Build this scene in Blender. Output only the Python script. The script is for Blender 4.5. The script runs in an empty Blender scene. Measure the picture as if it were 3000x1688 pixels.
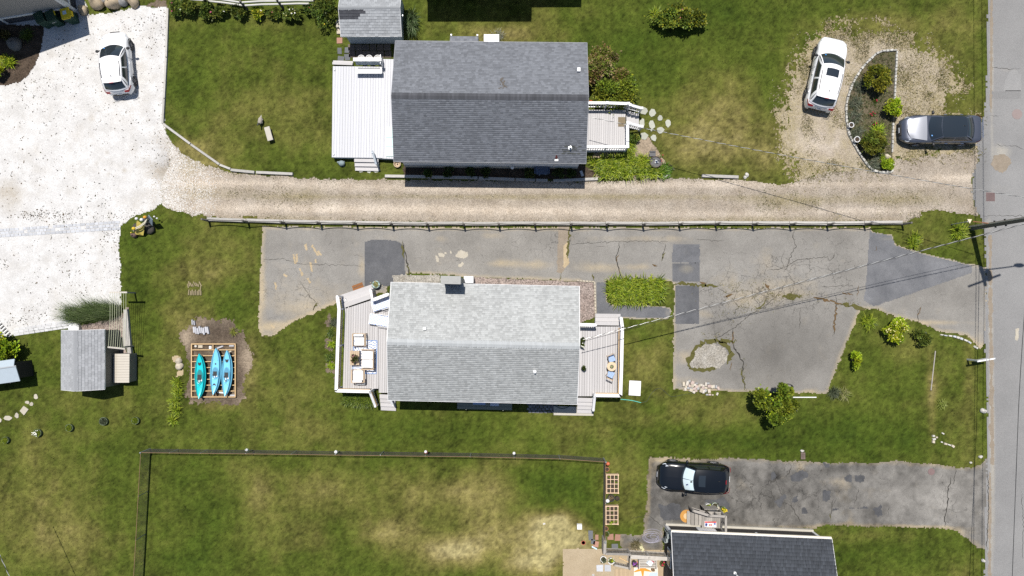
import bpy, math, random
import numpy as np
from math import radians as R, sin, cos, pi, atan2, hypot
from mathutils import Vector, Matrix
random.seed(7); rng = np.random.default_rng(7)
S = bpy.context.scene; COL = S.collection

# ------------------------------------------------------------------ camera, sky, sun, exposure
CAMH = 45.0; TILT = math.atan(41/2000)          # nadir sits a little below the picture centre
cam = bpy.data.cameras.new('camera'); cam.lens = 24; cam.sensor_width = 36; cam.clip_end = 2000; cam.clip_start = 0.5
camo = bpy.data.objects.new('camera', cam); COL.objects.link(camo)
camo.location = (0, 0, CAMH); camo.rotation_euler = (TILT, 0, 0); S.camera = camo
SUN_EL = 71.0; SX, SY = 0.22, -0.975            # shadows fall to the picture's bottom, a little right
W = bpy.data.worlds.new('World'); S.world = W; W.use_nodes = True
nt = W.node_tree; sky = nt.nodes.new('ShaderNodeTexSky'); sky.sky_type = 'NISHITA'; sky.sun_disc = False
sky.sun_elevation = R(SUN_EL); sky.sun_rotation = atan2(-SX, -SY); sky.air_density = 1.0; sky.dust_density = 0.6
bg = nt.nodes['Background']; nt.links.new(sky.outputs[0], bg.inputs[0]); bg.inputs[1].default_value = 0.072
sl = bpy.data.lights.new('sun', 'SUN'); sl.energy = 4.6; sl.angle = R(0.53); sl.color = (1, 0.955, 0.89)
so = bpy.data.objects.new('sun', sl); COL.objects.link(so)
k = cos(R(SUN_EL))/hypot(SX, SY)
so.rotation_euler = Vector((SX*k, SY*k, -sin(R(SUN_EL)))).to_track_quat('-Z', 'Y').to_euler(); so.location = (-10, 30, 60)
S.view_settings.view_transform = 'Standard'; S.view_settings.look = 'None'; S.view_settings.gamma = 1
S.view_settings.use_curve_mapping = False; S.view_settings.exposure = 0.4
S.render.engine = 'CYCLES'; S.cycles.max_bounces = 6; S.cycles.use_denoising = False; S.cycles.transparent_max_bounces = 6

# ------------------------------------------------------------------ helpers
PX = 2000/CAMH                                   # photo pixels per metre on the ground
_c, _s = cos(TILT), sin(TILT)
def P(px, py, z=0.0):
    "point of the place at height z that the photograph shows at pixel px, py"
    x = (px-1500)/2000; y = -(py-844)/2000
    yy = y*_c + _s; zz = y*_s - _c
    t = (z-CAMH)/zz
    return (x*t, yy*t)
def PP(pts, z=0.0): return [P(a, b, z) for a, b in pts]
def P3(px, py, z=0.0): a = P(px, py, z); return Vector((a[0], a[1], z))
def m(px): return px/PX

class MB:
    def __init__(s): s.v = []; s.f = []; s.m = []
    def add(s, vs, fs, mi=0):
        o = len(s.v); s.v += [tuple(v) for v in vs]; s.f += [tuple(i+o for i in f) for f in fs]; s.m += [mi]*len(fs); return s
    def box(s, c, d, rz=0, mi=0, top=1.0, ry=0, rx=0):
        x, y, z = d[0]/2, d[1]/2, d[2]/2; vs = []
        M = Matrix.Rotation(rz, 3, 'Z') @ Matrix.Rotation(ry, 3, 'Y') @ Matrix.Rotation(rx, 3, 'X')
        for (a, b, e) in ((-1,-1,-1),(1,-1,-1),(1,1,-1),(-1,1,-1),(-1,-1,1),(1,-1,1),(1,1,1),(-1,1,1)):
            f = top if e > 0 else 1
            vs.append(Vector(c) + M @ Vector((a*x*f, b*y*f, e*z)))
        return s.add(vs, [(0,3,2,1),(4,5,6,7),(0,1,5,4),(1,2,6,5),(2,3,7,6),(3,0,4,7)], mi)
    def bar(s, a, b, w, h, mi=0):
        "box from point a to point b, w wide, h high"
        a = Vector(a); b = Vector(b); d = (b-a); L = d.length; d.normalize()
        sd = d.cross(Vector((0,0,1)))
        sd = Vector((1,0,0)) if sd.length < 1e-4 else sd.normalized()
        up = sd.cross(d); vs = []
        for q in (a, b):
            for (i, j) in ((-1,-1),(1,-1),(1,1),(-1,1)): vs.append(q + sd*(i*w/2) + up*(j*h/2))
        return s.add(vs, [(0,1,2,3),(7,6,5,4),(0,4,5,1),(1,5,6,2),(2,6,7,3),(3,7,4,0)], mi)
    def prism(s, poly, z0, z1, mi=0):
        n = len(poly)
        if sum(poly[i][0]*poly[(i+1)%n][1]-poly[(i+1)%n][0]*poly[i][1] for i in range(n)) < 0: poly = poly[::-1]
        vs = [(a, b, z0) for a, b in poly] + [(a, b, z1) for a, b in poly]
        fs = [tuple(range(n, 2*n)), tuple(range(n-1, -1, -1))] + [(i, (i+1)%n, n+(i+1)%n, n+i) for i in range(n)]
        return s.add(vs, fs, mi)
    def tube(s, pts, r, n=8, mi=0, caps=True):
        pts = [Vector(p) for p in pts]; N = len(pts); rs = r if isinstance(r, (list, tuple)) else [r]*N
        vs = []; prev = None
        for i, p in enumerate(pts):
            d = (pts[min(i+1, N-1)]-pts[max(i-1, 0)]).normalized()
            if prev is None: a = d.orthogonal().normalized()
            else:
                a = prev - d*prev.dot(d); a = a.normalized() if a.length > 1e-5 else d.orthogonal().normalized()
            prev = a; b = d.cross(a)
            for k in range(n):
                t = 2*pi*k/n; vs.append(p + (a*cos(t)+b*sin(t))*rs[i])
        fs = [(i*n+k, i*n+(k+1)%n, (i+1)*n+(k+1)%n, (i+1)*n+k) for i in range(N-1) for k in range(n)]
        if caps: fs += [tuple(range(n-1, -1, -1)), tuple((N-1)*n+k for k in range(n))]
        return s.add(vs, fs, mi)
    def lathe(s, prof, n=16, c=(0,0,0), mi=0, sx=1, sy=1):
        vs = [(c[0]+r*cos(2*pi*k/n)*sx, c[1]+r*sin(2*pi*k/n)*sy, c[2]+z) for r, z in prof for k in range(n)]
        N = len(prof)
        fs = [(i*n+k, i*n+(k+1)%n, (i+1)*n+(k+1)%n, (i+1)*n+k) for i in range(N-1) for k in range(n)]
        fs += [tuple((N-1)*n+k for k in range(n)), tuple(range(n-1, -1, -1))]
        return s.add(vs, fs, mi)
    def grid(s, rows, mi=0, close=False, flip=False):
        n = len(rows[0]); vs = [p for r in rows for p in r]; fs = []
        for i in range(len(rows)-1):
            for k in range(n if close else n-1):
                f = (i*n+k, i*n+(k+1)%n, (i+1)*n+(k+1)%n, (i+1)*n+k)
                fs.append(f[::-1] if flip else f)
        return s.add(vs, fs, mi)
    def blob(s, c, r, n=10, k=6, jit=0.12, seed=0, mi=0, flat=None):
        rd = random.Random(seed); vs = []; rows = []
        ph = [rd.uniform(0, 6) for _ in range(6)]
        for i in range(k+1):
            th = pi*i/k
            row = []
            for j in range(n):
                a = 2*pi*j/n
                q = 1 + jit*(sin(2*a+ph[0]+th*2)+.7*sin(3*a+ph[1]-th*3)+.6*cos(4*th+ph[2]+a)) 
                z = cos(th)*r[2]*q
                if flat is not None: z = max(z, flat)
                row.append((c[0]+sin(th)*cos(a)*r[0]*q, c[1]+sin(th)*sin(a)*r[1]*q, c[2]+z))
            rows.append(row)
        return s.grid(rows, mi, close=True, flip=True)
    def mesh(s, name, mats, smooth=False):
        me = bpy.data.meshes.new(name); me.from_pydata(s.v, [], s.f)
        for mt in (mats if isinstance(mats, (list, tuple)) else [mats]): me.materials.append(mt)
        if any(s.m): me.polygons.foreach_set('material_index', s.m)
        if smooth: me.polygons.foreach_set('use_smooth', [True]*len(s.f))
        me.update(); return me
    def build(s, name, mats, parent=None, smooth=False, org=None, loc=None, rz=0):
        if org is not None: s.v = [(a-org[0], b-org[1], c-(org[2] if len(org) > 2 else 0)) for a, b, c in s.v]
        return obj(name, s.mesh(name, mats, smooth), parent, loc, rz)

def obj(name, me, parent=None, loc=None, rz=0):
    o = bpy.data.objects.new(name, me); COL.objects.link(o)
    if loc is not None: o.location = loc
    if rz: o.rotation_euler = (0, 0, rz)
    if parent is not None: o.parent = parent
    return o
def tag(o, label=None, cat=None, group=None, kind=None):
    for a, b in (('label', label), ('category', cat), ('group', group), ('kind', kind)):
        if b: o[a] = b
    return o
def thing(name, label, cat, loc=(0,0,0), rz=0, group=None):
    o = bpy.data.objects.new(name, None); COL.objects.link(o); o.empty_display_size = .2
    o.location = (loc[0], loc[1], loc[2] if len(loc) > 2 else 0); o.rotation_euler = (0, 0, rz)
    return tag(o, label, cat, group)
def dup(o, loc=None, rz=None, parent=None, label=None, group=None):
    c = o.copy(); COL.objects.link(c)
    if parent is not None: c.parent = parent
    if loc is not None: c.location = loc
    if rz is not None: c.rotation_euler = (0, 0, rz)
    if label: c['label'] = label
    if group: c['group'] = group
    for ch in list(o.children): dup(ch, parent=c)
    return c

# ------------------------------------------------------------------ materials
def nd(t, typ, ins=None, **props):
    n = t.nodes.new(typ)
    for a, b in props.items(): setattr(n, a, b)
    for a, b in (ins or {}).items():
        if isinstance(b, bpy.types.NodeSocket): t.links.new(b, n.inputs[a])
        else: n.inputs[a].default_value = b
    return n
def math_(t, op, a, b=0.0, c=0.0): return nd(t, 'ShaderNodeMath', {0: a, 1: b, 2: c}, operation=op).outputs[0]
def mixc(t, f, a, b):
    n = t.nodes.new('ShaderNodeMix'); n.data_type = 'RGBA'
    for i, v in ((0, f), (6, a), (7, b)):
        if isinstance(v, bpy.types.NodeSocket): t.links.new(v, n.inputs[i])
        else: n.inputs[i].default_value = (tuple(v)+(1,))[:4] if i else v
    return n.outputs[2]
def scalec(t, colr, f):
    n = nd(t, 'ShaderNodeVectorMath', operation='SCALE')
    if isinstance(colr, bpy.types.NodeSocket): t.links.new(colr, n.inputs[0])
    else: n.inputs[0].default_value = colr[:3]
    if isinstance(f, bpy.types.NodeSocket): t.links.new(f, n.inputs[3])
    else: n.inputs[3].default_value = f
    return n.outputs[0]
def ramp(t, f, stops):
    n = t.nodes.new('ShaderNodeValToRGB'); t.links.new(f, n.inputs[0]); e = n.color_ramp.elements
    while len(e) < len(stops): e.new(0.5)
    for q, (p, c) in zip(e, stops): q.position = p; q.color = (tuple(c)+(1,))[:4] if isinstance(c, (tuple, list)) else (c, c, c, 1)
    return n.outputs[0]
def noise(t, scale, detail=4, rough=.6, vec=None, dist=0):
    n = nd(t, 'ShaderNodeTexNoise', {'Scale': scale, 'Detail': detail, 'Roughness': rough, 'Distortion': dist})
    if vec is not None: t.links.new(vec, n.inputs['Vector'])
    return n.outputs[0]
def newmat(name):
    mt = bpy.data.materials.new(name); mt.use_nodes = True; t = mt.node_tree
    return mt, t, t.nodes['Principled BSDF']
def mat(name, col, rough=.6, metal=0, var=.12, vs=6, isl=0, rnd=0, bump=0, bs=60, spec=.4, coat=0, world=False, grain=0, gs=(1,1,1), fine=0, fs=200):
    mt, t, b = newmat(name)
    vec = nd(t, 'ShaderNodeNewGeometry').outputs['Position'] if world else nd(t, 'ShaderNodeTexCoord').outputs['Object']
    f = math_(t, 'MULTIPLY_ADD', noise(t, vs, 4, .65, vec), 2*var, 1-var)
    if isl:
        g = nd(t, 'ShaderNodeNewGeometry').outputs['Random Per Island']
        f = math_(t, 'MULTIPLY', f, math_(t, 'MULTIPLY_ADD', g, 2*isl, 1-isl))
    if rnd:
        g = nd(t, 'ShaderNodeObjectInfo').outputs['Random']
        f = math_(t, 'MULTIPLY', f, math_(t, 'MULTIPLY_ADD', g, 2*rnd, 1-rnd))
    if grain:
        mp = nd(t, 'ShaderNodeMapping', {'Vector': vec, 'Scale': gs}).outputs[0]
        f = math_(t, 'MULTIPLY', f, math_(t, 'MULTIPLY_ADD', noise(t, 1, 5, .7, mp), 2*grain, 1-grain))
    if fine:
        f = math_(t, 'MULTIPLY', f, math_(t, 'MULTIPLY_ADD', noise(t, fs, 2, .7, vec), 2*fine, 1-fine))
    t.links.new(scalec(t, col, f), b.inputs['Base Color'])
    b.inputs['Roughness'].default_value = rough; b.inputs['Metallic'].default_value = metal
    b.inputs['Specular IOR Level'].default_value = spec
    if coat: b.inputs['Coat Weight'].default_value = coat; b.inputs['Coat Roughness'].default_value = .04
    if bump:
        t.links.new(nd(t, 'ShaderNodeBump', {'Strength': bump, 'Distance': .01, 'Height': noise(t, bs, 4, .7, vec)}).outputs[0], b.inputs['Normal'])
    return mt
def leafmat(name='foliage', trans=.3, rough=.5):
    mt, t, b = newmat(name)
    a = nd(t, 'ShaderNodeAttribute', attribute_name='col').outputs['Color']
    t.links.new(a, b.inputs['Base Color']); b.inputs['Roughness'].default_value = rough; b.inputs['Specular IOR Level'].default_value = .25
    tr = nd(t, 'ShaderNodeBsdfTranslucent', {'Color': a})
    mx = nd(t, 'ShaderNodeMixShader', {0: trans, 1: b.outputs[0], 2: tr.outputs[0]})
    t.links.new(mx.outputs[0], t.nodes['Material Output'].inputs[0]); return mt

# ------------------------------------------------------------------ numpy noise and big meshes
_tab = np.random.default_rng(3).random((256, 256))
def vn(x, y, sc, seed=0, oct=3):
    x = np.asarray(x, float); y = np.asarray(y, float); o = np.zeros_like(x); a = 1; tot = 0
    for i in range(oct):
        u = x/sc + seed*17.3 + i*31.7; v = y/sc + seed*7.9 + i*11.1
        iu = np.floor(u).astype(int); iv = np.floor(v).astype(int); fu = u-iu; fv = v-iv
        fu = fu*fu*(3-2*fu); fv = fv*fv*(3-2*fv)
        A = _tab[iu % 256, iv % 256]; B = _tab[(iu+1) % 256, iv % 256]; C = _tab[iu % 256, (iv+1) % 256]; D = _tab[(iu+1) % 256, (iv+1) % 256]
        o += a*((A*(1-fu)+B*fu)*(1-fv)+(C*(1-fu)+D*fu)*fv); tot += a; a *= .55; sc = sc/2.1
    return o/tot
def sdpoly(x, y, poly):
    "signed distance, positive inside"
    d = np.full(x.shape, 1e9); ins = np.zeros(x.shape, bool); n = len(poly)
    for i in range(n):
        ax, ay = poly[i]; bx, by = poly[(i+1) % n]
        ex, ey = bx-ax, by-ay; wx, wy = x-ax, y-ay
        h = np.clip((wx*ex+wy*ey)/max(ex*ex+ey*ey, 1e-12), 0, 1)
        d = np.minimum(d, (wx-ex*h)**2+(wy-ey*h)**2)
        c = ((ay > y) != (by > y))
        if by != ay: ins ^= c & (x < (bx-ax)*(y-ay)/(by-ay)+ax)
    return np.where(ins, 1, -1)*np.sqrt(d)
def blobs(x, y, L):
    "sum of soft spots given in photo pixels: px, py, rx, ry, strength"
    o = np.zeros(np.shape(x))
    for (a, b, rx, ry, w) in L:
        cx, cy = P(a, b); o += w*np.exp(-(((x-cx)/m(rx))**2+((y-cy)/m(ry))**2))
    return o
def bigmesh(name, V, F, mats, attrs=None, k=4, smooth=False):
    "mesh from numpy arrays; every face has k corners; attrs: point attributes"
    me = bpy.data.meshes.new(name); V = np.asarray(V, np.float32); F = np.asarray(F, np.int32)
    me.vertices.add(len(V)); me.vertices.foreach_set('co', V.ravel())
    me.loops.add(F.size); me.loops.foreach_set('vertex_index', F.ravel())
    me.polygons.add(len(F)); me.polygons.foreach_set('loop_start', np.arange(len(F), dtype=np.int32)*k)
    try: me.polygons.foreach_set('loop_total', np.full(len(F), k, np.int32))
    except Exception: pass
    for mt in (mats if isinstance(mats, (list, tuple)) else [mats]): me.materials.append(mt)
    for an, av in (attrs or {}).items():
        av = np.asarray(av, np.float32)
        if av.ndim == 1:
            at = me.attributes.new(an, 'FLOAT', 'POINT'); at.data.foreach_set('value', av)
        else:
            if av.shape[1] == 3: av = np.hstack([av, np.ones((len(av), 1), np.float32)])
            at = me.attributes.new(an, 'FLOAT_COLOR', 'POINT'); at.data.foreach_set('color', av.ravel())
    if smooth: me.polygons.foreach_set('use_smooth', np.ones(len(F), bool))
    me.update(calc_edges=True); return me
COVERS = []                                      # functions telling where no lawn grows
def sheet(name, poly_px, z, mt, cell=.07, rag=.1, ns=.5, bl=(), attr=None, cover=True, seed=1, fine=.05, kind='structure', parent=None):
    poly = PP(poly_px); xs = [p[0] for p in poly]; ys = [p[1] for p in poly]; mg = rag+.15
    def fld(x, y):
        f = sdpoly(x, y, poly) + rag*(vn(x, y, ns, seed, 4)*2-1)*1.4 + fine*(vn(x, y, .12, seed+5, 2)*2-1)
        if bl: f = f + blobs(x, y, bl)
        return f
    gx = np.arange(min(xs)-mg, max(xs)+mg, cell); gy = np.arange(min(ys)-mg, max(ys)+mg, cell)
    X, Y = np.meshgrid(gx, gy, indexing='ij'); C = fld(X+cell/2, Y+cell/2) > 0
    ii, jj = np.nonzero(C); ny = len(gy)
    ii2 = np.stack([ii, ii+1, ii+1, ii], 1); jj2 = np.stack([jj, jj, jj+1, jj+1], 1)
    idx = ii2*(ny+1)+jj2; u, inv = np.unique(idx, return_inverse=True)
    vx = gx[0]+(u//(ny+1))*cell; vy = gy[0]+(u % (ny+1))*cell
    V = np.stack([vx, vy, np.full(len(u), z)], 1)
    at = {a: f(vx, vy) for a, f in (attr or {}).items()}
    o = obj(name, bigmesh(name, V, inv.reshape(-1, 4), mt, at), parent)
    if parent is None: o['kind'] = kind
    if cover:
        bb = (min(xs)-mg, max(xs)+mg, min(ys)-mg, max(ys)+mg)
        COVERS.append((bb, fld))
    return o
def covered(x, y):
    c = np.zeros(x.shape, bool)
    for bb, f in COVERS:
        k = (x > bb[0]) & (x < bb[1]) & (y > bb[2]) & (y < bb[3])
        if k.any(): c[k] |= f(x[k], y[k]) > .02
    return c
def cover_poly(pts, grow=0.0):
    xs = [p[0] for p in pts]; ys = [p[1] for p in pts]
    COVERS.append(((min(xs)-.5, max(xs)+.5, min(ys)-.5, max(ys)+.5), lambda x, y: sdpoly(x, y, pts)+grow))
def clip_strip(poly, axis_pt, d, lo, hi):
    "part of a polygon whose coordinate along d lies between lo and hi"
    def cut(pl, s, lim):
        out = []
        for i in range(len(pl)):
            a = pl[i]; b = pl[(i+1) % len(pl)]
            fa = s*((a[0]-axis_pt[0])*d[0]+(a[1]-axis_pt[1])*d[1]-lim); fb = s*((b[0]-axis_pt[0])*d[0]+(b[1]-axis_pt[1])*d[1]-lim)
            if fa >= 0: out.append(a)
            if fa*fb < 0:
                t = fa/(fa-fb); out.append((a[0]+(b[0]-a[0])*t, a[1]+(b[1]-a[1])*t))
        return out
    p = cut(poly, 1, lo); return cut(p, -1, hi) if len(p) > 2 else []
# ------------------------------------------------------------------ lawn
DRY = [(560,440,60,36,.5),(620,480,40,16,.4),(700,640,140,10,.3),(1640,1590,90,50,.55),(1590,1540,60,35,.6),(1380,1620,120,40,.3),(1580,1660,90,40,.4),(1720,1600,50,40,.4),(2600,70,180,40,.35),(2760,180,60,120,.35),(2690,160,60,60,.2),(2330,300,40,200,.2),(770,330,120,90,.28),(640,380,60,120,.12),(900,420,110,60,.12),(1480,100,150,30,.35),(1600,70,60,60,.1),
 (2060,330,150,90,.30),(2200,430,160,90,.45),(2010,430,90,60,.42),(2130,250,90,70,.18),(1870,120,140,110,-.22),(1900,260,90,70,-.25),(2250,180,70,120,-.15),
 (560,730,80,150,.1),(620,800,90,50,.22),(500,700,70,60,-.05),(420,720,90,80,-.22),(420,850,60,60,-.1),(420,1000,50,150,-.12),(700,900,40,120,-.1),(640,770,200,80,.12),
 (860,1000,90,70,-.05),(800,1150,170,110,.12),(950,1270,120,50,.18),(1250,1260,220,40,-.15),(1550,1250,120,50,-.05),(1700,1280,80,60,.12),
 (1900,1050,70,60,.22),(1880,960,60,40,-.12),(1900,1130,60,40,.15),(1820,1250,120,60,.1),(2100,1200,160,50,.2),(2050,1290,200,40,-.25),(2400,1290,180,60,-.22),(2600,1270,160,70,-.25),(2450,1190,100,50,.05),
 (2680,1020,110,60,.12),(2620,1120,90,60,-.1),(2760,1150,60,90,.05),(2800,1250,60,60,.15),(2840,1060,20,250,.25),(2730,1180,14,140,.45),
 (150,1500,180,130,.34),(80,1350,110,80,.22),(250,1620,150,70,.15),(350,1450,60,200,-.12),(60,1150,100,120,-.08),(150,1180,120,80,.16),(250,1000,40,100,-.15),(90,1060,60,60,-.05),
 (600,1500,110,170,-.28),(560,1640,120,70,-.2),(760,1460,40,90,.25),(900,1430,160,60,.28),(1100,1450,160,80,.22),(1020,1520,100,60,.12),(860,1560,120,60,.22),(980,1540,50,40,-.2),(1130,1555,80,40,.55),(1000,1640,110,40,-.12),
 (1330,1610,140,50,.7),(1420,1440,140,60,.42),(1390,1500,80,60,.3),(1250,1440,80,60,.15),(1250,1580,50,30,-.12),(1560,1640,80,60,.62),(1450,1560,90,40,.4),(1650,1560,80,50,.75),(1640,1530,60,30,.3),(1600,1420,80,60,-.4),(1700,1440,40,80,-.25),(1740,1540,25,40,-.25),(1500,1350,60,14,.2),
 (1850,1400,50,90,.18),(1840,1500,40,60,.12),(2600,1610,120,60,-.18),(2750,1640,70,60,-.08),(2550,1570,150,22,.25),(2830,1660,40,70,.25),(2450,1640,50,40,-.1),
 (2850,300,40,300,.18),(2800,60,60,60,.1),(2600,30,300,30,-.02),(1210,140,60,30,-.1),(1000,80,10,60,.15),(700,60,200,30,.05),(560,250,110,120,-.15),(600,120,120,60,-.1),
 (2100,40,200,60,-.18),(2710,690,80,50,.1),(620,1060,20,140,.2),(560,940,60,60,.3),(500,1090,40,140,.2),(730,1070,30,120,.25),(640,1190,90,16,.3),(130,1280,60,20,.2)]
def lawn_dry(x, y):
    n1 = vn(x, y, 4.0, 2, 5); n2 = vn(x, y, .9, 4, 5); n3 = vn(x, y, 1.8, 9, 5)
    d = .27 + .40*(n1-.5) + .34*(n2-.5) + blobs(x, y, DRY)*(.35+1.2*n3)
    return np.clip(d, -.12, 1.15)
CST = np.array([[-.2,.032,.050,.010],[.0,.044,.064,.011],[.25,.064,.079,.017],[.5,.104,.100,.034],[.75,.165,.138,.066],[1.0,.25,.203,.125],[1.2,.32,.265,.18]])
def lawn_col(d, x=None, y=None):
    c = np.stack([np.interp(d, CST[:,0], CST[:,i]) for i in (1,2,3)], 1)*np.array([.92,.96,.66])
    if x is not None: c = c*np.clip(1+.8*(vn(x, y, .24, 61, 2)-.5)+.9*(vn(x, y, .11, 62, 2)-.5)+.4*(vn(x, y, 1.6, 63, 3)-.5)+.35*(vn(x, y*.12, .5, 64, 2)-.5), .25, 2.2)[:, None]
    return c

mt_lawn, t, b = newmat('lawn_soil')
a = nd(t, 'ShaderNodeAttribute', attribute_name='col').outputs['Color']
pos = nd(t, 'ShaderNodeNewGeometry').outputs['Position']
f = math_(t, 'MULTIPLY_ADD', noise(t, 9, 5, .75, pos), .9, .5)
t.links.new(scalec(t, a, math_(t, 'MULTIPLY', f, 1.05)), b.inputs['Base Color']); b.inputs['Roughness'].default_value = .95; b.inputs['Specular IOR Level'].default_value = .1
t.links.new(nd(t, 'ShaderNodeBump', {'Strength': .8, 'Distance': .03, 'Height': noise(t, 28, 4, .75, pos)}).outputs[0], b.inputs['Normal'])

gx = np.concatenate([[-900,-400,-150,-70], np.arange(-36, 36.01, .11), [70,150,400,900]])
gy = np.concatenate([[-900,-400,-150,-60], np.arange(-22, 24.01, .11), [60,150,400,900]])
X, Y = np.meshgrid(gx, gy, indexing='ij'); nx, ny = X.shape
I = (np.arange(nx-1)[:,None]*ny+np.arange(ny-1)[None,:]).ravel()
F = np.stack([I, I+ny, I+ny+1, I+1], 1)
xf, yf = X.ravel(), Y.ravel()
o = obj('ground', bigmesh('ground', np.stack([xf, yf, np.zeros(xf.size)], 1), F, mt_lawn, {'col': lawn_col(lawn_dry(xf, yf), xf, yf)})); o['kind'] = 'structure'

# ------------------------------------------------------------------ hard and loose surfaces
def gmat(name, stops, vs, fine, fs, bump=.5, bs=60, rough=.9, tone='tone', tint='tint', tintcol=None, cells=0, cellvar=.3, spec=.2, cracks=False):
    "ground material: large mottling through a colour ramp, stone sized cells, attribute tone (brightness) and tint (stain)"
    mt, t, b = newmat(name); pos = nd(t, 'ShaderNodeNewGeometry').outputs['Position']
    c = ramp(t, noise(t, vs, 5, .65, pos), stops)
    f = math_(t, 'MULTIPLY_ADD', noise(t, fs, 3, .8, pos), 2*fine, 1-fine)
    if cells:
        v = nd(t, 'ShaderNodeTexVoronoi', {'Vector': pos, 'Scale': cells})
        g = nd(t, 'ShaderNodeSeparateColor', {0: v.outputs['Color']}).outputs[0]
        f = math_(t, 'MULTIPLY', f, math_(t, 'MULTIPLY_ADD', g, 2*cellvar, 1-cellvar))
    if tone: f = math_(t, 'MULTIPLY', f, nd(t, 'ShaderNodeAttribute', attribute_name=tone).outputs['Fac'])
    if cracks:
        wv = nd(t, 'ShaderNodeTexNoise', {'Vector': pos, 'Scale': 3.0, 'Detail': 4}).outputs['Color']
        pv = nd(t, 'ShaderNodeVectorMath', {0: pos, 1: nd(t, 'ShaderNodeVectorMath', {0: wv, 3: .45}, operation='SCALE').outputs[0]}, operation='ADD').outputs[0]
        mk = nd(t, 'ShaderNodeAttribute', attribute_name='crk').outputs['Fac']
        for sc_, th in ((.75, .016), (2.6, .024)):
            e = nd(t, 'ShaderNodeTexVoronoi', {'Vector': pv, 'Scale': sc_}, feature='DISTANCE_TO_EDGE').outputs['Distance']
            g = math_(t, 'MULTIPLY', math_(t, 'LESS_THAN', e, math_(t, 'MULTIPLY', mk, th)), math_(t, 'GREATER_THAN', noise(t, .9*sc_, 3, .6, pos), .47))
            f = math_(t, 'MULTIPLY', f, math_(t, 'MULTIPLY_ADD', g, -.42, 1.0))
    if tintcol:
        tf = nd(t, 'ShaderNodeAttribute', attribute_name=tint).outputs['Fac']
        tf = math_(t, 'MULTIPLY', tf, math_(t, 'MULTIPLY_ADD', noise(t, 5, 5, .7, pos), 1.6, .2)); tf = nd(t, 'ShaderNodeClamp', {0: tf}).outputs[0]
        c = mixc(t, tf, c, tintcol)
    t.links.new(scalec(t, c, f), b.inputs['Base Color']); b.inputs['Roughness'].default_value = rough; b.inputs['Specular IOR Level'].default_value = spec
    h = noise(t, bs, 3, .75, pos)
    if cells: h = math_(t, 'ADD', h, math_(t, 'MULTIPLY', v.outputs['Distance'], -1.2))
    t.links.new(nd(t, 'ShaderNodeBump', {'Strength': bump, 'Distance': .015, 'Height': h}).outputs[0], b.inputs['Normal'])
    return mt
one = lambda x, y: np.ones(x.shape)
def fieldf(base, L, n=0, sc=2, seed=3, edge=None): return lambda x, y: base + blobs(x, y, L) + n*(vn(x, y, sc, seed, 4)-.5)*2 + (0 if edge is None else edge[2]*np.clip(1-sdpoly(x, y, PP(edge[0]))/edge[1], 0, 1.3)*(.4+1.2*vn(x, y, .8, seed+9, 4)))

M_shell = gmat('white_shell', [(.35, (.45,.44,.425)), (.6, (.535,.528,.517))], .9, .2, 70, .6, 90, tintcol=(.36,.325,.275), cells=26, cellvar=.12)
M_gravel = gmat('pale_gravel', [(.35, (.295,.248,.195)), (.65, (.37,.322,.265))], .7, .2, 90, .9, 90, tintcol=(.255,.215,.125), cells=24, cellvar=.3)
M_pebble = gmat('pink_pebble', [(.3, (.20,.155,.135)), (.7, (.27,.225,.2))], 2, .15, 60, .9, 90, tone=None, cells=17, cellvar=.5)
M_white_pebble = gmat('white_pebble', [(.3, (.21,.19,.155)), (.7, (.33,.31,.275))], 2, .15, 60, .9, 90, tone=None, cells=20, cellvar=.35)
M_asphalt = gmat('weathered_asphalt', [(.3, (.166,.157,.143)), (.7, (.245,.233,.213))], .35, .24, 120, .35, 120, tintcol=(.33,.275,.19), cells=60, cellvar=.22, cracks=True)
M_asphalt_dark = gmat('dark_asphalt', [(.3, (.075,.077,.083)), (.7, (.118,.119,.124))], .8, .18, 120, .35, 120, tintcol=(.16,.15,.13), cells=60, cellvar=.22)
M_road = gmat('road_asphalt', [(.3, (.182,.180,.178)), (.7, (.22,.217,.213))], .25, .14, 120, .3, 120, tintcol=(.30,.28,.24), cells=60, cellvar=.2)
M_dirt = gmat('bare_soil', [(.3, (.072,.052,.037)), (.7, (.150,.118,.086))], 1.2, .3, 60, .9, 50, tone='tone', tintcol=(.27,.215,.155), cells=14, cellvar=.25)
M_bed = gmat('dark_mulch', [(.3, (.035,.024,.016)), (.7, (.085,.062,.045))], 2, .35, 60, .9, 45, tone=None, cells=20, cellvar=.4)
M_islandsoil = gmat('weedy_soil', [(.3, (.05,.055,.018)), (.5, (.085,.072,.042)), (.7, (.125,.10,.066))], 1.0, .3, 40, .9, 45, tone=None, cells=16, cellvar=.3)
M_sand = gmat('patio_sand', [(.3, (.30,.238,.155)), (.7, (.36,.292,.198))], 1.0, .12, 80, .4, 90, tone=None, cells=40, cellvar=.12)

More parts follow.
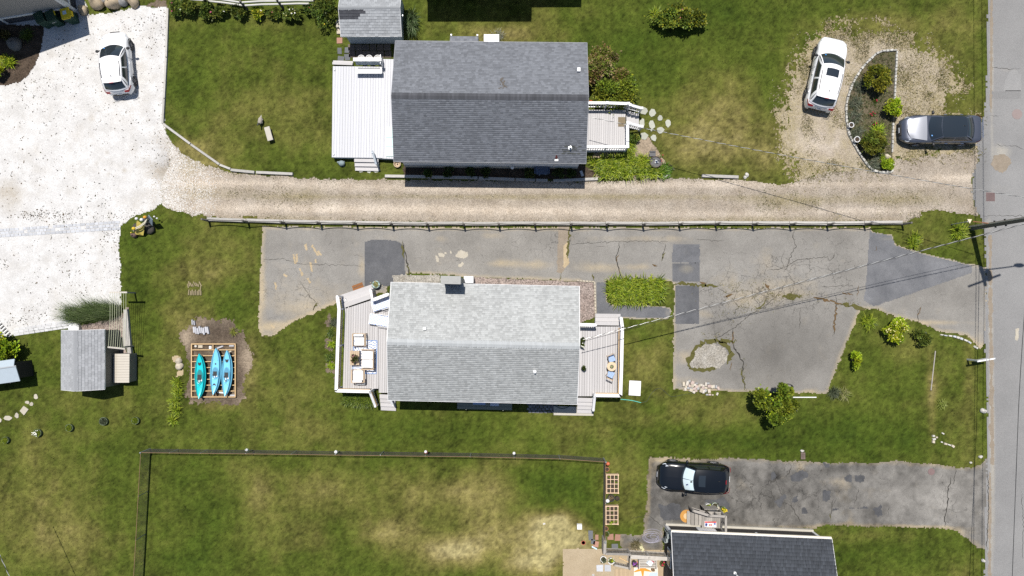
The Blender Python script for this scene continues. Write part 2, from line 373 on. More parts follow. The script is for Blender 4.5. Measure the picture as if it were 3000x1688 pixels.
# white shell parking lot
sheet('shell_lot', [(-120,-60),(235,-60),(262,42),(330,38),(410,20),(490,22),(489,150),(480,362),(489,395),(520,430),(545,470),(530,520),(500,565),(470,600),(430,622),(380,640),(357,662),(350,700),(352,800),(356,885),(340,920),(230,945),(160,956),(60,978),(10,988),(-120,1010)],
      .008, M_shell, rag=.10, bl=[(510,500,30,70,-.25)], attr={
      'tone': fieldf(1.0, [(90,860,120,60,-.03),(495,480,45,40,-.25)], .04, 1.2),
      'tint': fieldf(-.02, [(25,560,50,40,.8),(480,505,45,28,.75),(270,345,10,10,.3),(314,447,7,7,.6),(282,480,7,7,.5),(365,500,6,6,.7),(258,470,6,6,.4),(318,510,6,6,.4),(350,400,6,6,.3),(520,470,60,120,.4),(430,610,60,30,.2),(380,840,30,60,.12),(120,160,120,60,.12),(420,250,70,150,.1),(130,880,90,50,.1)], .42, .7)}, seed=2)
# long gravel driveway
GRD = [(486,398),(505,428),(545,458),(600,486),(660,502),(760,514),(900,522),(1130,526),(1200,527),(1480,530),(1700,530),(1800,531),(1960,524),(2000,521),(2060,524),(2160,528),(2300,540),(2420,505),(2600,500),(2620,470),(2860,440),(2866,480),(2850,520),(2848,560),(2856,600),(2872,640),(2800,622),(2700,632),(2660,650),(2300,653),(1800,654),(1200,652),(900,650),(700,645),(610,640),(545,628),(500,612),(478,600),(470,570),(480,520),(500,470),(485,400),(482,362)]
GTONE = fieldf(.84, [(760,537,260,10,.34),(1050,548,250,10,.22),(850,610,400,15,.36),(1300,615,350,14,.30),(1300,556,260,8,.22),(1650,545,250,9,.28),(2150,540,330,11,.34),(1700,620,300,12,.28),(2150,628,250,9,.2),(2550,618,220,9,.26),(560,530,90,60,.36),(2800,522,90,12,.45),(2600,540,150,9,.2)], .10, .7)
sheet('gravel_driveway', GRD, .012, M_gravel, rag=.14, seed=4,
      bl=[(880,575,50,13,-.9),(850,560,30,9,-.5),(2290,593,35,10,-.8),(2360,590,18,6,-.5),(2640,580,60,14,-.7),(2680,565,40,10,-.6),(2560,590,80,7,-.35),(2180,565,60,6,-.3),(2130,575,20,8,-.3),(700,560,40,7,-.3),(620,560,60,6,-.25),(2450,595,40,5,-.4),(2330,570,80,5,-.25),(2720,620,60,10,-.3),(750,632,140,9,-.25)],
      attr={'tone': GTONE,
            'tint': fieldf(-.12, [(1200,577,600,8,.55),(1900,578,500,9,.5),(2450,588,300,12,.45),(880,575,90,24,.55),(2290,593,100,26,.55),(2640,580,150,26,.55),(800,640,250,10,.5),(1500,652,700,6,.4),(2250,645,350,12,.6),(640,565,140,20,.35),(1800,575,200,12,.25),(560,470,40,60,.6),(600,430,60,40,.5),(2400,540,200,10,.15)], .25, .8)})
# worn gravel turning loop with grass coming through
LOOP = [(2330,540),(2318,500),(2288,430),(2282,340),(2300,260),(2335,180),(2385,115),(2450,66),(2480,60),(2520,80),(2590,72),(2650,92),(2730,110),(2785,165),(2808,230),(2830,250),(2800,290),(2780,335),(2866,345),(2868,470),(2620,480),(2600,520),(2420,520)]
sheet('gravel_loop', LOOP, .008, M_gravel, rag=.5, ns=.6, seed=6, fine=.85,
      bl=[(2560,85,110,16,-.75),(2720,150,60,60,-.5),(2640,200,30,20,-.6),(2680,170,18,14,-.6),(2780,300,30,50,-.6),(2640,140,140,30,-.2),(2700,260,25,40,-.25),(2455,430,14,20,-.6),(2385,500,40,14,-.4),(2760,440,60,12,-.4),(2430,170,20,20,-.3),(2700,150,90,14,-.3),(2660,330,12,40,-.4),(2720,300,14,60,-.35),(2650,250,10,60,-.3),(2560,120,60,14,-.35),(2490,100,30,14,-.3),(2340,420,14,60,-.3),(2310,330,10,50,-.3),(2370,330,16,30,-.3),(2420,360,20,40,-.3),(2640,300,40,90,-.22),(2330,280,20,60,-.18),(2350,390,40,40,-.1),(2750,80,60,40,-.5)],
      attr={'tone': fieldf(1.0, [(2380,420,40,70,.14),(2320,440,20,60,.08),(2760,440,90,30,.12),(2600,120,150,30,.05),(2780,240,40,20,.1)], .1, .6), 'tint': fieldf(.42, [(2560,90,180,26,.4),(2680,320,90,140,.25),(2350,480,60,40,.2),(2400,420,50,50,-.35),(2760,400,90,40,-.1)], .45, .5, edge=(LOOP,1.6,.6))})
# middle driveway and parking pad
ASP = [(772,664),(1400,668),(2000,668),(2548,668),(2556,680),(2612,688),(2622,716),(2660,730),(2720,746),(2800,765),(2862,778),(2890,782),(2892,1000),(2870,1020),(2832,983),(2751,970),(2687,942),(2629,930),(2570,907),(2520,906),(2470,1030),(2421,1154),(2300,1150),(2120,1146),(1972,1142),(1973,980),(1975,836),(1967,826),(1776,824),(1778,883),(1792,893),(1940,897),(1964,902),(1967,920),(1958,935),(1900,935),(1745,932),(1735,850),(1700,824),(1385,813),(1290,803),(1148,803),(1130,860),(1000,872),(996,886),(960,897),(905,924),(870,936),(835,958),(797,985),(766,984),(757,962),(762,850),(766,760)]
sheet('asphalt_driveway', ASP, .016, M_asphalt, rag=.06, ns=.7, seed=8, fine=.08,
      bl=[(2440,884,60,5,-.25),(2400,874,30,4,-.2),(2040,833,60,4,-.2)],
      attr={'crk': fieldf(.12, [(2250,860,170,60,.9),(2330,780,130,60,.5),(2120,920,60,80,.6),(2400,860,120,40,.5),(870,850,110,90,.35),(1560,720,140,40,.3),(2480,760,90,70,.3),(1330,760,100,40,.25)], .15, 1.5), 'tone': fieldf(1.0, [(2250,1040,190,110,-.34),(2330,960,120,50,-.14),(2700,850,140,60,-.14),(2600,800,80,60,-.12),(2480,690,70,18,-.1),(2150,700,200,40,-.04),(1720,700,140,16,-.06),(850,780,90,50,.05),(850,880,80,40,.1),(1600,700,100,30,-.03),(2360,1060,50,30,-.05)], .10, 1.3),
            'tint': fieldf(-.10, [(1300,765,80,20,.1),(1560,775,60,12,.65),(1470,772,40,10,.7),(1760,785,70,14,.75),(1870,782,40,9,.6),(1830,700,120,10,.4),(1980,700,60,10,.35),(880,830,80,60,.28),(790,960,30,16,1.1),(850,950,50,12,.8),(1060,780,12,30,.7),(900,900,80,30,.55),(1000,880,30,12,.4),(770,850,10,90,.8),(2250,860,80,30,.4),(2170,880,60,30,.4),(2330,860,60,16,.35),(2010,1045,30,20,.6),(2060,1150,60,10,.9),(2120,830,60,26,.3),(2300,830,90,12,.3),(2720,945,90,7,.8),(2000,1115,60,14,.5),(2230,770,90,30,.2),(2060,920,30,12,.5),(2860,1000,20,30,.6),(1290,700,20,10,.5),(1440,690,30,8,.4),(2370,1148,20,12,.8)], .30, .8, edge=(ASP,.28,.75))})
def patch(name, poly, mt, z=.020, rag=.012, seed=11, attr=None, cell=.06, ns=.4):
    return sheet(name, poly, z, mt, cell=cell, rag=rag, ns=ns, seed=seed, fine=.02, cover=False, attr=attr or {'tone': fieldf(1, [], .16, .6, seed), 'tint': fieldf(-.2, [], .35, .7, seed+1)})
patch('asphalt_patch', [(1068,708),(1100,702),(1160,705),(1178,716),(1186,735),(1187,812),(1140,838),(1098,838),(1068,850)], M_asphalt_dark)
patch('asphalt_patch', [(1972,716),(2050,716),(2050,770),(1968,770)], M_asphalt_dark, seed=12, attr={'tone': fieldf(1.25, [], .2, .5), 'tint': fieldf(-.1, [(2010,740,30,20,.3)], .4)})
patch('asphalt_patch', [(1969,772),(2049,770),(2049,826),(1969,824)], M_asphalt_dark, seed=13, attr={'tone': fieldf(1.05, [], .15, .5), 'tint': fieldf(-.2, [(2012,788,22,14,1.3)], .3)})
patch('asphalt_patch', [(1978,838),(2048,836),(2049,948),(1978,950)], M_asphalt_dark, seed=14)
patch('asphalt_patch', [(2547,672),(2556,682),(2612,690),(2622,718),(2660,733),(2720,749),(2800,768),(2846,778),(2846,800),(2700,850),(2560,898),(2530,880),(2540,800)], M_asphalt_dark, seed=15, rag=.02, attr={'tone': fieldf(1.32, [(2750,780,80,20,.25)], .14, .9), 'tint': fieldf(-.1, [(2600,700,40,6,.5)], .3)})
patch('asphalt_path', [(1747,828),(1774,828),(1776,884),(1791,896),(1940,900),(1962,906),(1963,920),(1956,932),(1900,932),(1748,926)], M_asphalt_dark, seed=16, attr={'tone': fieldf(1.25, [], .1, .6), 'tint': fieldf(-.2, [(1955,918,8,12,.8)], .3)})
M_strip = gmat('sandy_strip', [(.3, (.20,.165,.125)), (.7, (.25,.21,.165))], 2, .2, 90, .4, 90, tone=None, cells=60, cellvar=.2)
M_strip2 = gmat('tan_sand', [(.3, (.33,.26,.16)), (.7, (.40,.32,.21))], 2, .15, 90, .4, 90, tone=None, cells=60, cellvar=.15)
patch('sandy_strip', [(1637,666),(1668,666),(1667,700),(1652,730),(1650,770),(1655,788),(1644,800),(1631,798),(1633,730)], M_strip, z=.022, rag=.04, seed=17)
patch('sandy_strip', [(1662,706),(1667,720),(1664,745),(1668,774),(1654,786),(1648,780),(1652,760),(1650,722)], M_strip2, z=.026, rag=.03, seed=18)
M_spill = gmat('dried_concrete', [(.3, (.33,.30,.24)), (.7, (.42,.385,.32))], 3, .12, 90, .4, 60, tone=None)
for i, q in enumerate([[(1334,752),(1340,738),(1355,734),(1372,742),(1372,750),(1358,757),(1344,756)], [(1284,742),(1292,740),(1302,746),(1300,753),(1288,752)], [(1276,748),(1282,752),(1286,766),(1280,768)], [(1342,775),(1356,768),(1360,774),(1350,782),(1342,782)], [(1303,738),(1308,740),(1308,745),(1302,744)], [(1319,735),(1325,738),(1323,744),(1318,742)]]):
    patch('concrete_spill', q, M_spill, z=.022, rag=.05, seed=20+i, cell=.035, ns=.15)
for i, (x, y, l, a) in enumerate([(897,725,10,75),(922,733,18,60),(936,742,8,50),(863,760,14,80),(870,756,12,85),(912,782,14,80),(883,798,12,70),(808,838,12,80),(905,822,8,60),(836,808,6,40),(925,765,6,90),(800,1258-300,6,40)]):
    c, s = cos(R(a)), sin(R(a)); w = 2.6
    patch('sand_smear', [(x-c*l-s*w, y-s*l+c*w), (x+c*l-s*w, y+s*l+c*w), (x+c*l+s*w, y+s*l-c*w), (x-c*l+s*w, y-s*l-c*w)], M_strip2, z=.022, rag=.05, seed=30+i, cell=.035, ns=.12)
patch('pebble_patch', [(2022,1060),(2024,1045),(2040,1022),(2065,1010),(2095,1008),(2118,1018),(2132,1040),(2130,1056),(2110,1078),(2080,1084),(2040,1083),(2024,1075)], M_white_pebble, z=.024, rag=.06, seed=50, ns=.3)
# lower driveway
ASP2 = [(1903,1340),(2000,1343),(2060,1346),(2150,1342),(2250,1348),(2380,1353),(2440,1355),(2520,1356),(2600,1352),(2680,1356),(2750,1362),(2790,1370),(2850,1371),(2874,1362),(2886,1345),(2900,1345),(2898,1640),(2888,1612),(2868,1604),(2838,1580),(2800,1556),(2755,1549),(2600,1542),(2500,1540),(2430,1537),(2376,1547),(1945,1547),(1938,1614),(1826,1613),(1817,1602),(1818,1568),(1886,1566),(1885,1515),(1894,1500),(1897,1400)]
sheet('lower_driveway', ASP2, .016, M_asphalt, rag=.07, ns=.7, seed=9, fine=.09, attr={
    'crk': fieldf(.2, [(2300,1440,120,60,.6),(2180,1460,80,60,.4),(2780,1460,30,90,.5),(2330,1370,40,20,.6)], .15, 1.2),
    'tone': fieldf(.60, [(2000,1480,110,80,-.10),(2150,1500,90,50,-.16),(2050,1400,140,60,-.08),(2300,1395,60,16,-.18),(2350,1430,50,30,-.12),(2270,1450,40,40,-.14),(2500,1370,80,12,-.2),(2580,1500,40,18,-.2),(2700,1480,130,70,.22),(2800,1450,80,120,.28),(2600,1440,90,40,.15),(2450,1410,60,10,.14),(2330,1370,30,14,.25),(1960,1350,60,8,.3),(2160,1470,40,60,.05)], .36, .45, seed=5),
    'tint': fieldf(-.16, [(1960,1347,90,8,1.0),(1897,1440,8,90,1.1),(1915,1375,20,25,.7),(2340,1372,25,16,.7),(2450,1415,50,14,.45),(2470,1440,20,40,.4),(2600,1545,180,7,1.1),(2560,1435,60,12,.35),(2790,1555,50,10,.8),(2180,1430,30,40,.25),(2490,1530,10,16,.9),(1900,1580,40,20,.2),(1860,1600,30,14,.9)], .42, .45, edge=(ASP2,.3,.8))})
for i, q in enumerate([[(2255,1392),(2268,1384),(2275,1396),(2262,1405)],[(2318,1395),(2350,1378),(2368,1385),(2370,1398),(2340,1412),(2320,1410)],[(2412,1358),(2432,1358),(2430,1374),(2414,1374)],[(2472,1396),(2492,1395),(2494,1412),(2476,1412)],[(2505,1392),(2530,1396),(2530,1410),(2506,1408)],[(2408,1440),(2432,1440),(2432,1465),(2410,1466)],[(2270,1470),(2300,1445),(2306,1456),(2284,1484)],[(2320,1460),(2334,1455),(2336,1470),(2322,1470)],[(2347,1490),(2362,1490),(2363,1503),(2350,1504)],[(2558,1490),(2580,1480),(2590,1510),(2570,1520)],[(2440,1490),(2540,1485),(2540,1488),(2440,1494)],[(1930,1480),(1990,1475),(2000,1520),(1940,1526)],[(2060,1470),(2120,1455),(2140,1490),(2080,1500)]]):
    patch('asphalt_patch', q, M_asphalt_dark, z=.021, rag=.12, seed=60+i, ns=.35, attr={'tone': fieldf(.70, [], .2, .3), 'tint': fieldf(-.2, [], .3)})
# road on the right, its seam and repairs
sheet('road', [(2893,-80),(2890,260),(2882,340),(2858,400),(2868,470),(2850,510),(2847,565),(2858,615),(2880,650),(2884,700),(2888,780),(2884,1010),(2893,1200),(2890,1400),(2884,1560),(2884,1780),(3600,1780),(3600,-80)], .020, M_road, cell=.12, rag=.04, ns=.6, seed=21, attr={
    'tone': fieldf(1.0, [(2870,560,26,90,-.2),(2880,470,20,50,-.1),(2960,520,60,40,.10),(2930,440,30,60,.06),(2940,1350,40,300,-.04)], .06, 1.6),
    'tint': fieldf(-.2, [(2905,180,5,120,1.0),(2904,330,5,200,.6),(2902,950,7,260,1.0),(2906,1300,8,260,1.1),(2900,1600,8,140,.8),(2935,445,26,24,.9),(2890,660,16,10,.8),(2945,205,40,10,.35),(2925,555,40,30,.25)], .25, .8)})
patch('road_patch', [(2943,236),(2955,214),(2974,200),(2984,216),(2992,216),(2990,268),(2940,266)], M_road, z=.024, seed=71, attr={'tone': fieldf(1.12, [], .05), 'tint': fieldf(0, [], .2)})
patch('road_patch', [(2902,268),(2990,266),(2990,290),(2902,288)], M_road, z=.024, seed=72, attr={'tone': fieldf(.9, [], .05), 'tint': fieldf(-.2, [], .1)})
patch('road_patch', [(2912,454),(2938,452),(2958,462),(2962,478),(2950,496),(2935,508),(2914,496),(2902,482)], M_strip, z=.025, seed=73, rag=.03)
patch('road_patch', [(2975,965),(2985,960),(2984,990),(2980,1000),(2972,996)], M_spill, z=.025, seed=74, rag=.03, cell=.04)
patch('road_seam', [(2900,-20),(2908,-20),(2907,150),(2905,330),(2899,330),(2901,150)], M_strip, z=.025, rag=.05, seed=75, cell=.05, ns=.3)
patch('road_seam', [(2897,690),(2904,690),(2906,900),(2908,1100),(2912,1250),(2910,1360),(2901,1360),(2900,1150),(2896,900)], M_strip, z=.025, rag=.10, seed=76, cell=.05, ns=.4)
patch('road_seam', [(2896,1380),(2903,1380),(2902,1720),(2895,1720)], M_strip, z=.025, rag=.08, seed=77, cell=.05, ns=.4)
# soil beds, patios
sheet('soil_patch', [(537,1020),(530,985),(545,960),(580,930),(610,938),(660,930),(690,938),(700,960),(716,985),(728,1000),(740,1050),(735,1090),(706,1120),(712,1160),(690,1185),(560,1180),(548,1150),(556,1110),(548,1060)], .004, M_dirt, rag=.26, ns=.6, seed=31, fine=.2,
      bl=[(715,1060,12,30,.2)], attr={'tone': fieldf(1.0, [(650,960,50,30,-.25),(630,1060,70,90,-.2)], .2, .6), 'tint': fieldf(-.1, [(545,990,22,40,.9),(730,1060,20,60,1.0),(720,1180,30,20,.8),(590,945,40,16,.5),(560,1180,30,10,.6)], .4, .5)})
sheet('mulch_bed', [(-120,70),(130,75),(128,100),(121,145),(104,190),(84,220),(60,240),(20,250),(-120,258)], .016, M_bed, rag=.02, seed=32)
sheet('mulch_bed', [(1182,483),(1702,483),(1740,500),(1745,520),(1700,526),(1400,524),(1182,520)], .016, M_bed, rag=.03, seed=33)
sheet('mulch_bed', [(1740,440),(1850,440),(1880,400),(1900,400),(1940,460),(1965,505),(1955,520),(1860,522),(1745,522)], .006, M_dirt, rag=.12, seed=34, attr={'tone': one, 'tint': one})
ISL = [(2626,148),(2582,151),(2565,159),(2541,181),(2521,204),(2503,233),(2492,256),(2482,285),(2477,315),(2478,350),(2483,385),(2488,400),(2503,429),(2524,464),(2547,493),(2570,505),(2611,505),(2612,490),(2614,400),(2619,290),(2622,218)]
sheet('island_bed', ISL, .020, M_islandsoil, rag=.01, seed=35)
sheet('pebble_border', [(1385,812),(1700,825),(1738,828),(1744,845),(1742,930),(1690,948),(1690,840),(1385,836)], .022, M_pebble, rag=.02, seed=36)
sheet('pebble_border', [(1150,806),(1290,806),(1290,840),(1150,840)], .024, M_white_pebble, rag=.01, seed=37)
sheet('pebble_border', [(228,955),(300,940),(352,925),(370,900),(376,905),(368,960),(372,1040),(350,1040),(340,968),(230,970)], .012, M_pebble, rag=.08, seed=38)
sheet('patio', [(1650,1607),(1896,1611),(1960,1612),(1960,1800),(1647,1800)], .022, M_sand, rag=.015, seed=39)
for q in [[(954,925),(968,920),(978,950),(958,960)],[(952,995),(978,998),(975,1025),(958,1028)],[(958,1068),(985,1060),(982,1092),(960,1090)],[(978,1105),(992,1105),(992,1125),(982,1122)],[(455,0),(490,0),(490,22),(420,20)]]:
    sheet('soil_patch', q, .005, M_dirt, rag=.15, seed=int(q[0][0])%50, ns=.3, attr={'tone': fieldf(.9, []), 'tint': fieldf(.2, [])})
sheet('soil_patch', [(506,1045),(528,1042),(530,1060),(508,1062)], .005, M_strip2, rag=.1, seed=5, ns=.3); sheet('soil_patch', [(514,1090),(536,1085),(534,1104),(516,1106)], .005, M_strip2, rag=.1, seed=6, ns=.3)

# cracks and weeds in the asphalt: narrow ribbons lying on it
M_crack = mat('crack_dirt', (.03,.028,.024), .95, var=.3)
M_weed = mat('crack_moss', (.075,.07,.018), .95, var=.4, vs=12)
M_rust = mat('dead_weed', (.10,.062,.026), .95, var=.35, vs=12)
def ribbon(name, pts, w, mt, z, jit=.05, seed=0, wj=.5):
    rd = random.Random(seed); Q = []
    for i in range(len(pts)-1):
        a, b_ = P(*pts[i]), P(*pts[i+1]); n = max(2, int(hypot(b_[0]-a[0], b_[1]-a[1])/.12))
        for k in range(n):
            u = k/n; Q.append((a[0]+(b_[0]-a[0])*u+rd.gauss(0, jit), a[1]+(b_[1]-a[1])*u+rd.gauss(0, jit)))
    Q.append(P(*pts[-1])); B = MB(); rows = []
    for i, q in enumerate(Q):
        p0 = Q[max(i-1, 0)]; p1 = Q[min(i+1, len(Q)-1)]; dx, dy = p1[0]-p0[0], p1[1]-p0[1]; L = hypot(dx, dy) or 1
        e = min(i, len(Q)-1-i); ww = w*.5*(1+wj*rd.uniform(-1, 1))*(min(1, (e+.25)/3))
        rows.append([(q[0]-dy/L*ww, q[1]+dx/L*ww, z), (q[0]+dy/L*ww, q[1]-dx/L*ww, z)])
    B.grid(rows, flip=True); return tag(B.build(name, mt), kind='structure')
CR = [([(2330,672),(2322,690),(2330,720),(2318,745),(2310,770),(2296,800)],.03),([(2250,790),(2290,788),(2340,760),(2400,755),(2425,752),(2432,765),(2450,738)],.025),([(1672,690),(1668,715),(1664,750)],.03),([(1815,708),(1812,730),(1805,750),(1810,780),(1818,800),(1822,822)],.045),([(1828,706),(1826,735)],.02),([(1673,714),(1740,712),(1800,708),(1880,707),(1960,707)],.018),([(1745,722),(1775,724)],.016),([(2040,702),(2080,704),(2120,707)],.022),([(1950,716),(1944,740),(1938,768)],.05),([(771,762),(830,758),(870,773),(960,776),(1065,779)],.016),([(975,700),(962,720)],.014),([(1000,702),(1003,725)],.012),([(1180,704),(1186,740),(1192,770),(1198,810)],.06),([(1034,745),(1062,752)],.018),([(880,825),(893,845),(908,870),(928,888)],.022),([(2300,830),(2280,860),(2240,900),(2200,920),(2150,960),(2110,985),(2080,1000)],.03),([(2148,965),(2146,1000),(2150,1020),(2165,1040),(2178,1065),(2172,1100),(2182,1130),(2188,1146)],.07),([(2450,870),(2448,930),(2440,990)],.035),([(2345,905),(2342,965)],.025),([(2695,900),(2688,925),(2690,945)],.05),([(2420,1150),(2428,1370)],.0),
      ([(2300,1400),(2312,1385),(2318,1365),(2310,1352)],.03),([(2310,1470),(2330,1500),(2345,1530)],.03),([(2440,1460),(2436,1490),(2434,1520)],.03),([(2452,1460),(2438,1480)],.02),([(2786,1400),(2775,1440),(2776,1480),(2768,1510),(2768,1545)],.05),([(2800,1370),(2796,1400),(2790,1420)],.03),([(2515,1430),(2508,1460),(2500,1480)],.02),([(2893,1380),(2895,1460),(2893,1560),(2890,1612)],.035),([(2605,1480),(2602,1510)],.02),([(2255,1430),(2265,1460),(2275,1475)],.02),([(1850,1520),(1900,1510),(1945,1545)],.02),
      ([(2900,198),(2935,200),(2960,203),(2990,202)],.02),([(2900,338),(2935,340)],.014),([(2880,632),(2960,632),(3010,633)],.02),([(2912,425),(2975,428),(3000,440)],.014),([(2991,1440),(2997,1520),(2994,1640)],.02),
      ([(2230,860),(2180,850),(2130,860),(2100,840)],.02),([(2160,850),(2150,880),(2170,905)],.02),([(2110,870),(2140,900)],.016),([(2200,840),(2205,870),(2230,900),(2260,890)],.02),([(2400,840),(2460,838),(2500,835)],.02),([(2300,730),(2288,760),(2300,790),(2320,800)],.014),([(2420,780),(2440,800),(2445,830)],.014)]
for i, (q, w) in enumerate(CR):
    if w: ribbon('crack', q, w, M_crack, .029, .03, i)
for i, (q, w, mt_) in enumerate([([(1178,708),(1178,735),(1184,760)],.10,M_weed),([(1190,770),(1198,790),(1198,815)],.08,M_weed),([(1667,668),(1668,690),(1664,710),(1663,760)],.12,M_weed),([(1643,798),(1643,828)],.09,M_weed),([(1810,745),(1806,770)],.10,M_rust),([(1812,785),(1815,800)],.10,M_rust),([(1945,735),(1937,765)],.09,M_weed),([(1910,777),(1926,780)],.20,M_rust),([(1975,832),(2040,832),(2080,838),(2105,838)],.16,M_weed),([(2050,828),(2070,830)],.22,M_rust),([(2380,870),(2440,884),(2470,892)],.13,M_rust),([(2460,890),(2500,898),(2540,906)],.20,M_weed),([(2450,890),(2446,930),(2441,975)],.10,M_rust),([(2463,857),(2500,864)],.08,M_rust),([(2515,838),(2510,868)],.07,M_rust),([(2697,898),(2688,925)],.10,M_rust),([(2148,968),(2148,1010)],.09,M_rust),([(2172,1080),(2178,1120),(2186,1145)],.08,M_weed),([(2290,868),(2350,868)],.30,M_weed),([(2240,830),(2255,850)],.2,M_rust),([(2120,870),(2150,862)],.12,M_rust),([(2250,875),(2215,910)],.1,M_weed),([(2162,1000),(2120,1000),(2070,1000),(2040,1018),(2018,1050),(2018,1082)],.24,M_weed),([(2018,1080),(2060,1085),(2100,1080)],.22,M_weed),([(2100,1000),(2130,1015),(2142,1040),(2128,1068)],.22,M_weed),([(2142,1060),(2140,1085)],.09,M_rust),([(2434,1500),(2433,1525)],.06,M_weed),([(928,885),(920,905),(935,890)],.08,M_weed),([(1734,802),(1742,824)],.14,M_weed),([(2570,720),(2560,735)],.05,M_rust)]):
    ribbon('weed_line', q, w, mt_, .033, .05, 100+i, .6)
# ------------------------------------------------------------------ shared materials
M_white = mat('white_paint', (.66,.66,.655), .45, var=.05)
M_trim = mat('white_vinyl', (.66,.66,.665), .35, var=.04)
M_deckgrey = mat('pale_composite_board', (.385,.373,.372), .6, var=.08, rnd=.07, grain=.1, gs=(40,2,40))
M_deckwhite = mat('white_painted_board', (.435,.44,.465), .55, var=.07, rnd=.05, grain=.07, gs=(30,2,30), world=False)
M_oldwood = mat('weathered_wood', (.40,.37,.33), .85, var=.25, rnd=.15, grain=.3, gs=(3,40,40), vs=4)
M_oldwood2 = mat('grey_weathered_wood', (.27,.25,.225), .85, var=.2, rnd=.2, grain=.3, gs=(30,3,30))
M_newwood = mat('new_lumber', (.52,.36,.19), .7, var=.15, rnd=.1, grain=.2, gs=(3,40,40))
M_teak = mat('pale_teak', (.40,.30,.20), .6, var=.15, grain=.2, gs=(5,40,40))
M_black = mat('black_plastic', (.02,.02,.022), .5, var=.2)
M_dark = mat('dark_metal', (.05,.05,.055), .5, metal=.3, var=.2)
M_galv = mat('galvanised_steel', (.45,.47,.48), .4, metal=.6, var=.15)
M_concrete = mat('concrete', (.40,.375,.32), .85, var=.15, vs=3, fine=.1, fs=60)
M_stone1 = mat('pale_fieldstone', (.42,.37,.29), .9, var=.25, vs=5, rnd=.15, bump=.6, bs=20)
M_flag = mat('flagstone', (.34,.345,.29), .9, var=.14, vs=5, rnd=.14, bump=.3, bs=20)
M_slate = mat('slate_slab', (.105,.11,.118), .85, var=.2, vs=6, rnd=.15)
M_redslab = mat('red_slab', (.30,.165,.12), .9, var=.15, vs=6, rnd=.12)
M_greystone = mat('grey_granite', (.30,.30,.295), .9, var=.2, vs=6, rnd=.2, bump=.4, bs=25)
M_paver = mat('pale_paver', (.40,.41,.43), .9, var=.15, vs=6, rnd=.14)
M_glass = mat('window_glass', (.03,.04,.05), .05, var=0, spec=.8)
M_cush = mat('white_cushion', (.76,.75,.73), .9, var=.06)
M_soil = mat('potting_soil', (.045,.032,.022), .95, var=.4, vs=20)
M_terra = mat('terracotta', (.33,.14,.07), .8, var=.2)
M_trimgrey = mat('grey_drip_edge', (.22,.23,.25), .5, var=.05)
M_sid_white = mat('pale_siding', (.56,.585,.62), .6, var=.06)
M_sid_grey = mat('grey_shake_siding', (.27,.255,.24), .85, var=.2, grain=.2, gs=(8,8,30))
M_sid_dark = mat('dark_shake_siding', (.032,.028,.026), .9, var=.35, grain=.3, gs=(20,20,6))
M_sid_blue = mat('blue_grey_siding', (.42,.46,.50), .6, var=.06)
M_sid_olive = mat('olive_brown_siding', (.13,.125,.105), .7, var=.1)
def roofmat(name, col, isl, rnd=0, var=.1, streak=.15): return mat(name, col, .9, var=var, vs=1.2, isl=isl, rnd=rnd, world=False, fine=.14, fs=45, grain=streak, gs=(1.2,.25,.25))
M_roof1 = roofmat('slate_grey_shingle', (.140,.148,.165), .20)
M_roof1cap = roofmat('charcoal_ridge_shingle', (.058,.060,.068), .22)
M_roof2 = roofmat('silver_shingle', (.335,.343,.338), .16)
M_roof2cap = roofmat('silver_ridge_shingle', (.34,.355,.36), .06)
M_roof3 = roofmat('charcoal_shingle', (.040,.045,.054), .22)
M_roofs = roofmat('pale_grey_shingle', (.26,.272,.285), 0, rnd=.15)
M_roofnew = roofmat('new_dark_shingle', (.045,.047,.055), 0, rnd=.2)
M_roofs2 = roofmat('weathered_grey_shingle', (.285,.292,.303), 0, rnd=.12)

# ------------------------------------------------------------------ roofs and houses
def rect(imgs, z):
    "ground rectangle of a roof from its four corners in the photograph (NW NE SE SW) at height z"
    q = [Vector(P(a, b, z)) for a, b in imgs]; c = (q[0]+q[1]+q[2]+q[3])/4
    e = ((q[1]-q[0])+(q[2]-q[3]))/2; s = ((q[0]-q[3])+(q[1]-q[2]))/2
    return c, atan2(e.y, e.x), e.length, s.length
def slope_plane(side, Wd, he, hr):
    L = hypot(Wd/2, hr-he); ca, sa = (Wd/2)/L, (hr-he)/L
    def at(u, v, n=0):                            # u along the eave, v up the slope, n off the roof
        return (u, side*(-Wd/2+v*ca - n*sa) if True else 0, he+v*sa+n*ca)
    return L, at
def shingles_joined(parent, name, L, Wd, he, hr, course, tab, mt, seed=1, lift=.014, off=.0, sides=(1,-1), proud=.4):
    rd = np.random.default_rng(seed); V = []; 
    for side in sides:
        sl, at = slope_plane(side, Wd, he, hr); nrow = int(sl/course); course_ = sl/nrow
        for r in range(nrow):
            v0 = r*course_; v1 = v0+course_*1.04; u = -L/2 - (rd.uniform(0, tab) if True else 0)
            while u < L/2:
                w = tab*rd.uniform(.7, 1.4); a, b = max(u, -L/2), min(u+w, L/2); u += w
                if b-a < .02: continue
                th = lift*(1 + (.9 if rd.random() < proud else 0)) ; dv = rd.uniform(-.006, .006) if r else 0
                g = .003; n0 = off+th; n1 = off+.003
                V.append([at(a+g, v0+dv, n0), at(b-g, v0+dv, n0), at(b-g, v1, n1), at(a+g, v1, n1), at(a+g, v0+dv, off-.004), at(b-g, v0+dv, off-.004)] if side == 1 else
                         [at(b-g, v0+dv, n0), at(a+g, v0+dv, n0), at(a+g, v1, n1), at(b-g, v1, n1), at(b-g, v0+dv, off-.004), at(a+g, v0+dv, off-.004)])
    V = np.array(V).reshape(-1, 3); n = len(V)//6
    F = (np.arange(n)[:,None,None]*6+np.array([[0,1,2,3],[4,5,1,0]])[None]).reshape(-1, 4)
    o = obj(name, bigmesh(name, V, F, mt), parent); o['kind'] = 'stuff'; return o
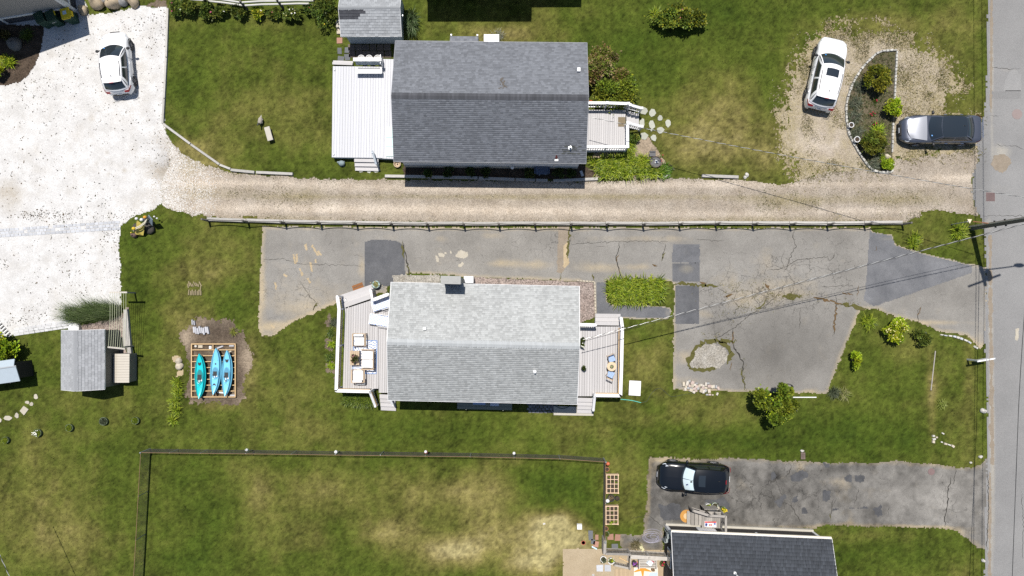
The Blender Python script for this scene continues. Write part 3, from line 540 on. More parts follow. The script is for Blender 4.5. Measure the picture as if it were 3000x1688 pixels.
def shingles_single(parent, L, Wd, he, hr, course, tab, mt, sides, seed=1, skip=None, alt=None, altmat=None):
    "every shingle an object of its own sharing one mesh"
    rd = random.Random(seed); shared = {}
    for side in sides:
        sl, at = slope_plane(side, Wd, he, hr); nrow = max(1, int(sl/course)); cs = sl/nrow
        ang = atan2(hr-he, Wd/2); n = int(L/tab); tw = L/n
        for mt_ in (mt, altmat):
            if mt_ and (mt_, side) not in shared:
                B = MB(); B.add([(-tw/2+.003, 0, .022), (tw/2-.003, 0, .022), (tw/2-.003, cs*1.03, .004), (-tw/2+.003, cs*1.03, .004), (-tw/2+.003, 0, -.004), (tw/2-.003, 0, -.004)], [(0,1,2,3),(4,5,1,0)])
                shared[(mt_, side)] = B.mesh('shingle', mt_)
        for r in range(nrow):
            sh = (tw/2 if r % 2 else 0)
            for k in range(n + (1 if r % 2 else 0)):
                u = -L/2+tw/2+k*tw-sh
                if abs(u) > L/2-tw*.24: u = math.copysign(L/2-tw*.25-.001, u); sc = .5
                else: sc = 1
                isalt = alt and alt(side, u, r)
                o = obj('shingle', shared[(altmat if isalt else mt, side)], parent)
                p = at(u, r*cs, .001*rd.random()); o.location = p
                o.rotation_euler = (ang, 0, 0) if side == 1 else (ang, 0, pi)
                o.scale = (sc, 1, rd.uniform(.7, 1.4))
                if isalt: o['label'] = 'dark new shingle'
def ridge_caps(parent, L, hr, mt, w=.17, ln=.14, drop=.075, seed=1, lift=.016):
    B = MB(); rd = random.Random(seed); n = int(L/ln); s = L/n
    for k in range(n):
        a = -L/2+k*s; b = a+s*1.02; h = lift+rd.uniform(0, .006)
        B.add([(a, -w, hr-drop+h), (a, 0, hr+h+.012), (a, w, hr-drop+h), (b, -w, hr-drop+h-.01), (b, 0, hr+h+.002), (b, w, hr-drop+h-.01)], [(0,3,4,1),(1,4,5,2),(0,1,4,3)[::-1]] if False else [(0,3,4,1),(1,4,5,2)])
    return tag(B.build('ridge_cap', mt, parent), kind='stuff')
def house(name, label, imgs, he, hr, over, wallm, roofm, trimm=None, cat='house', rake=.25, board=0, wall_z0=0.0, thick=.10):
    c, a, L, Wd = rect(imgs, he)
    t = thing(name, label, cat, (c.x, c.y, 0), a)
    t['dims'] = (L, Wd, he, hr)
    trimm = trimm or M_trim
    hw, hl = Wd/2-over, L/2-rake; hg = he+(hr-he)*(over/(Wd/2))-thick; rr = hr-thick-.02
    B = MB()                                       # walls with gables
    for x, s in ((-hl, 1), (hl, -1)):
        f = [(x, -hw, wall_z0), (x, hw, wall_z0), (x, hw, hg), (x, 0, rr), (x, -hw, hg)]
        B.add(f, [tuple(range(5))[::-s]])
    for y, s in ((-hw, 1), (hw, -1)):
        B.add([(-hl, y, wall_z0), (hl, y, wall_z0), (hl, y, hg), (-hl, y, hg)], [(0,1,2,3)[::s]])
    w = B.build('wall', wallm, t)
    if board:                                      # vertical board grooves as thin raised battens
        G = MB()
        for x in np.arange(-hl+board, hl, board):
            for y, s in ((-hw-.006, 1), (hw+.006, -1)): G.box((x, y, (wall_z0+hg)/2), (.02, .012, hg-wall_z0-.01))
        for y in np.arange(-hw+board, hw, board):
            for x in (-hl-.006, hl+.006): G.box((x, y, (wall_z0+hg)/2), (.012, .02, hg-wall_z0-.01))
        G.build('batten', wallm, w)
    K = MB()                                       # roof deck
    for s in (1, -1):
        sl, at = slope_plane(s, Wd, he, hr); e = []
        for n in (-.004, -thick):
            e += [at(-L/2, 0, n), at(L/2, 0, n), (L/2, 0, hr+n-.002), (-L/2, 0, hr+n-.002)]
        K.add(e, [(0,1,2,3),(7,6,5,4),(0,4,5,1),(1,5,6,2),(3,7,4,0)] if s == 1 else [(3,2,1,0),(4,5,6,7),(1,5,4,0),(2,6,5,1),(0,4,7,3)])
    r = K.build('roof', roofm, t)
    T = MB()
    for y in (-Wd/2-.012, Wd/2+.012): T.bar((-L/2, y, he-.06), (L/2, y, he-.06), .022, .14)
    for x in (-L/2-.012, L/2+.012):
        T.bar((x, -Wd/2-.01, he-.075), (x, 0, hr-.075), .024, .13); T.bar((x, 0, hr-.075), (x, Wd/2+.01, he-.075), .024, .13)
    T.build('trim_board', trimm, r)
    return t, r, L, Wd, hl, hw, hg

H1R = 4.25; H2R = 4.0
# --- upper house with the slate grey roof
H1, r1, L, Wd, hl, hw, hg = house('house', 'grey roofed house north of the gravel driveway, white decks at both ends', [(1158,121),(1722,125),(1714,480),(1154,472)], 3.1, H1R, .30, M_sid_white, M_roof1, trimm=M_trimgrey)
H1L, H1W, H1hl, H1hw, H1hg = L, Wd, hl, hw, hg
shingles_joined(r1, 'shingle_courses', L, Wd, 3.1, H1R, .115, .19, M_roof1, 1, .007, proud=.3)
ridge_caps(r1, L, H1R, M_roof1cap, .19, .13, .06)
def local(t, px, py, z):
    v = t.matrix_world.inverted() if False else (Matrix.Translation(t.location) @ Matrix.Rotation(t.rotation_euler[2], 4, 'Z')).inverted()
    return v @ P3(px, py, z)
def roofz(y, Wd, he, hr): return hr-(hr-he)*abs(y)/(Wd/2)
B = MB()                                           # windows along the south wall
for u in (-2.62, -1.95, -1.33, .98, 1.6, 2.2):
    wd = MB(); wd.box((u, -hw-.02, 2.15), (.62, .05, 1.1)); f = wd.build('window', M_trim, H1)
    g = MB(); g.box((u, -hw-.03, 2.15), (.50, .05, .98)); g.build('pane', M_glass, f)
for u, w_ in ((-3.2, .9), (-4.6, 1.2)):
    wd = MB(); wd.box((u, -hw-.02, 2.3), (w_, .05, .7)); f = wd.build('window', M_trim, H1); g = MB(); g.box((u, -hw-.03, 2.3), (w_-.12, .05, .58)); g.build('pane', M_glass, f)
B.box((0, -hw-.03, .25), (2*hl, .05, .45)); B.build('foundation', M_concrete, H1)
p = local(H1, 1696, 203, 3.9); zz = roofz(p.y, Wd, 3.1, H1R)
B = MB(); B.box((p.x, p.y, zz+.10), (.22, .28, .20), top=.8); v_ = B.build('roof_vent', M_trim, r1)
p = local(H1, 1671, 432, 3.6); zz = roofz(p.y, Wd, 3.1, H1R)
B = MB(); B.lathe([(.14,-.06),(.12,.06),(.06,.07),(.055,.42),(.04,.42)], 12, (p.x, p.y, zz)); B.build('vent_pipe', M_galv, r1)
B = MB(); rd = random.Random(4)                    # lichen darkened tabs round the pipe
for k in range(30):
    u = p.x+rd.gauss(0, .35); v = p.y-.1+rd.choice([-.22,-.11,0,.11,.2]); sl_ = atan2(1.4, Wd/2)
    B.box((u, v, roofz(v, Wd, 3.1, H1R)+.018), (.2, .05, .004), rx=sl_)
tag(B.build('mossy_shingle', mat('mossy_shingle', (.055,.06,.05), .95, var=.3), r1), kind='stuff')
B = MB(); M_stain = mat('rusty_stain', (.105,.092,.078), .95, var=.4, vs=14)
p = local(H1, 1470, 242, 4.1)
for k in range(26):
    u = p.x+rd.gauss(0, .10)+k*.004; v = p.y+.35-k*.028
    B.box((u, v, roofz(v, Wd, 3.1, H1R)+.020), (.10, .05, .004), rx=-atan2(1.4, Wd/2))
tag(B.build('stained_shingle', M_stain, r1), kind='stuff')
# lean-to hood north of the main roof
B = MB(); a0 = local(H1, 1318, 103, 2.9); a1 = local(H1, 1400, 103, 2.9)
B.add([(a0.x, Wd/2-.25, 3.07), (a1.x, Wd/2-.25, 3.07), (a1.x, a0.y, 2.72), (a0.x, a0.y, 2.72), (a0.x, Wd/2-.25, 2.97), (a1.x, Wd/2-.25, 2.97), (a1.x, a0.y, 2.62), (a0.x, a0.y, 2.62)], [(0,1,2,3)[::-1],(4,5,6,7),(3,2,6,7)[::-1],(0,3,7,4)[::-1],(1,5,6,2)[::-1]])
hd = B.build('porch_hood', M_roof1, H1)
B = MB(); rd2 = np.random.default_rng(8); V = []
for r_ in range(4):
    u = a0.x
    while u < a1.x:
        w_ = .19*rd2.uniform(.7, 1.3); e = min(u+w_, a1.x); y1 = a0.y+(Wd/2-.25-a0.y)*r_/4; y0 = a0.y+(Wd/2-.25-a0.y)*(r_+1)/4
        z1 = 2.72+.35*r_/4; z0 = 2.72+.35*(r_+1)/4
        B.add([(e-.004, y1, z1+.016), (u+.004, y1, z1+.016), (u+.004, y0, z0+.003), (e-.004, y0, z0+.003), (e-.004, y1, z1-.01), (u+.004, y1, z1-.01)], [(0,1,2,3),(4,5,1,0)]); u += w_
tag(B.build('shingle_courses', M_roof1, hd), kind='stuff')
for x in (a0.x+.05, a1.x-.05): B = MB(); B.box((x, a0.y+.16, 1.28), (.09, .09, 2.56)); B.build('hood_post', M_trim, hd)

# --- middle house with the silver roof
H2, r2, L, Wd, hl, hw, hg = house('house', 'silver roofed house with chimney between the two asphalt drives', [(1146,829),(1701,838),(1687,1186),(1137,1171)], 3.1, H2R, .42, M_sid_white, M_roof2)
H2L, H2W, H2hl, H2hw = L, Wd, hl, hw
shingles_joined(r2, 'shingle_courses', L, Wd, 3.1, H2R, .118, .17, M_roof2, 2, .007, proud=.35)
ridge_caps(r2, L, H2R, M_roof2cap, .24, .15, .072, 2)
p = local(H2, 1243, 963, 4.1); zz = roofz(p.y, Wd, 3.1, H2R); B = MB(); B.box((p.x, p.y, zz+.09), (.20, .20, .18), top=.85); B.build('roof_vent', M_white, r2)
p = local(H2, 1567, 1090, 3.8); zz = roofz(p.y, Wd, 3.1, H2R); B = MB(); B.lathe([(.16,-.06),(.10,.05),(.06,.07),(.06,.40),(.045,.40),(.045,.36)], 12, (p.x, p.y, zz)); B.build('vent_pipe', M_white, r2)
M_chim = mat('grey_chimney_block', (.30,.30,.285), .9, var=.1, fine=.1, fs=50)
B = MB(); q = [local(H2, a, b, 5.0) for a, b in ((1291,808),(1350,808),(1350,833),(1291,833))]
cx = (q[0].x+q[1].x)/2; cy = (q[0].y+q[2].y)/2; cw = q[1].x-q[0].x; cd = q[0].y-q[2].y
B.box((cx, cy, 2.45), (cw-.10, cd-.08, 4.9)); B.box((cx, cy, 4.93), (cw, cd, .14)); ch = B.build('chimney', M_chim, H2)
for dx in (-.28, .28): B = MB(); B.box((cx+dx, cy, 5.004), (.3, .24, .02)); B.build('flue_cap', M_chim, ch)
B = MB(); p = local(H2, 1372, 819, 1.1); B.box((p.x, p.y, .55), (.58, .42, 1.1)); B.box((p.x+.26, p.y, .6), (.12, .43, .9)); hp = B.build('wall_cabinet', M_white, H2)
for u in (-3.5, -.3, 3.2):
    wd = MB(); wd.box((u, -hw-.02, 1.9), (1.0, .05, 1.2)); f = wd.build('window', M_trim, H2); g = MB(); g.box((u, -hw-.03, 1.9), (.86, .05, 1.06)); g.build('pane', M_glass, f)
B = MB(); p = local(H2, 1704, 1060, 1.2); B.box((hl+.02, p.y, 1.2), (.05, .95, 2.1)); dr = B.build('door', mat('maroon_door', (.10,.02,.02), .4), H2)
B = MB(); B.lathe([(.03,-.01),(.03,.05)], 8, (hl+.07, p.y-.38, 1.15)); B.build('handle', M_galv, dr)

# --- lower right house with the charcoal roof (runs out of the picture)
H3, r3, L, Wd, hl, hw, hg = house('house', 'charcoal roofed house at the bottom edge beside the lower asphalt drive', [(1963,1559),(2428,1580),(2434,1960),(1957,1940)], 2.45, 4.1, .30, M_sid_dark, M_roof3, rake=.16)
H3L, H3W, H3hl, H3hw = L, Wd, hl, hw
shingles_joined(r3, 'shingle_courses', L, Wd, 2.45, 4.1, .205, .15, M_roof3, 3, .030, proud=.4)
ridge_caps(r3, L, 4.1, M_roof3, .17, .15, .07, 3)
B = MB(); B.bar((-L/2, Wd/2+.065, 2.36), (L/2, Wd/2+.065, 2.36), .11, .10); B.build('gutter', mat('cream_gutter', (.62,.57,.48), .5), H3)
B = MB()
for x in (-hl-.012, hl+.012): B.box((x, hw-.08, 1.2), (.03, .2, 2.3)); B.box((x+(.06 if x < 0 else -.06), hw+.012, 1.2), (.16, .03, 2.3))
B.build('corner_board', M_white, H3)
B = MB(); B.box((0, hw+.06, .13), (2*hl, .16, .26)); B.build('footing', M_concrete, H3)
for u, y_ in ((None, -1), ):
    p = local(H3, 2290, 1562, 1.7); wd = MB(); wd.box((p.x, hw+.02, 1.75), (.95, .06, .75)); f = wd.build('window', M_white, H3); g = MB(); g.box((p.x, hw+.035, 1.75), (.78, .06, .58)); g.build('pane', mat('blind_behind_glass', (.55,.56,.57), .2), f)
p = local(H3, 1955, 1635, 1.6); wd = MB(); wd.box((-hl-.02, p.y, 1.55), (.06, 1.05, 1.0)); f = wd.build('window', M_white, H3); g = MB()
for dy in (-.25, .25): g.box((-hl-.035, p.y+dy, 1.55), (.06, .42, .84))
g.build('pane', M_glass, f)
p = local(H3, 2150, 1676, 3.1); zz = 2.45+(4.1-2.45)*(Wd/2-abs(p.y))/(Wd/2)
B = MB(); B.lathe([(.12,-.08),(.09,.05),(.05,.06),(.05,.5),(.04,.5)], 12, (p.x, p.y, zz)); B.build('vent_pipe', M_white, r3)
B = MB(); p = local(H3, 1938, 1560, .9)
for dy, z_, w_ in ((.25,1.3,.3),(-.1,1.0,.26),(-.3,.6,.2)): B.box((-hl-.09, p.y+dy-.3, z_), (.16, w_, .4))
B.tube([(-hl-.06, p.y-.05, 0), (-hl-.06, p.y-.05, 1.9)], .03); B.tube([(-hl-.10, p.y-.4, .9), (-hl-.22, p.y-.6, .35), (-hl-.1, p.y-.9, .05)], .02)
B.build('meter_box', mat('meter_grey', (.30,.33,.32), .5, metal=.3), H3)
p = local(H3, 2212, 1553, 1.0); B = MB(); B.box((p.x, hw+.05, 1.25), (.14, .10, .2)); B.build('dryer_vent', M_white, H3)

# --- corner house, upper left: a gable end standing out of the picture
c0 = Vector(P(228, 38)); dvec = (Vector(P(0, 75))-c0).normalized(); ang = atan2(dvec.y, dvec.x)+pi
H4 = thing('house', 'beige shingled house cut off by the upper left corner of the picture', 'house', (c0.x, c0.y, 0), ang)
Lw, Dp = 9.0, 8.0; B = MB()                         # local: x to the left end of the wall is -Lw, y back is +
e0, ridge = 3.55, 6.1
B.add([(0,0,.9),(-Lw,0,.9),(-Lw,0,e0),(-Lw/2,0,ridge),(0,0,e0)], [(0,1,2,3,4)[::-1]]); B.add([(0,0,.9),(0,Dp,.9),(0,Dp,e0),(0,0,e0)], [(0,1,2,3)])
B.add([(0,Dp,.9),(-Lw,Dp,.9),(-Lw,Dp,e0),(-Lw/2,Dp,ridge),(0,Dp,e0)], [(0,1,2,3,4)]); B.add([(-Lw,0,.9),(-Lw,Dp,.9),(-Lw,Dp,e0),(-Lw,0,e0)], [(0,1,2,3)[::-1]])
B.build('wall', M_sid_grey, H4)
B = MB(); o_ = .42
for s, xe in ((1, o_*1.2), (-1, -Lw-o_*1.2)):
    zE = e0-.18; B.add([(xe, -o_, zE), (xe, Dp+.3, zE), (-Lw/2, Dp+.3, ridge+.12), (-Lw/2, -o_, ridge+.12), (xe, -o_, zE-.15), (xe, Dp+.3, zE-.15), (-Lw/2, Dp+.3, ridge-.03), (-Lw/2, -o_, ridge-.03)], [(0,1,2,3),(4,7,6,5),(0,3,7,4),(0,4,5,1)] if s == 1 else [(3,2,1,0),(5,6,7,4),(4,7,3,0),(1,5,4,0)])
B.build('roof', M_roof1, H4)
B = MB(); B.box((-Lw/2, -.02, .86), (Lw, .06, .16)); B.box((-.07, -.025, 2.2), (.16, .06, 2.55)); B.box((.02, .1, 2.2), (.05, .2, 2.55)); B.box((.02, Dp/2, .86), (.05, Dp, .16))
for x in (-.08, -2.35, -4.6): B.box((x, -.025, .44), (.12, .06, .74))
B.box((.02, .08, .44), (.05, .16, .74)); B.box((.02, 1.6, .44), (.05, .12, .74)); B.build('trim_board', M_white, H4)
B = MB(); B.box((-Lw/2, .03, .4), (Lw, .02, .78)); B.box((-.03, Dp/2, .4), (.02, Dp, .78)); B.build('skirt_backing', M_dark, H4)
B = MB(); M_lat = mat('grey_lattice', (.10,.10,.11), .8)
for k in range(90):
    x = -k*.1; B.bar((x, .008, .04), (x-.72, .008, .78), .012, .02); B.bar((x-.72, .0, .04), (x, .0, .78), .012, .02)
for k in range(40):
    y = .1+k*.1; B.bar((-.008, y, .04), (-.008, y+.72, .78), .012, .02); B.bar((-.0, y+.72, .04), (-.0, y, .78), .012, .02)
B.build('lattice', M_lat, H4)
cover_poly([tuple((Matrix.Translation(H4.location) @ Matrix.Rotation(ang, 4, 'Z') @ Vector(q))[:2]) for q in ((0,0,0),(-Lw,0,0),(-Lw,Dp,0),(0,Dp,0))])

# --- house above the picture whose shadow falls on the lawn
def shadowbox(name, label, x0, x1, yb, h, dep):
    a = P(x0, yb); b = P(x1, yb); k_ = 1/math.tan(R(SUN_EL)); ox, oy = SX/hypot(SX, SY)*h*k_, SY/hypot(SX, SY)*h*k_
    t = thing(name, label, 'house', ((a[0]+b[0])/2-ox, a[1]-oy+dep/2, 0)); w_ = b[0]-a[0]
    B = MB(); B.box((0, .15, h/2-.1), (w_-.4, dep-.3, h-.2)); B.build('wall', M_sid_white, t)
    B = MB(); B.add([(-w_/2,-dep/2,h),(w_/2,-dep/2,h),(w_/2,0,h+.9),(-w_/2,0,h+.9),(-w_/2,dep/2,h),(w_/2,dep/2,h),(-w_/2,-dep/2,h-.16),(w_/2,-dep/2,h-.16),(w_/2,dep/2,h-.16),(-w_/2,dep/2,h-.16)], [(0,1,2,3),(3,2,5,4),(0,6,7,1),(4,5,8,9),(9,8,7,6),(0,3,4,9,6),(1,7,8,5,2)]); B.build('roof', M_roof1, t)
    cover_poly([(t.location.x-w_/2, t.location.y-dep/2), (t.location.x+w_/2, t.location.y-dep/2), (t.location.x+w_/2, t.location.y+dep/2), (t.location.x-w_/2, t.location.y+dep/2)])
shadowbox('house', 'neighbouring house just above the picture, only its shadow on the lawn in view', 1253, 1557, 64, 4.6, 5.0)
shadowbox('house', 'lower wing beside the house above the picture, its shadow reaching further right', 1557, 1703, 22, 3.0, 3.6)

# ------------------------------------------------------------------ sheds
SH, rs, L, Wd, hl, hw, hg = house('shed', 'blue grey garden shed with patched pale roof at the top edge', [(998,-34),(1178,-34),(1174,106),(1000,106)], 1.9, 2.55, .24, M_sid_blue, M_roofs, board=.22, cat='shed', rake=.16, thick=.06)
shingles_single(rs, L, Wd, 1.9, 2.55, .152, .235, M_roofs, (1, -1), 5, alt=lambda s, u, r: s == 1 and ((r == 9 and u < -.25) or (r == 8 and u < -.35) or (r == 7 and u < -.5) or (r == 6 and u < -.75)), altmat=M_roofnew)
ridge_caps(rs, L, 2.55, M_roofs, .15, .12, .075, 5, .026)
for px_ in (1053, 1137):
    p = local(SH, px_, 110, 1.5); wd = MB(); wd.box((p.x, -hw-.01, 1.42), (.44, .04, .4)); f = wd.build('window', M_sid_blue, SH); g = MB(); g.box((p.x, -hw-.02, 1.42), (.36, .04, .32)); g.build('pane', M_glass, f)
p = local(SH, 1180, 46, 1.9); B = MB(); B.box((hl+.08, p.y, 1.85), (.14, .16, .2)); B.box((hl+.2, p.y, 1.9), (.12, .08, .08)); B.build('wall_lamp', M_galv, SH)
SH2, rs2, L, Wd, hl, hw, hg = house('shed', 'weathered grey garden shed left of the clothesline', [(305,967),(305,1143),(180,1140),(180,967)], 1.9, 2.68, .10, M_sid_olive, M_roofs2, board=.2, cat='shed', rake=.08, thick=.06)
shingles_single(rs2, L, Wd, 1.9, 2.68, .158, .20, M_roofs2, (1, -1), 6)
ridge_caps(rs2, L, 2.68, M_roofs2, .13, .12, .07, 6, .026)
# resin tool store leaning at the shed's east side
TS = thing('storage_box', 'low tan topped storage box beside the weathered grey shed', 'storage box', (*P(378, 1075), 0), 0)
B = MB(); a0, a1 = P(352, 1034), P(399, 1117); w_, d_ = a1[0]-a0[0], a0[1]-a1[1]; B.box((0, 0, .42), (w_-.06, d_-.06, .84)); B.build('body', mat('taupe_resin', (.19,.18,.165), .6), TS)
lid = mat('tan_resin', (.43,.395,.34), .55, var=.05)
for k in range(11):
    B = MB(); y = -d_/2+(k+.5)*d_/11; B.add([(-w_/2, y-d_/22+.005, .86), (-w_/2, y+d_/22-.005, .86), (-w_*.2, y+d_/22-.005, .98), (-w_*.2, y-d_/22+.005, .98), (w_/2, y-d_/22+.005, .93), (w_/2, y+d_/22-.005, .93), (-w_/2, y-d_/22, .84), (-w_/2, y+d_/22, .84), (w_/2, y-d_/22, .84), (w_/2, y+d_/22, .84)], [(0,3,2,1),(3,4,5,2),(0,1,7,6),(4,8,9,5),(0,6,8,4,3),(1,2,5,9,7)]); B.build('lid_plank', lid, TS)
B = MB()
for y in (-.5, .5): B.box((w_/2+.01, y, .7), (.04, .1, .06))
B.build('latch', M_dark, TS)
# grey box roof at the left edge
GB = thing('storage_shed', 'pale blue grey storage shed cut by the left edge, bush behind it', 'shed', (*P(30, 1087, 1.55), 0), R(8))
B = MB(); B.box((-1.2, 0, .75), (3.1, 1.05, 1.5)); B.build('wall', M_sid_dark, GB)
M_pan = mat('pale_blue_roof_panel', (.33,.385,.43), .5, var=.08)
B = MB(); B.add([(-2.8,-.72,1.5),(.5,-.72,1.5),(.5,.22,1.72),(-2.8,.22,1.72),(-2.8,-.72,1.44),(.5,-.72,1.44),(.5,.22,1.66),(-2.8,.22,1.66)], [(0,1,2,3),(7,6,5,4),(0,4,5,1),(1,5,6,2),(2,6,7,3)]); B.build('roof_panel', M_pan, GB)
B = MB(); B.add([(-2.8,.30,1.74),(.4,.30,1.74),(.4,.72,1.6),(-2.8,.72,1.6),(-2.8,.30,1.68),(.4,.30,1.68),(.4,.72,1.54),(-2.8,.72,1.54)], [(0,1,2,3),(7,6,5,4),(0,4,5,1),(1,5,6,2),(2,6,7,3)]); B.build('roof_panel', M_pan, GB)
B = MB(); B.bar((-2.8,.26,1.74),(.55,.26,1.74),.08,.05); B.build('ridge_strip', M_galv, GB)
B = MB(); B.box((-.1,-.75,1.5),(.08,.05,.1)); B.build('latch', M_dark, GB)

# ------------------------------------------------------------------ decks, steps and railings
def boards(parent, poly, ang, w, z, mt, th=.03, gap=.006, org=(0,0), seed=0):
    "deck of separate boards running along ang, cut to the polygon"
    d = (-sin(ang), cos(ang)); lo = min((p[0]*d[0]+p[1]*d[1]) for p in poly); hi = max((p[0]*d[0]+p[1]*d[1]) for p in poly)
    n = max(1, round((hi-lo)/w)); w = (hi-lo)/n; rd = random.Random(seed)
    for k in range(n):
        q = clip_strip(poly, (0, 0), d, lo+k*w+gap/2, lo+(k+1)*w-gap/2)
        if len(q) < 3: continue
        c = (sum(a for a, b in q)/len(q), sum(b for a, b in q)/len(q))
        q = [(cos(-ang)*(a-c[0])-sin(-ang)*(b-c[1]), sin(-ang)*(a-c[0])+cos(-ang)*(b-c[1])) for a, b in q]
        B = MB(); B.prism(q, -th, 0); o = B.build('board', mt, parent, loc=(c[0]-org[0], c[1]-org[1], z+rd.uniform(-.002, .002)))
        o.rotation_euler = (0, 0, ang)
def steps(parent, a, b, out, n, z0, tread, mt, org, name='step', riser=None):
    "n treads going down from edge a-b in direction out; z0 = top level"
    a, b, out = Vector(a), Vector(b), Vector(out).normalized(); r = z0/(n+1)
    for k in range(n):
        z = z0-(k+1)*r; p = [a+out*(k*tread+.01), b+out*(k*tread+.01), b+out*((k+1)*tread+.02), a+out*((k+1)*tread+.02)]
        p = [(q.x-org[0], q.y-org[1]) for q in p]; B = MB(); B.prism(p, z-.04, z); o = B.build(name, mt, parent)
        q = [a+out*((k+1)*tread-.02), b+out*((k+1)*tread-.02), b+out*((k+1)*tread), a+out*((k+1)*tread)]
        B = MB(); B.prism([(v.x-org[0], v.y-org[1]) for v in q], 0, z-.042); B.build('riser', riser or M_white, o)
def railing(parent, pts, z0, h, org, mt, rail_w=.14, bal=.12, balw=.035, post=True, z1=None, postw=.11, cap=None, balm=None, capw=None, name='railing', low=True):
    "handrail along pts (ground points) with posts and separate balusters"
    z1 = z0 if z1 is None else z1; pts = [Vector(p)-Vector(org) for p in pts]
    tot = sum((pts[i+1]-pts[i]).length for i in range(len(pts)-1)); done = 0
    B = MB(); zs = [z0]
    for i in range(len(pts)-1):
        a, b = pts[i], pts[i+1]; done += (b-a).length; zs.append(z0+(z1-z0)*done/tot)
        B.bar((a.x, a.y, zs[i]+h), (b.x, b.y, zs[i+1]+h), rail_w, .05)
    rl = B.build(name, mt, parent); bm = None
    if low:
        B = MB()
        for i in range(len(pts)-1): B.bar((pts[i].x, pts[i].y, zs[i]+.08), (pts[i+1].x, pts[i+1].y, zs[i+1]+.08), .05, .05)
        B.build('bottom_rail', mt, rl)
    for i in range(len(pts)-1):
        a, b = pts[i], pts[i+1]; Lg = (b-a).length; n = max(1, int(Lg/bal)); an = atan2((b-a).y, (b-a).x)
        for k in range(1, n):
            if not bm:
                Q = MB(); Q.box((0, 0, (h-.1)/2+.06), (balw, balw, h-.12)); bm = Q.mesh('baluster', balm or mt)
            q = a+(b-a)*(k/n); obj('baluster', bm, rl, (q.x, q.y, zs[i]+(zs[i+1]-zs[i])*k/n), an)
    if post:
        for i, a in enumerate(pts):
            Q = MB(); Q.box((a.x, a.y, (zs[i]+h)/2+.02), (postw, postw, zs[i]+h+.04)); Q.box((a.x, a.y, zs[i]+h+.07), (capw or postw+.05, capw or postw+.05, .05), top=.8); Q.build('post', cap or mt, rl)
    return rl
def skirt(parent, poly, z0, z1, mt, org, name='fascia'):
    B = MB(); n = len(poly)
    for i in range(n):
        a, b = poly[i], poly[(i+1) % n]; B.bar((a[0]-org[0], a[1]-org[1], (z0+z1)/2), (b[0]-org[0], b[1]-org[1], (z0+z1)/2), .03, z1-z0)
    return B.build(name, mt, parent)
def inset(poly, d):
    cx = sum(p[0] for p in poly)/len(poly); cy = sum(p[1] for p in poly)/len(poly)
    return [(p[0]+(cx-p[0])*d/max(hypot(cx-p[0], cy-p[1]), 1e-6), p[1]+(cy-p[1])*d/max(hypot(cx-p[0], cy-p[1]), 1e-6)) for p in poly]
rot1 = R(-1.3)

# porch of the upper house (east end)
z = .62; o1 = P(1780, 385); PO = thing('porch', 'beige boarded porch with white balusters east of the grey roof', 'porch', (*o1, 0))
pl = PP([(1706,322),(1833,322),(1830,442),(1704,442)], z); boards(PO, pl, R(88.8), .145, z, M_deckgrey, org=o1, seed=1, gap=.010); skirt(PO, inset(pl, .05), .05, z-.035, M_white, o1); cover_poly(pl)
nw, mid, ne = P(1712,322), P(1769,322), P(1829,324); sw, smid, se = P(1712,446), P(1767,446), P(1827,446); g0, g1 = P(1828,332), P(1828,378)
railing(PO, [nw, mid, ne], z, .95, o1, M_trim, capw=.19, rail_w=.17, bal=.145, balw=.045)
railing(PO, [sw, smid, se, (se[0], g1[1])], z, .95, o1, M_trim, capw=.19, rail_w=.17, bal=.145, balw=.045)
st0, st1 = (ne[0]+.05, g0[1]), (ne[0]+.05, g1[1]); steps(PO, st0, st1, (1, -.02), 3, z, .29, M_deckgrey, o1)
railing(PO, [(ne[0]+.12, g0[1]+.10), (ne[0]+.95, g0[1]+.02)], z, .93, o1, M_trim, z1=.16, capw=.19, rail_w=.17, bal=.13, balw=.045)
railing(PO, [(ne[0]+.10, g1[1]-.05), (ne[0]+.95, g1[1]-.12)], z, .93, o1, M_trim, z1=.16, capw=.19, rail_w=.17, bal=.13, balw=.045)
q = PP([(1811,343),(1832,343),(1832,371),(1811,371)], z+.03); c_ = (sum(a for a, b in q)/4, sum(b for a, b in q)/4)
B = MB(); B.prism([(a-c_[0], b-c_[1]) for a, b in q], 0, .015); tag(B.build('doormat', mat('brown_doormat', (.17,.135,.085), .95, var=.15, fine=.2, fs=80), loc=(*c_, z+.004)), 'plain brown doormat at the head of the white porch steps', 'doormat')

# big pale deck west of the upper house
z = .55; o2 = P(1070, 330); DK = thing('deck', 'wide white painted deck at the west end of the grey roofed house', 'deck', (*o2, 0))
pl = PP([(975,194),(1122,196),(1122,173),(1175,174),(1186,467),(972,461)], z)
for q in ([pl[0], pl[1], ((pl[1][0]), P(1122,463,z)[1]), pl[5]], [pl[2], pl[3], pl[4], (pl[2][0], P(1122,464.5,z)[1])]): boards(DK, q, R(89.2), .175, z, M_deckwhite, org=o2, seed=2, gap=.011)
skirt(DK, inset(pl, .05), .05, z-.035, M_sid_blue, o2); cover_poly(pl)
a, b = P(978,183), P(1038,186); steps(DK, P(978,195), P(1036,197), (0, 1), 2, z, .16, M_deckgrey, o2)
steps(DK, P(1042,466), P(1112,467), (0, -1), 3, z, .26, M_deckgrey, o2)
q0, q1 = Vector(P(1103,460)), Vector(P(1110,488)); B = MB()
for xx in (0, .06): pass
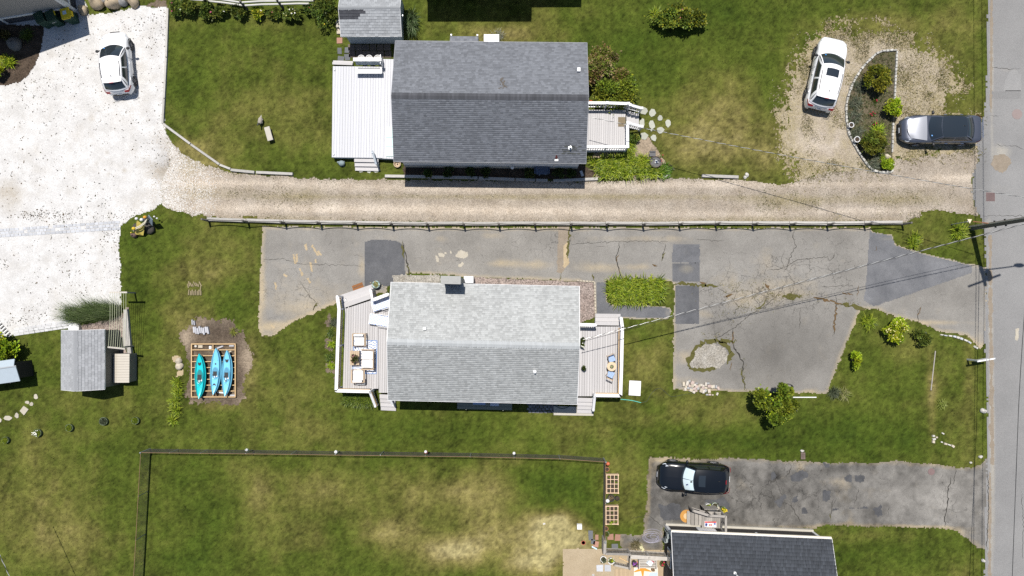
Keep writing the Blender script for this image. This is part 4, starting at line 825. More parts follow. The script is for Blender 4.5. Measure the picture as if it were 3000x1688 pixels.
B.box((q0.x-o2[0], q0.y-o2[1], z+.42), (.09, .09, .85)); B.box((q1.x-o2[0], q1.y-o2[1], .45), (.09, .09, .9)); B.bar((q0.x-o2[0], q0.y-o2[1]+.1, z+.86), (q1.x-o2[0], q1.y-o2[1]-.05, .92), .12, .05); B.bar((q0.x-o2[0], q0.y-o2[1], z+.45), (q1.x-o2[0], q1.y-o2[1], .5), .05, .07)
B.build('handrail', M_sid_blue, DK)
B = MB(); M_mint = mat('mint_board', (.50,.66,.63), .6, var=.05)
for k, (y0_, y1_) in enumerate(((372,402),(403,430),(431,458))):
    q = PP([(1131,y0_),(1190,y0_),(1190,y1_),(1131,y1_)], z+.06); B = MB(); B.prism([(a-o2[0], b-o2[1]) for a, b in q], z+.005, z+.06); B.build('mint_panel', M_mint, DK)
B = MB()                                            # built-in bench with a high back
bx0, bx1 = P(1042,216,z+.45), P(1119,216,z+.45)
for k in range(3): B.box(((bx0[0]+bx1[0])/2-o2[0], P(1080,204+k*4.6,z+.45)[1]-o2[1], z+.44), (bx1[0]-bx0[0], .098, .035))
for x in (bx0[0]+.08, bx1[0]-.08): B.box((x-o2[0], P(1080,209,z)[1]-o2[1], z+.21), (.07, .26, .42))
bn = B.build('bench_seat', M_white, DK)
by = P(1080,192,z+.5)[1]
B = MB(); xa, xb = P(1040,182,z+.9)[0], P(1117,182,z+.9)[0]
for k in range(4): B.box(((xa+xb)/2-o2[0], by-o2[1]+.06+k*.03, z+.50+k*.12), (xb-xa+.02, .03, .1))
B.build('bench_back', M_sid_blue, bn)
B = MB(); B.box(((xa+xb)/2-o2[0]-.04, by-o2[1]+.22, z+.97), (xb-xa+.12, .22, .05)); B.build('shelf', M_white, bn)
B = MB(); x_ = P(1122,0,z)[0]; 
B.bar((P(1122,174,z)[0]-o2[0], P(1122,174,z)[1]-o2[1], z+.45), (P(1122,200,z)[0]-o2[0], P(1122,200,z)[1]-o2[1], z+.45), .05, .9); B.build('side_panel', M_white, bn)
B = MB(); q = P(981,206,z); B.lathe([(.05,0),(.05,.06),(.02,.09)], 10, (q[0]-o2[0], q[1]-o2[1], z)); q = P(978,453,z); B.lathe([(.05,0),(.05,.06),(.02,.09)], 10, (q[0]-o2[0], q[1]-o2[1], z)); B.build('deck_lamp', M_galv, DK)
for px_, lab in ((1058,'left'),(1081,'middle'),(1106,'right')):
    q = P(px_, 180, z+.45); B = MB(); B.lathe([(.16,0),(.22,.42),(.235,.44),(.20,.43),(.19,.36)], 18); o = B.build('planter', M_white, loc=(q[0], q[1]+.20, .55))
    tag(o, f'{lab} one of three round white planters behind the white bench', 'planter', 'planters behind the deck bench')
    B = MB(); B.lathe([(.19,.37),(.05,.385)], 16); B.build('soil', mat('grey_gravel_fill', (.45,.44,.42), .9), o)

# west deck of the silver roofed house
z = .60; o3 = P(1060, 1010); D2 = thing('deck', 'pale grey deck with furniture west of the silver roof', 'deck', (*o3, 0))
pl = PP([(1011,872),(1091,845),(1109,886),(1150,872),(1150,1150),(1102,1150),(1102,1140),(1004,1138)], z)
cv = [pl[0], pl[1], pl[2], (pl[2][0], P(1109,1139,z)[1]), pl[7]]
boards(D2, [(pl[0][0],P(0,905,z)[1]), P(1011,905,z), P(1109,873,z), P(1109,1139,z), pl[7]], R(89.3), .155, z, M_deckgrey, org=o3, seed=3, gap=.013)
boards(D2, PP([(1110,886),(1160,872),(1160,1151),(1110,1151)], z), R(89.3), .155, z, M_deckgrey, org=o3, seed=4, gap=.013)
sd = (Vector(P(1091,845))-Vector(P(1011,872))); an = atan2(sd.y, sd.x)
for k in range(3):                                  # broad steps along the slanted north edge
    of = Vector((-sin(an), cos(an))); a = Vector(P(1012,903))+of*(.30*k); b = Vector(P(1105,871))+of*(.30*k); zz = z-.004-k*.17
    q = [a, b, b+of*.295, a+of*.295]; B = MB(); B.prism([(v.x-o3[0], v.y-o3[1]) for v in q], 0.02, zz); B.build('step', M_deckgrey, D2)
skirt(D2, inset([pl[0], pl[7], pl[6]], .05), .05, z-.035, M_white, o3); cover_poly(pl)
railing(D2, [P(1006,869), P(1011,905), P(1007,1010), P(1003,1134)], z, .95, o3, M_trim, rail_w=.20, bal=.13, balw=.05, balm=M_newwood, capw=.14)
railing(D2, [P(1003,1136), P(1098,1138)], z, .95, o3, M_trim, rail_w=.20, bal=.13, balw=.05, balm=M_newwood, capw=.14)
B = MB(); a, b = P(1010,1131), P(1098,1133); B.bar((a[0]-o3[0], a[1]-o3[1], z+.86), (b[0]-o3[0], b[1]-o3[1], z+.86), .04, .09); a, b = P(1101,1140), P(1112,1183); B.bar((a[0]-o3[0], a[1]-o3[1], z+.86), (b[0]-o3[0], b[1]-o3[1], .76), .04, .09); B.build('inner_rail', M_newwood, D2)
railing(D2, [P(1098,1140), P(1108,1184)], z, .95, o3, M_trim, z1=.0, rail_w=.15, bal=.13, balw=.05, balm=M_newwood, capw=.14)
railing(D2, [P(1097,850), P(1104,873)], z-.3, .9, o3, M_trim, z1=z, rail_w=.14, bal=.14, balw=.05, balm=M_newwood, capw=.13)
railing(D2, [P(1104,880), P(1150,863)], z, .95, o3, M_trim, rail_w=.20, bal=.15, balw=.05, balm=M_newwood, capw=.14)
steps(D2, P(1116,1152), P(1160,1154), (.02, -1), 4, z, .27, M_deckgrey, o3)
B = MB(); q = P(1158,1180); B.box((q[0]-o3[0], q[1]-o3[1], .48), (.1, .1, .95)); B.bar((q[0]-o3[0], q[1]-o3[1], .95), (P(1150,1152)[0]-o3[0], P(1150,1152)[1]-o3[1], 1.45), .13, .05); B.build('handrail', M_trim, D2)

# east deck of the silver roofed house
z = .60; o4 = P(1762, 1045); D3 = thing('deck', 'pale grey deck with a small round table east of the silver roof', 'deck', (*o4, 0))
boards(D3, PP([(1692,957),(1818,957),(1816,1158),(1738,1158),(1738,1161),(1692,1161)], z), R(89.2), .16, z, M_deckgrey, org=o4, seed=5, gap=.013)
for k in range(3):
    q = PP([(1744,953-k*11.5),(1818,954-k*11.5),(1818,943-k*11.5),(1744,942-k*11.5)], z-.004-k*.17); B = MB(); B.prism([(a-o4[0], b-o4[1]) for a, b in q], .02, z-.004-k*.17); B.build('step', M_deckgrey, D3)
cover_poly(PP([(1692,928),(1820,928),(1816,1160),(1692,1190)]))
railing(D3, [P(1811,930), P(1812,956)], z-.35, .95, o4, M_trim, z1=z, rail_w=.2, bal=.15, balw=.05, balm=M_newwood, capw=.13)
railing(D3, [P(1812,957), P(1810,1055), P(1807,1150)], z, .95, o4, M_trim, rail_w=.2, bal=.14, balw=.05, balm=M_newwood, capw=.14)
railing(D3, [P(1807,1150), P(1735,1149)], z, .95, o4, M_trim, rail_w=.2, bal=.16, balw=.05, capw=.14, balm=M_white)
railing(D3, [P(1734,1152), P(1733,1195)], z, .95, o4, M_trim, z1=.02, rail_w=.16, bal=.14, balw=.05, capw=.14)
railing(D3, [P(1692,949), P(1737,950)], z, .95, o4, M_trim, rail_w=.2, bal=.12, balw=.05, capw=.14)
B = MB()
for a, b in (((1803,958),(1801,1144)),((1801,1144),(1737,1143))):
    a, b = P(*a), P(*b); B.bar((a[0]-o4[0], a[1]-o4[1], z+.88), (b[0]-o4[0], b[1]-o4[1], z+.88), .05, .09)
B.build('inner_rail', M_newwood, D3)
steps(D3, P(1690,1162), P(1733,1163), (.01, -1), 4, z, .26, M_deckgrey, o4)
q = PP([(1622,1190),(1738,1193),(1738,1218),(1622,1216)]); B = MB(); B.prism(q, .0, .05); o = B.build('concrete_slab', M_concrete); o['kind'] = 'structure'; cover_poly(q)

# front stoop of the lower right house
z = .70; o5 = P(2050, 1520); ST = thing('stoop', 'weathered wooden stoop with plank steps on the lower asphalt drive', 'stoop', (*o5, 0))
boards(ST, PP([(2058,1498),(2112,1500),(2110,1548),(2056,1548)], z), R(89), .13, z, M_oldwood2, org=o5, seed=6)
for k in range(4):
    q = PP([(2013+k*11.6,1497),(2024+k*11.6,1498),(2023.6+k*11.6,1540),(2012.5+k*11.6,1539)], .18+k*.14); B = MB(); B.prism([(a-o5[0], b-o5[1]) for a, b in q], .13+k*.14, .18+k*.14); B.build('step', M_oldwood2, ST)
rl = railing(ST, [P(2060,1489), P(2104,1491), P(2104,1540)], z, .9, o5, M_oldwood2, rail_w=.14, bal=.45, balw=.07, capw=.12)
railing(ST, [P(2018,1482), P(2058,1489)], .18, .85, o5, M_oldwood2, z1=z, rail_w=.15, bal=.5, balw=.07, capw=.12)
B = MB()
for k in range(9):
    q = P(2061+k*4.7, 1487, .8); B.box((q[0]-o5[0], q[1]-o5[1], .72), (.095, .03, .95))
B.build('picket', M_oldwood2, rl)
B = MB(); q = PP([(2053,1547),(2110,1547),(2110,1556),(2056,1556)], .9); p = local(H3, 2075, 1553, 1.2)
fd = MB(); M3 = Matrix.Translation(H3.location) @ Matrix.Rotation(H3.rotation_euler[2], 4, 'Z')
fd.box((p.x, H3hw+.03, 1.35), (1.15, .06, 1.9)); f = fd.build('door', M_white, H3); g = MB(); g.box((p.x, H3hw+.05, 1.55), (.7, .05, 1.1)); g.build('pane', mat('door_glass', (.45,.47,.5), .1), f)
# ------------------------------------------------------------------ cars
M_tyre = mat('tyre_rubber', (.022,.022,.023), .85, var=.15)
M_rim = mat('alloy_rim', (.16,.16,.165), .35, metal=.7, var=.1)
M_rim2 = mat('bright_alloy_rim', (.5,.5,.52), .3, metal=.8, var=.1)
M_carglass = mat('car_glass', (.018,.024,.03), .04, var=0, spec=.9)
M_tail = mat('tail_light_red', (.30,.012,.02), .15, var=.1)
M_lamp = mat('headlight_lens', (.45,.48,.52), .1, var=.1, spec=.8)
M_shade = mat('silver_sunshade', (.50,.60,.64), .35, var=.12, vs=3)
M_chrome = mat('chrome', (.75,.76,.78), .15, metal=1, var=0)
M_plate = mat('number_plate', (.6,.62,.66), .4, var=.2)
def lerp(a, b, u): return a+(b-a)*u
def interp(x, tab):
    if x <= tab[0][0]: return tab[0][1]
    for (a, va), (b, vb) in zip(tab, tab[1:]):
        if x <= b:
            u = (x-a)/(b-a); u = u*u*(3-2*u); return va+(vb-va)*u
    return tab[-1][1]
def car(name, label, px, head, paint, L, Wd, H, cowl, rf, rr, rb, hood, belt, deck=None, wb=.58, nose=.36, tailr=.20, wheel=.34, rim=None, sunroof=None, rails=True, shade=False, roofmat_=None, roofw=.72, mouldings=True, trim=None, hatch=True):
    t = thing(name, label, 'car', (*P(*px), 0), head); hl, hw = L/2, Wd/2
    deck = deck or belt
    top = [(-hl, .60), (-hl+.06, deck-.10), (-hl+.25, deck-.01), (rb, deck), (rb+.3, belt), (cowl-.1, belt), (cowl+.15, hood+.06), (hl-.55, hood-.07), (hl-.2, hood-.20), (hl-.05, hood-.36), (hl, .42)]
    def halfw(x):
        u = abs(x)/hl; k, u0, p = (nose, .62, 2.4) if x > 0 else (tailr, .72, 2.6)
        return hw*(1-(k*((u-u0)/(1-u0))**p if u > u0 else 0))*(.985 if abs(x) < .4 else 1)
    rows = []
    for x in [-hl, -hl+.03, -hl+.10, -hl+.22, -hl+.4]+list(np.linspace(-hl+.6, hl-.75, 12))+[hl-.55, hl-.38, hl-.22, hl-.12, hl-.05, hl-.015, hl]:
        w = halfw(x); zt = interp(x, top); e = min(hl-abs(x), .35)/.35; zb = .22+.10*(1-e)
        if e < .1: zb = .34
        h = zt-zb
        half = [(.0, zb), (w*.82, zb), (w*.95, zb+.06), (w*.985, zb+.25*h), (w, zb+.52*h), (w*.985, zb+.74*h), (w*.94, zb+.90*h), (w*.86, zt-.012), (w*.70, zt+.004), (w*.35, zt+.018), (0, zt+.024)]
        rows.append([(x, -a, z) for a, z in half[::-1]]+[(x, a, z) for a, z in half[1:]])
    B = MB(); B.grid(rows); B.add(rows[0], [tuple(range(len(rows[0])))[::-1]]); B.add(rows[-1], [tuple(range(len(rows[-1])))])
    body = B.build('body', paint, t, smooth=True)
    # cabin shell, then glass and roof proud of it
    wb_, wr = hw*.905, hw*roofw
    A0 = (cowl-.20, wb_, belt-.01); A1 = (rf-.10, wr, H-.07); C0 = (rb+.04, wb_*.96, deck-.01 if deck > belt-.05 else deck+.01); C1 = (rr+.02, wr*.96, H-.08)
    def fr(s, u, o=0):
        x = lerp(A0[0], A1[0], u)+lerp(.24, .13, u)*(1-s*s); y = s*lerp(A0[1]*.97, A1[1], u); z = lerp(A0[2], A1[2], u)+(.05*u+.01)*(1-s*s)+.05*sin(pi*u)
        return (x+o*.5, y, z+o)
    def bk(s, u, o=0):
        x = lerp(C0[0], C1[0], u)-lerp(.16, .06, u)*(1-s*s); y = s*lerp(C0[1], C1[1], u); z = lerp(C0[2], C1[2], u)+.05*u*(1-s*s)+.06*sin(pi*u)
        return (x-o*.6, y, z+o)
    def rf_(u, s, o=0):
        a = fr(s, 1); b = bk(s, 1); return (lerp(b[0], a[0], u), lerp(b[1], a[1], u)*(1+.06*sin(pi*u)), lerp(b[2], a[2], u)+.045*sin(pi*u)+o)
    def sd(u, v, sg, o=0):
        a = (lerp(C0[0], A0[0], u), lerp(C0[1], A0[1]*.97, u)+.04*sin(pi*u), lerp(C0[2], A0[2], u)); b = rf_(u, 1)
        return (lerp(a[0], b[0], v), sg*(lerp(a[1], b[1], v)+.05*sin(pi*v)+o), lerp(a[2], b[2], v)+o*.4)
    N = 12; sv = lambda k, n=N: -1+2*k/n
    B = MB()
    B.grid([[fr(sv(k), u) for k in range(N+1)] for u in np.linspace(0, 1, 6)], flip=False)
    B.grid([[bk(sv(k), u) for k in range(N+1)] for u in np.linspace(0, 1, 6)], flip=True)
    for sg in (1, -1): B.grid([[sd(u, v, sg) for u in np.linspace(0, 1, 13)] for v in np.linspace(0, 1, 5)], flip=(sg == 1))
    cab = B.build('cabin', paint, t, smooth=True)
    B = MB(); B.grid([[rf_(u, sv(k), .004) for k in range(N+1)] for u in np.linspace(0, 1, 9)], flip=True); roof = B.build('roof', roofmat_ or paint, t, smooth=True)
    B = MB(); B.grid([[fr(sv(k)*.93, u, .010) for k in range(N+1)] for u in np.linspace(.05, .97, 6)]); ws = B.build('windshield', M_carglass, t, smooth=True)
    if shade:
        for a, b in ((-.88, -.02), (.02, .88)):
            B = MB(); rd = random.Random(3); B.grid([[fr(lerp(a, b, k/8), u, .016+.006*sin(9*k+7*u)) for k in range(9)] for u in np.linspace(.16, .9, 6)]); B.build('sunshade', M_shade, ws, smooth=True)
        B = MB(); B.box(tuple(fr(.12, .78, .05)), (.10, .09, .05)); B.build('mirror', M_black, ws)
        B = MB(); B.box(tuple(fr(.42, .5, .022)), (.22, .08, .006), rz=.2); B.build('print', mat('blue_print', (.03,.04,.12), .5), ws)
    else:
        B = MB(); B.box(tuple(fr(.62, .2, .02)), (.07, .08, .004), ry=.4); B.build('sticker', mat('blue_sticker', (.05,.25,.6), .5), ws)
    B = MB(); B.grid([[bk(sv(k)*.86, u, .012) for k in range(N+1)] for u in np.linspace(.12, .95, 6)], flip=True); B.build('rear_window', M_carglass, t, smooth=True)
    for sg in (1, -1):
        for a, b in ((.10, .47), (.52, .92)):
            B = MB(); B.grid([[sd(lerp(a, b, k/6), lerp(.14, .90, v/4), sg, .010) for k in range(7)] for v in range(5)], flip=(sg == 1)); B.build('side_window', M_carglass, t, smooth=True)
        B = MB()
        B.tube([sd(u, .06, sg, .012) for u in np.linspace(.05, .97, 12)], .012, 5); B.build('window_moulding', trim or M_black, t)
        if rails:
            B = MB(); B.tube([(q[0], q[1]*.90, q[2]+.05) for q in [rf_(u, sg) for u in np.linspace(.08, .80, 9)]], .022, 6); B.build('roof_rail', M_black, t)
        q = fr(sg, .10); B = MB(); B.blob((q[0]-.05, sg*(hw+.10), belt+.04), (.09, .13, .075), 10, 6, .05); B.tube([(q[0]+.0, sg*(hw-.06), belt-.02), (q[0]-.03, sg*(hw+.08), belt+.02)], .03, 6); B.build('wing_mirror', M_black if not shade else paint, t, smooth=True)
        w = halfw(hl-.45); B = MB(); zt = interp(hl-.42, top)
        B.grid([[(hl-.42-.17*k/5+ (.20*(1-j/3)), sg*(halfw(hl-.42-.17*k/5+.20*(1-j/3))*(.985-.24*(j/3))), interp(hl-.42-.17*k/5+.20*(1-j/3), top)-.07+.075*j/3) for k in range(6)] for j in range(4)], flip=(sg == -1)); B.build('headlight', M_lamp, t, smooth=True)
        B = MB(); z_ = deck-.16; w0 = halfw(-hl+.1)
        B.add([(-hl+.10, sg*(halfw(-hl+.10)+.012), z_+.16), (-hl+.42, sg*(halfw(-hl+.42)+.012), z_+.10), (-hl+.40, sg*(halfw(-hl+.4)+.014), z_), (-hl+.0, sg*(halfw(-hl+.05)+.01), z_), (-hl-.012, sg*w0*.62, z_+.03), (-hl+.06, sg*w0*.60, z_+.15)], [(0,1,2,3),(0,3,4,5)] if sg == -1 else [(3,2,1,0),(5,4,3,0)]); B.build('tail_light', M_tail, t)
        for xx in (.1, -.75):
            B = MB(); B.box((lerp(cowl, rb, .42 if xx > 0 else .78), sg*(hw+.008), belt-.14), (.20, .03, .03)); B.build('door_handle', trim or paint, t)
        B = MB()
        for u in (.30, .62): x = lerp(cowl, rb, u); B.bar((x, sg*(hw+.001), .40), (x, sg*(hw*.955), belt-.05), .012, .012)
        B.build('door_seam', M_black, body)
        for xs in (1, -1):
            x = xs*L*wb/2; y = sg*(hw-.095); B = MB()
            prof = [(wheel*.55,-.10),(wheel*.93,-.105),(wheel,-.07),(wheel,.07),(wheel*.93,.105),(wheel*.6,.098)]
            vs = [(x+r*cos(2*pi*k/20), y+o*1.1, wheel+r*sin(2*pi*k/20)) for r, o in prof for k in range(20)]
            B.add(vs, [(i*20+k, i*20+(k+1)%20, (i+1)*20+(k+1)%20, (i+1)*20+k) for i in range(5) for k in range(20)]); wh = B.build('wheel', M_tyre, t, smooth=False)
            B = MB(); 
            for k in range(5):
                a = 2*pi*k/5; B.bar((x, y+sg*.085, wheel), (x+wheel*.62*cos(a), y+sg*.10, wheel+wheel*.62*sin(a)), .05, .03)
            vs = [(x+r*cos(2*pi*k/20), y+sg*o, wheel+r*sin(2*pi*k/20)) for r, o in ((wheel*.66,.10),(wheel*.60,.112),(wheel*.55,.09)) for k in range(20)]
            B.add(vs, [(i*20+k, i*20+(k+1)%20, (i+1)*20+(k+1)%20, (i+1)*20+k) for i in range(2) for k in range(20)]); B.build('rim', rim or M_rim, wh)
            B = MB(); n = 12
            vs = [(x+r*cos(pi*k/n), sg*(hw-.01+o), wheel+r*sin(pi*k/n)) for r, o in ((wheel+.03,.004),(wheel+.10,.006)) for k in range(n+1)]
            B.add(vs, [(k, k+1, n+2+k, n+1+k) for k in range(n)]); B.build('wheel_arch', M_black, body)
    B = MB(); w = halfw(hl-.05); B.box((hl-.01, 0, .50), (.05, w*1.1, .18)); B.build('grille', M_black, t)
    B = MB(); B.box((hl+.02, 0, .40), (.02, .34, .12)); B.box((-hl-.015, 0, deck-.38), (.02, .34, .14)); B.build('number_plate', M_plate, t)
    B = MB(); B.box((-hl-.005, 0, .50), (.05, halfw(-hl)*1.5, .16)); B.build('rear_bumper_trim', M_black, t)
    if sunroof:
        u0, u1, s0 = sunroof; B = MB(); B.grid([[rf_(u, lerp(-s0, s0, k/6), .010) for k in range(7)] for u in np.linspace(u0, u1, 4)], flip=True); B.build('sunroof', M_carglass, roof, smooth=True)
    q = rf_(.14, -.06, .0); B = MB(); B.box((q[0], q[1], q[2]+.03), (.14, .035, .06), top=.6); B.build('antenna', M_black, roof)
    if hatch:                            # spoiler lip over the rear window
        B = MB(); B.grid([[(bk(sv(k)*.98, 1)[0]-.20*u, bk(sv(k)*.96, 1)[1], bk(sv(k), 1)[2]+.012-.03*u) for k in range(N+1)] for u in (0, .5, 1)], flip=False); B.build('spoiler', paint, t, smooth=True)
        B = MB(); q = bk(0, 1); B.box((q[0]-.21, q[1], q[2]-.01), (.03, .26, .03)); B.build('brake_light', M_tail, t)
    return t
P_white = mat('white_car_paint', (.74,.74,.75), .25, var=.02, coat=.8)
P_blue = mat('dark_blue_car_paint', (.004,.0055,.008), .25, var=.05, coat=.6, spec=.35)
P_grey = mat('steel_grey_metallic_paint', (.11,.12,.15), .30, metal=.65, var=.03, coat=.8)
P_hood_glint = mat('sun_glint_bonnet', (.27,.28,.31), .40, metal=.5, var=.04)  # dark saloon paint lightened to imitate the sun glinting on it
car('parked_car', 'small white hatchback parked on the white shell lot', (359,194), R(96), P_white, 4.12, 1.80, 1.56, 1.05, .10, -1.36, -1.86, .95, .98, nose=.44, tailr=.26, wheel=.33, roofw=.74)
car('parked_car', 'white sport utility car with dark sunroof on the gravel loop', (2407,226), R(77), P_white, 4.82, 1.92, 1.72, 1.18, .24, -1.72, -2.22, 1.04, 1.08, nose=.34, tailr=.18, wheel=.36, sunroof=(.60, .86, .55), roofw=.73)
car('parked_car', 'dark grey saloon with sun glint painted on its bonnet between planted island and road', (2739,387), R(180), P_grey, 5.2, 1.88, 1.46, 1.0, .40, -1.20, -1.90, .90, .92, deck=.95, nose=.36, tailr=.24, wheel=.34, rails=False, roofmat_=M_carglass, hatch=False, roofw=.70, trim=M_chrome, rim=M_rim2)
car('parked_car', 'black sport utility car with silver windscreen shade on the lower asphalt', (2024,1390), R(177), P_blue, 4.58, 1.86, 1.68, .88, .18, -1.55, -2.05, 1.0, 1.05, nose=.40, tailr=.22, wheel=.37, sunroof=(.62, .86, .5), shade=True, rails=False, rim=M_rim2, roofw=.74)
# bonnet panel of the saloon, sun glint put into its colour
sal = [o for o in bpy.data.objects if o.get('label', '').startswith('dark grey saloon')][0]
B = MB(); B.grid([[(lerp(1.12, 2.30, u)-.22*u*u*(k/4-1)**2, lerp(-1, 1, k/8)*lerp(.80, .60, u), lerp(.985, .835, u)+.03*(1-(k/4-1)**2)+.035*sin(pi*u)) for k in range(9)] for u in np.linspace(0, 1, 7)], flip=True); B.build('bonnet', P_hood_glint, sal, smooth=True)
B = MB(); B.bar((-2.50, -.62, .985), (-2.50, .62, .985), .05, .02); B.build('boot_lip', M_chrome, sal)
# ------------------------------------------------------------------ plants
M_leaf = leafmat('foliage', .30, .45)
M_bark = mat('bark', (.10,.08,.06), .9, var=.3)
LB = np.array([1.5,1.45,1.6]); LB2 = np.array([1.2,1.25,1.35])
PAL_LIME = [(.22,.29,.012),(.16,.22,.012),(.28,.34,.02),(.11,.17,.012)]
PAL_LILY = [(.17,.22,.012),(.12,.17,.012),(.22,.26,.018),(.08,.12,.010),(.26,.28,.03)]
PAL_OLIVE = [(.13,.145,.012),(.09,.11,.012),(.17,.17,.016),(.06,.075,.012)]
PAL_GREEN = [(.055,.085,.014),(.08,.115,.018),(.04,.065,.012),(.11,.14,.02)]
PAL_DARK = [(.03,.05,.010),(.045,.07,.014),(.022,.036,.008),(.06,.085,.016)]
PAL_GREYG = [(.075,.085,.045),(.055,.065,.035),(.10,.11,.06),(.04,.05,.025)]
PAL_GREYL = [(.11,.12,.075),(.08,.09,.055),(.15,.16,.10),(.055,.065,.035)]
PAL_BLADE = [(.055,.085,.03),(.08,.11,.045),(.04,.065,.02),(.12,.15,.07)]
PAL_RUST = [(.17,.12,.05),(.12,.13,.02),(.09,.12,.016),(.2,.15,.07),(.075,.095,.014)]
def pick(pal, n): return np.array(pal)[rng.integers(0, len(pal), n)]
KL = [None]
def foliage(name, pts, size, pal, parent=None, up=.5, dirs=None, bright=None, elong=1.5):
    "many small folded leaves at given points"
    n = len(pts); pts = np.asarray(pts); dv = rng.normal(0, 1, (n, 3)); dv[:,2] = np.abs(dv[:,2])*.5
    if dirs is not None: dv = dv*.6+np.asarray(dirs)
    dv /= np.linalg.norm(dv, axis=1)[:,None]+1e-9
    nm = rng.normal(0, .55, (n, 3)); nm[:,2] += 1; 
    if dirs is not None: nm += np.asarray(dirs)*up
    sd_ = np.cross(nm, dv); sd_ /= np.linalg.norm(sd_, axis=1)[:,None]+1e-9; nn = np.cross(dv, sd_)
    s = size*rng.uniform(.6, 1.4, n)[:,None]; V = np.empty((n, 4, 3))
    V[:,0] = pts; V[:,1] = pts+dv*s*.55*elong+sd_*s*.42+nn*s*.12; V[:,2] = pts+dv*s*elong; V[:,3] = pts+dv*s*.55*elong-sd_*s*.42+nn*s*.12
    c = pick(pal, n)*rng.uniform(.75, 1.3, n)[:,None]*LB
    if KL[0] is not None and len(KL[0]) == n: kb = rng.uniform(.6, 1.3, 200)[KL[0]]; kh = rng.uniform(.85, 1.2, 200)[KL[0]]; c = c*kb[:,None]*np.stack([kh, np.ones(n), np.ones(n)], 1)
    if bright is not None: c = c*np.asarray(bright)[:,None]
    return obj(name, bigmesh(name, V.reshape(-1, 3), np.arange(4*n).reshape(-1, 4), M_leaf, {'col': np.repeat(c, 4, 0)}), parent)
def straps(name, bases, per, ln, wd, pal, parent=None, spread=1.0, lean=(0,0), z0=.0, segs=4, arch=1.0, curl=0):
    "arching strap leaves growing from each base point"
    b = np.repeat(np.asarray(bases, float), per, 0); n = len(b); a = rng.uniform(0, 2*pi, n); l = ln*rng.uniform(.6, 1.25, n); w = wd*rng.uniform(.7, 1.3, n)
    out = spread*rng.uniform(.35, 1.0, n); V = np.empty((n, segs+1, 2, 3)); dx, dy = np.cos(a), np.sin(a)
    for i in range(segs+1):
        u = i/segs; r = l*out*u**1.15; z = z0+l*(1.0*u-.72*arch*out*u*u); ww = w*(1-.85*u**2.2)*.5
        x = b[:,0]+dx*r+lean[0]*l*u*u; y = b[:,1]+dy*r+lean[1]*l*u*u; z = np.maximum(z, z0*.5+.02)
        V[:,i,0] = np.stack([x-dy*ww, y+dx*ww, z], 1); V[:,i,1] = np.stack([x+dy*ww, y-dx*ww, z], 1)
    k = (segs+1)*2; F = np.array([[2*i, 2*i+1, 2*i+3, 2*i+2] for i in range(segs)]); F = (np.arange(n)[:,None,None]*k+F[None]).reshape(-1, 4)
    c = pick(pal, n)*rng.uniform(.55, 1.4, n)[:,None]*LB2
    return obj(name, bigmesh(name, V.reshape(-1, 3), F, M_leaf, {'col': np.repeat(c, k, 0)}), parent)
def inpoly(poly, n):
    xs = [p[0] for p in poly]; ys = [p[1] for p in poly]; x = rng.uniform(min(xs), max(xs), n*3); y = rng.uniform(min(ys), max(ys), n*3)
    k = sdpoly(x, y, poly) > 0; return np.stack([x[k], y[k]], 1)[:n]
def clumpy(c, r, n, nclump, cr=.35, gap=.25, hollow=.55):
    "points on leaf clumps spread through a crown: returns points and outward directions"
    d = rng.normal(0, 1, (nclump, 3)); d[:,2] = np.abs(d[:,2])*.9-.15; d /= np.linalg.norm(d, axis=1)[:,None]
    cc = d*rng.uniform(hollow, .95, nclump)[:,None]*(1-cr*.5)
    k = rng.integers(0, nclump, n); q = rng.normal(0, 1, (n, 3)); q /= np.linalg.norm(q, axis=1)[:,None]; q[:,2] = np.where(q[:,2] < -.3, -q[:,2], q[:,2])
    rr = cr*rng.uniform(.55, 1.3, nclump)[k]; p = cc[k]+q*rr[:,None]*rng.uniform(.6, 1.0, n)[:,None]
    far = rng.random(n) < .07; p = np.where(far[:,None], p*rng.uniform(1.05, 1.30, n)[:,None], p); KL[0] = k
    return np.asarray(c)+p*np.asarray(r), q
def shrub(name, label, cat, px, r, h, n, size, pal, nclump=14, cr=.36, ry=None, group=None, trunks=4, flowers=None, name_leaf='foliage', zlow=.0):
    x, y = P(px[0], px[1], h*.55); t = thing(name, label, cat, (x, y, 0), 0, group); rx = m(r); ry = m(ry or r)
    p, d = clumpy((0, 0, h*.52+zlow), (rx, ry, h*.5), n, nclump, cr); p[:,2] = np.maximum(p[:,2], .03)
    foliage(name_leaf, p, size, pal, t, dirs=d*.8)
    B = MB(); rd = random.Random(int(px[0]))
    for k in range(trunks):
        a = rd.uniform(0, 6.28); q = rd.uniform(.2, .6); B.tube([(rd.uniform(-.05,.05), rd.uniform(-.05,.05), 0), (cos(a)*rx*q*.5, sin(a)*ry*q*.5, h*.35), (cos(a)*rx*q, sin(a)*ry*q, h*.7+zlow)], [.03, .02, .008], 5)
    B.build('stem', M_bark, t)
    if flowers:
        for mt_, k, s in flowers:
            j = rng.choice(len(p), k); 
            for q in p[j]:
                B = MB(); B.blob((0, 0, 0), (s, s, s*.6), 7, 4, .2, seed=int(q[0]*100)); B.build('flower', mt_, t, loc=(q[0], q[1], max(q[2], h*.75)+.05))
    return t
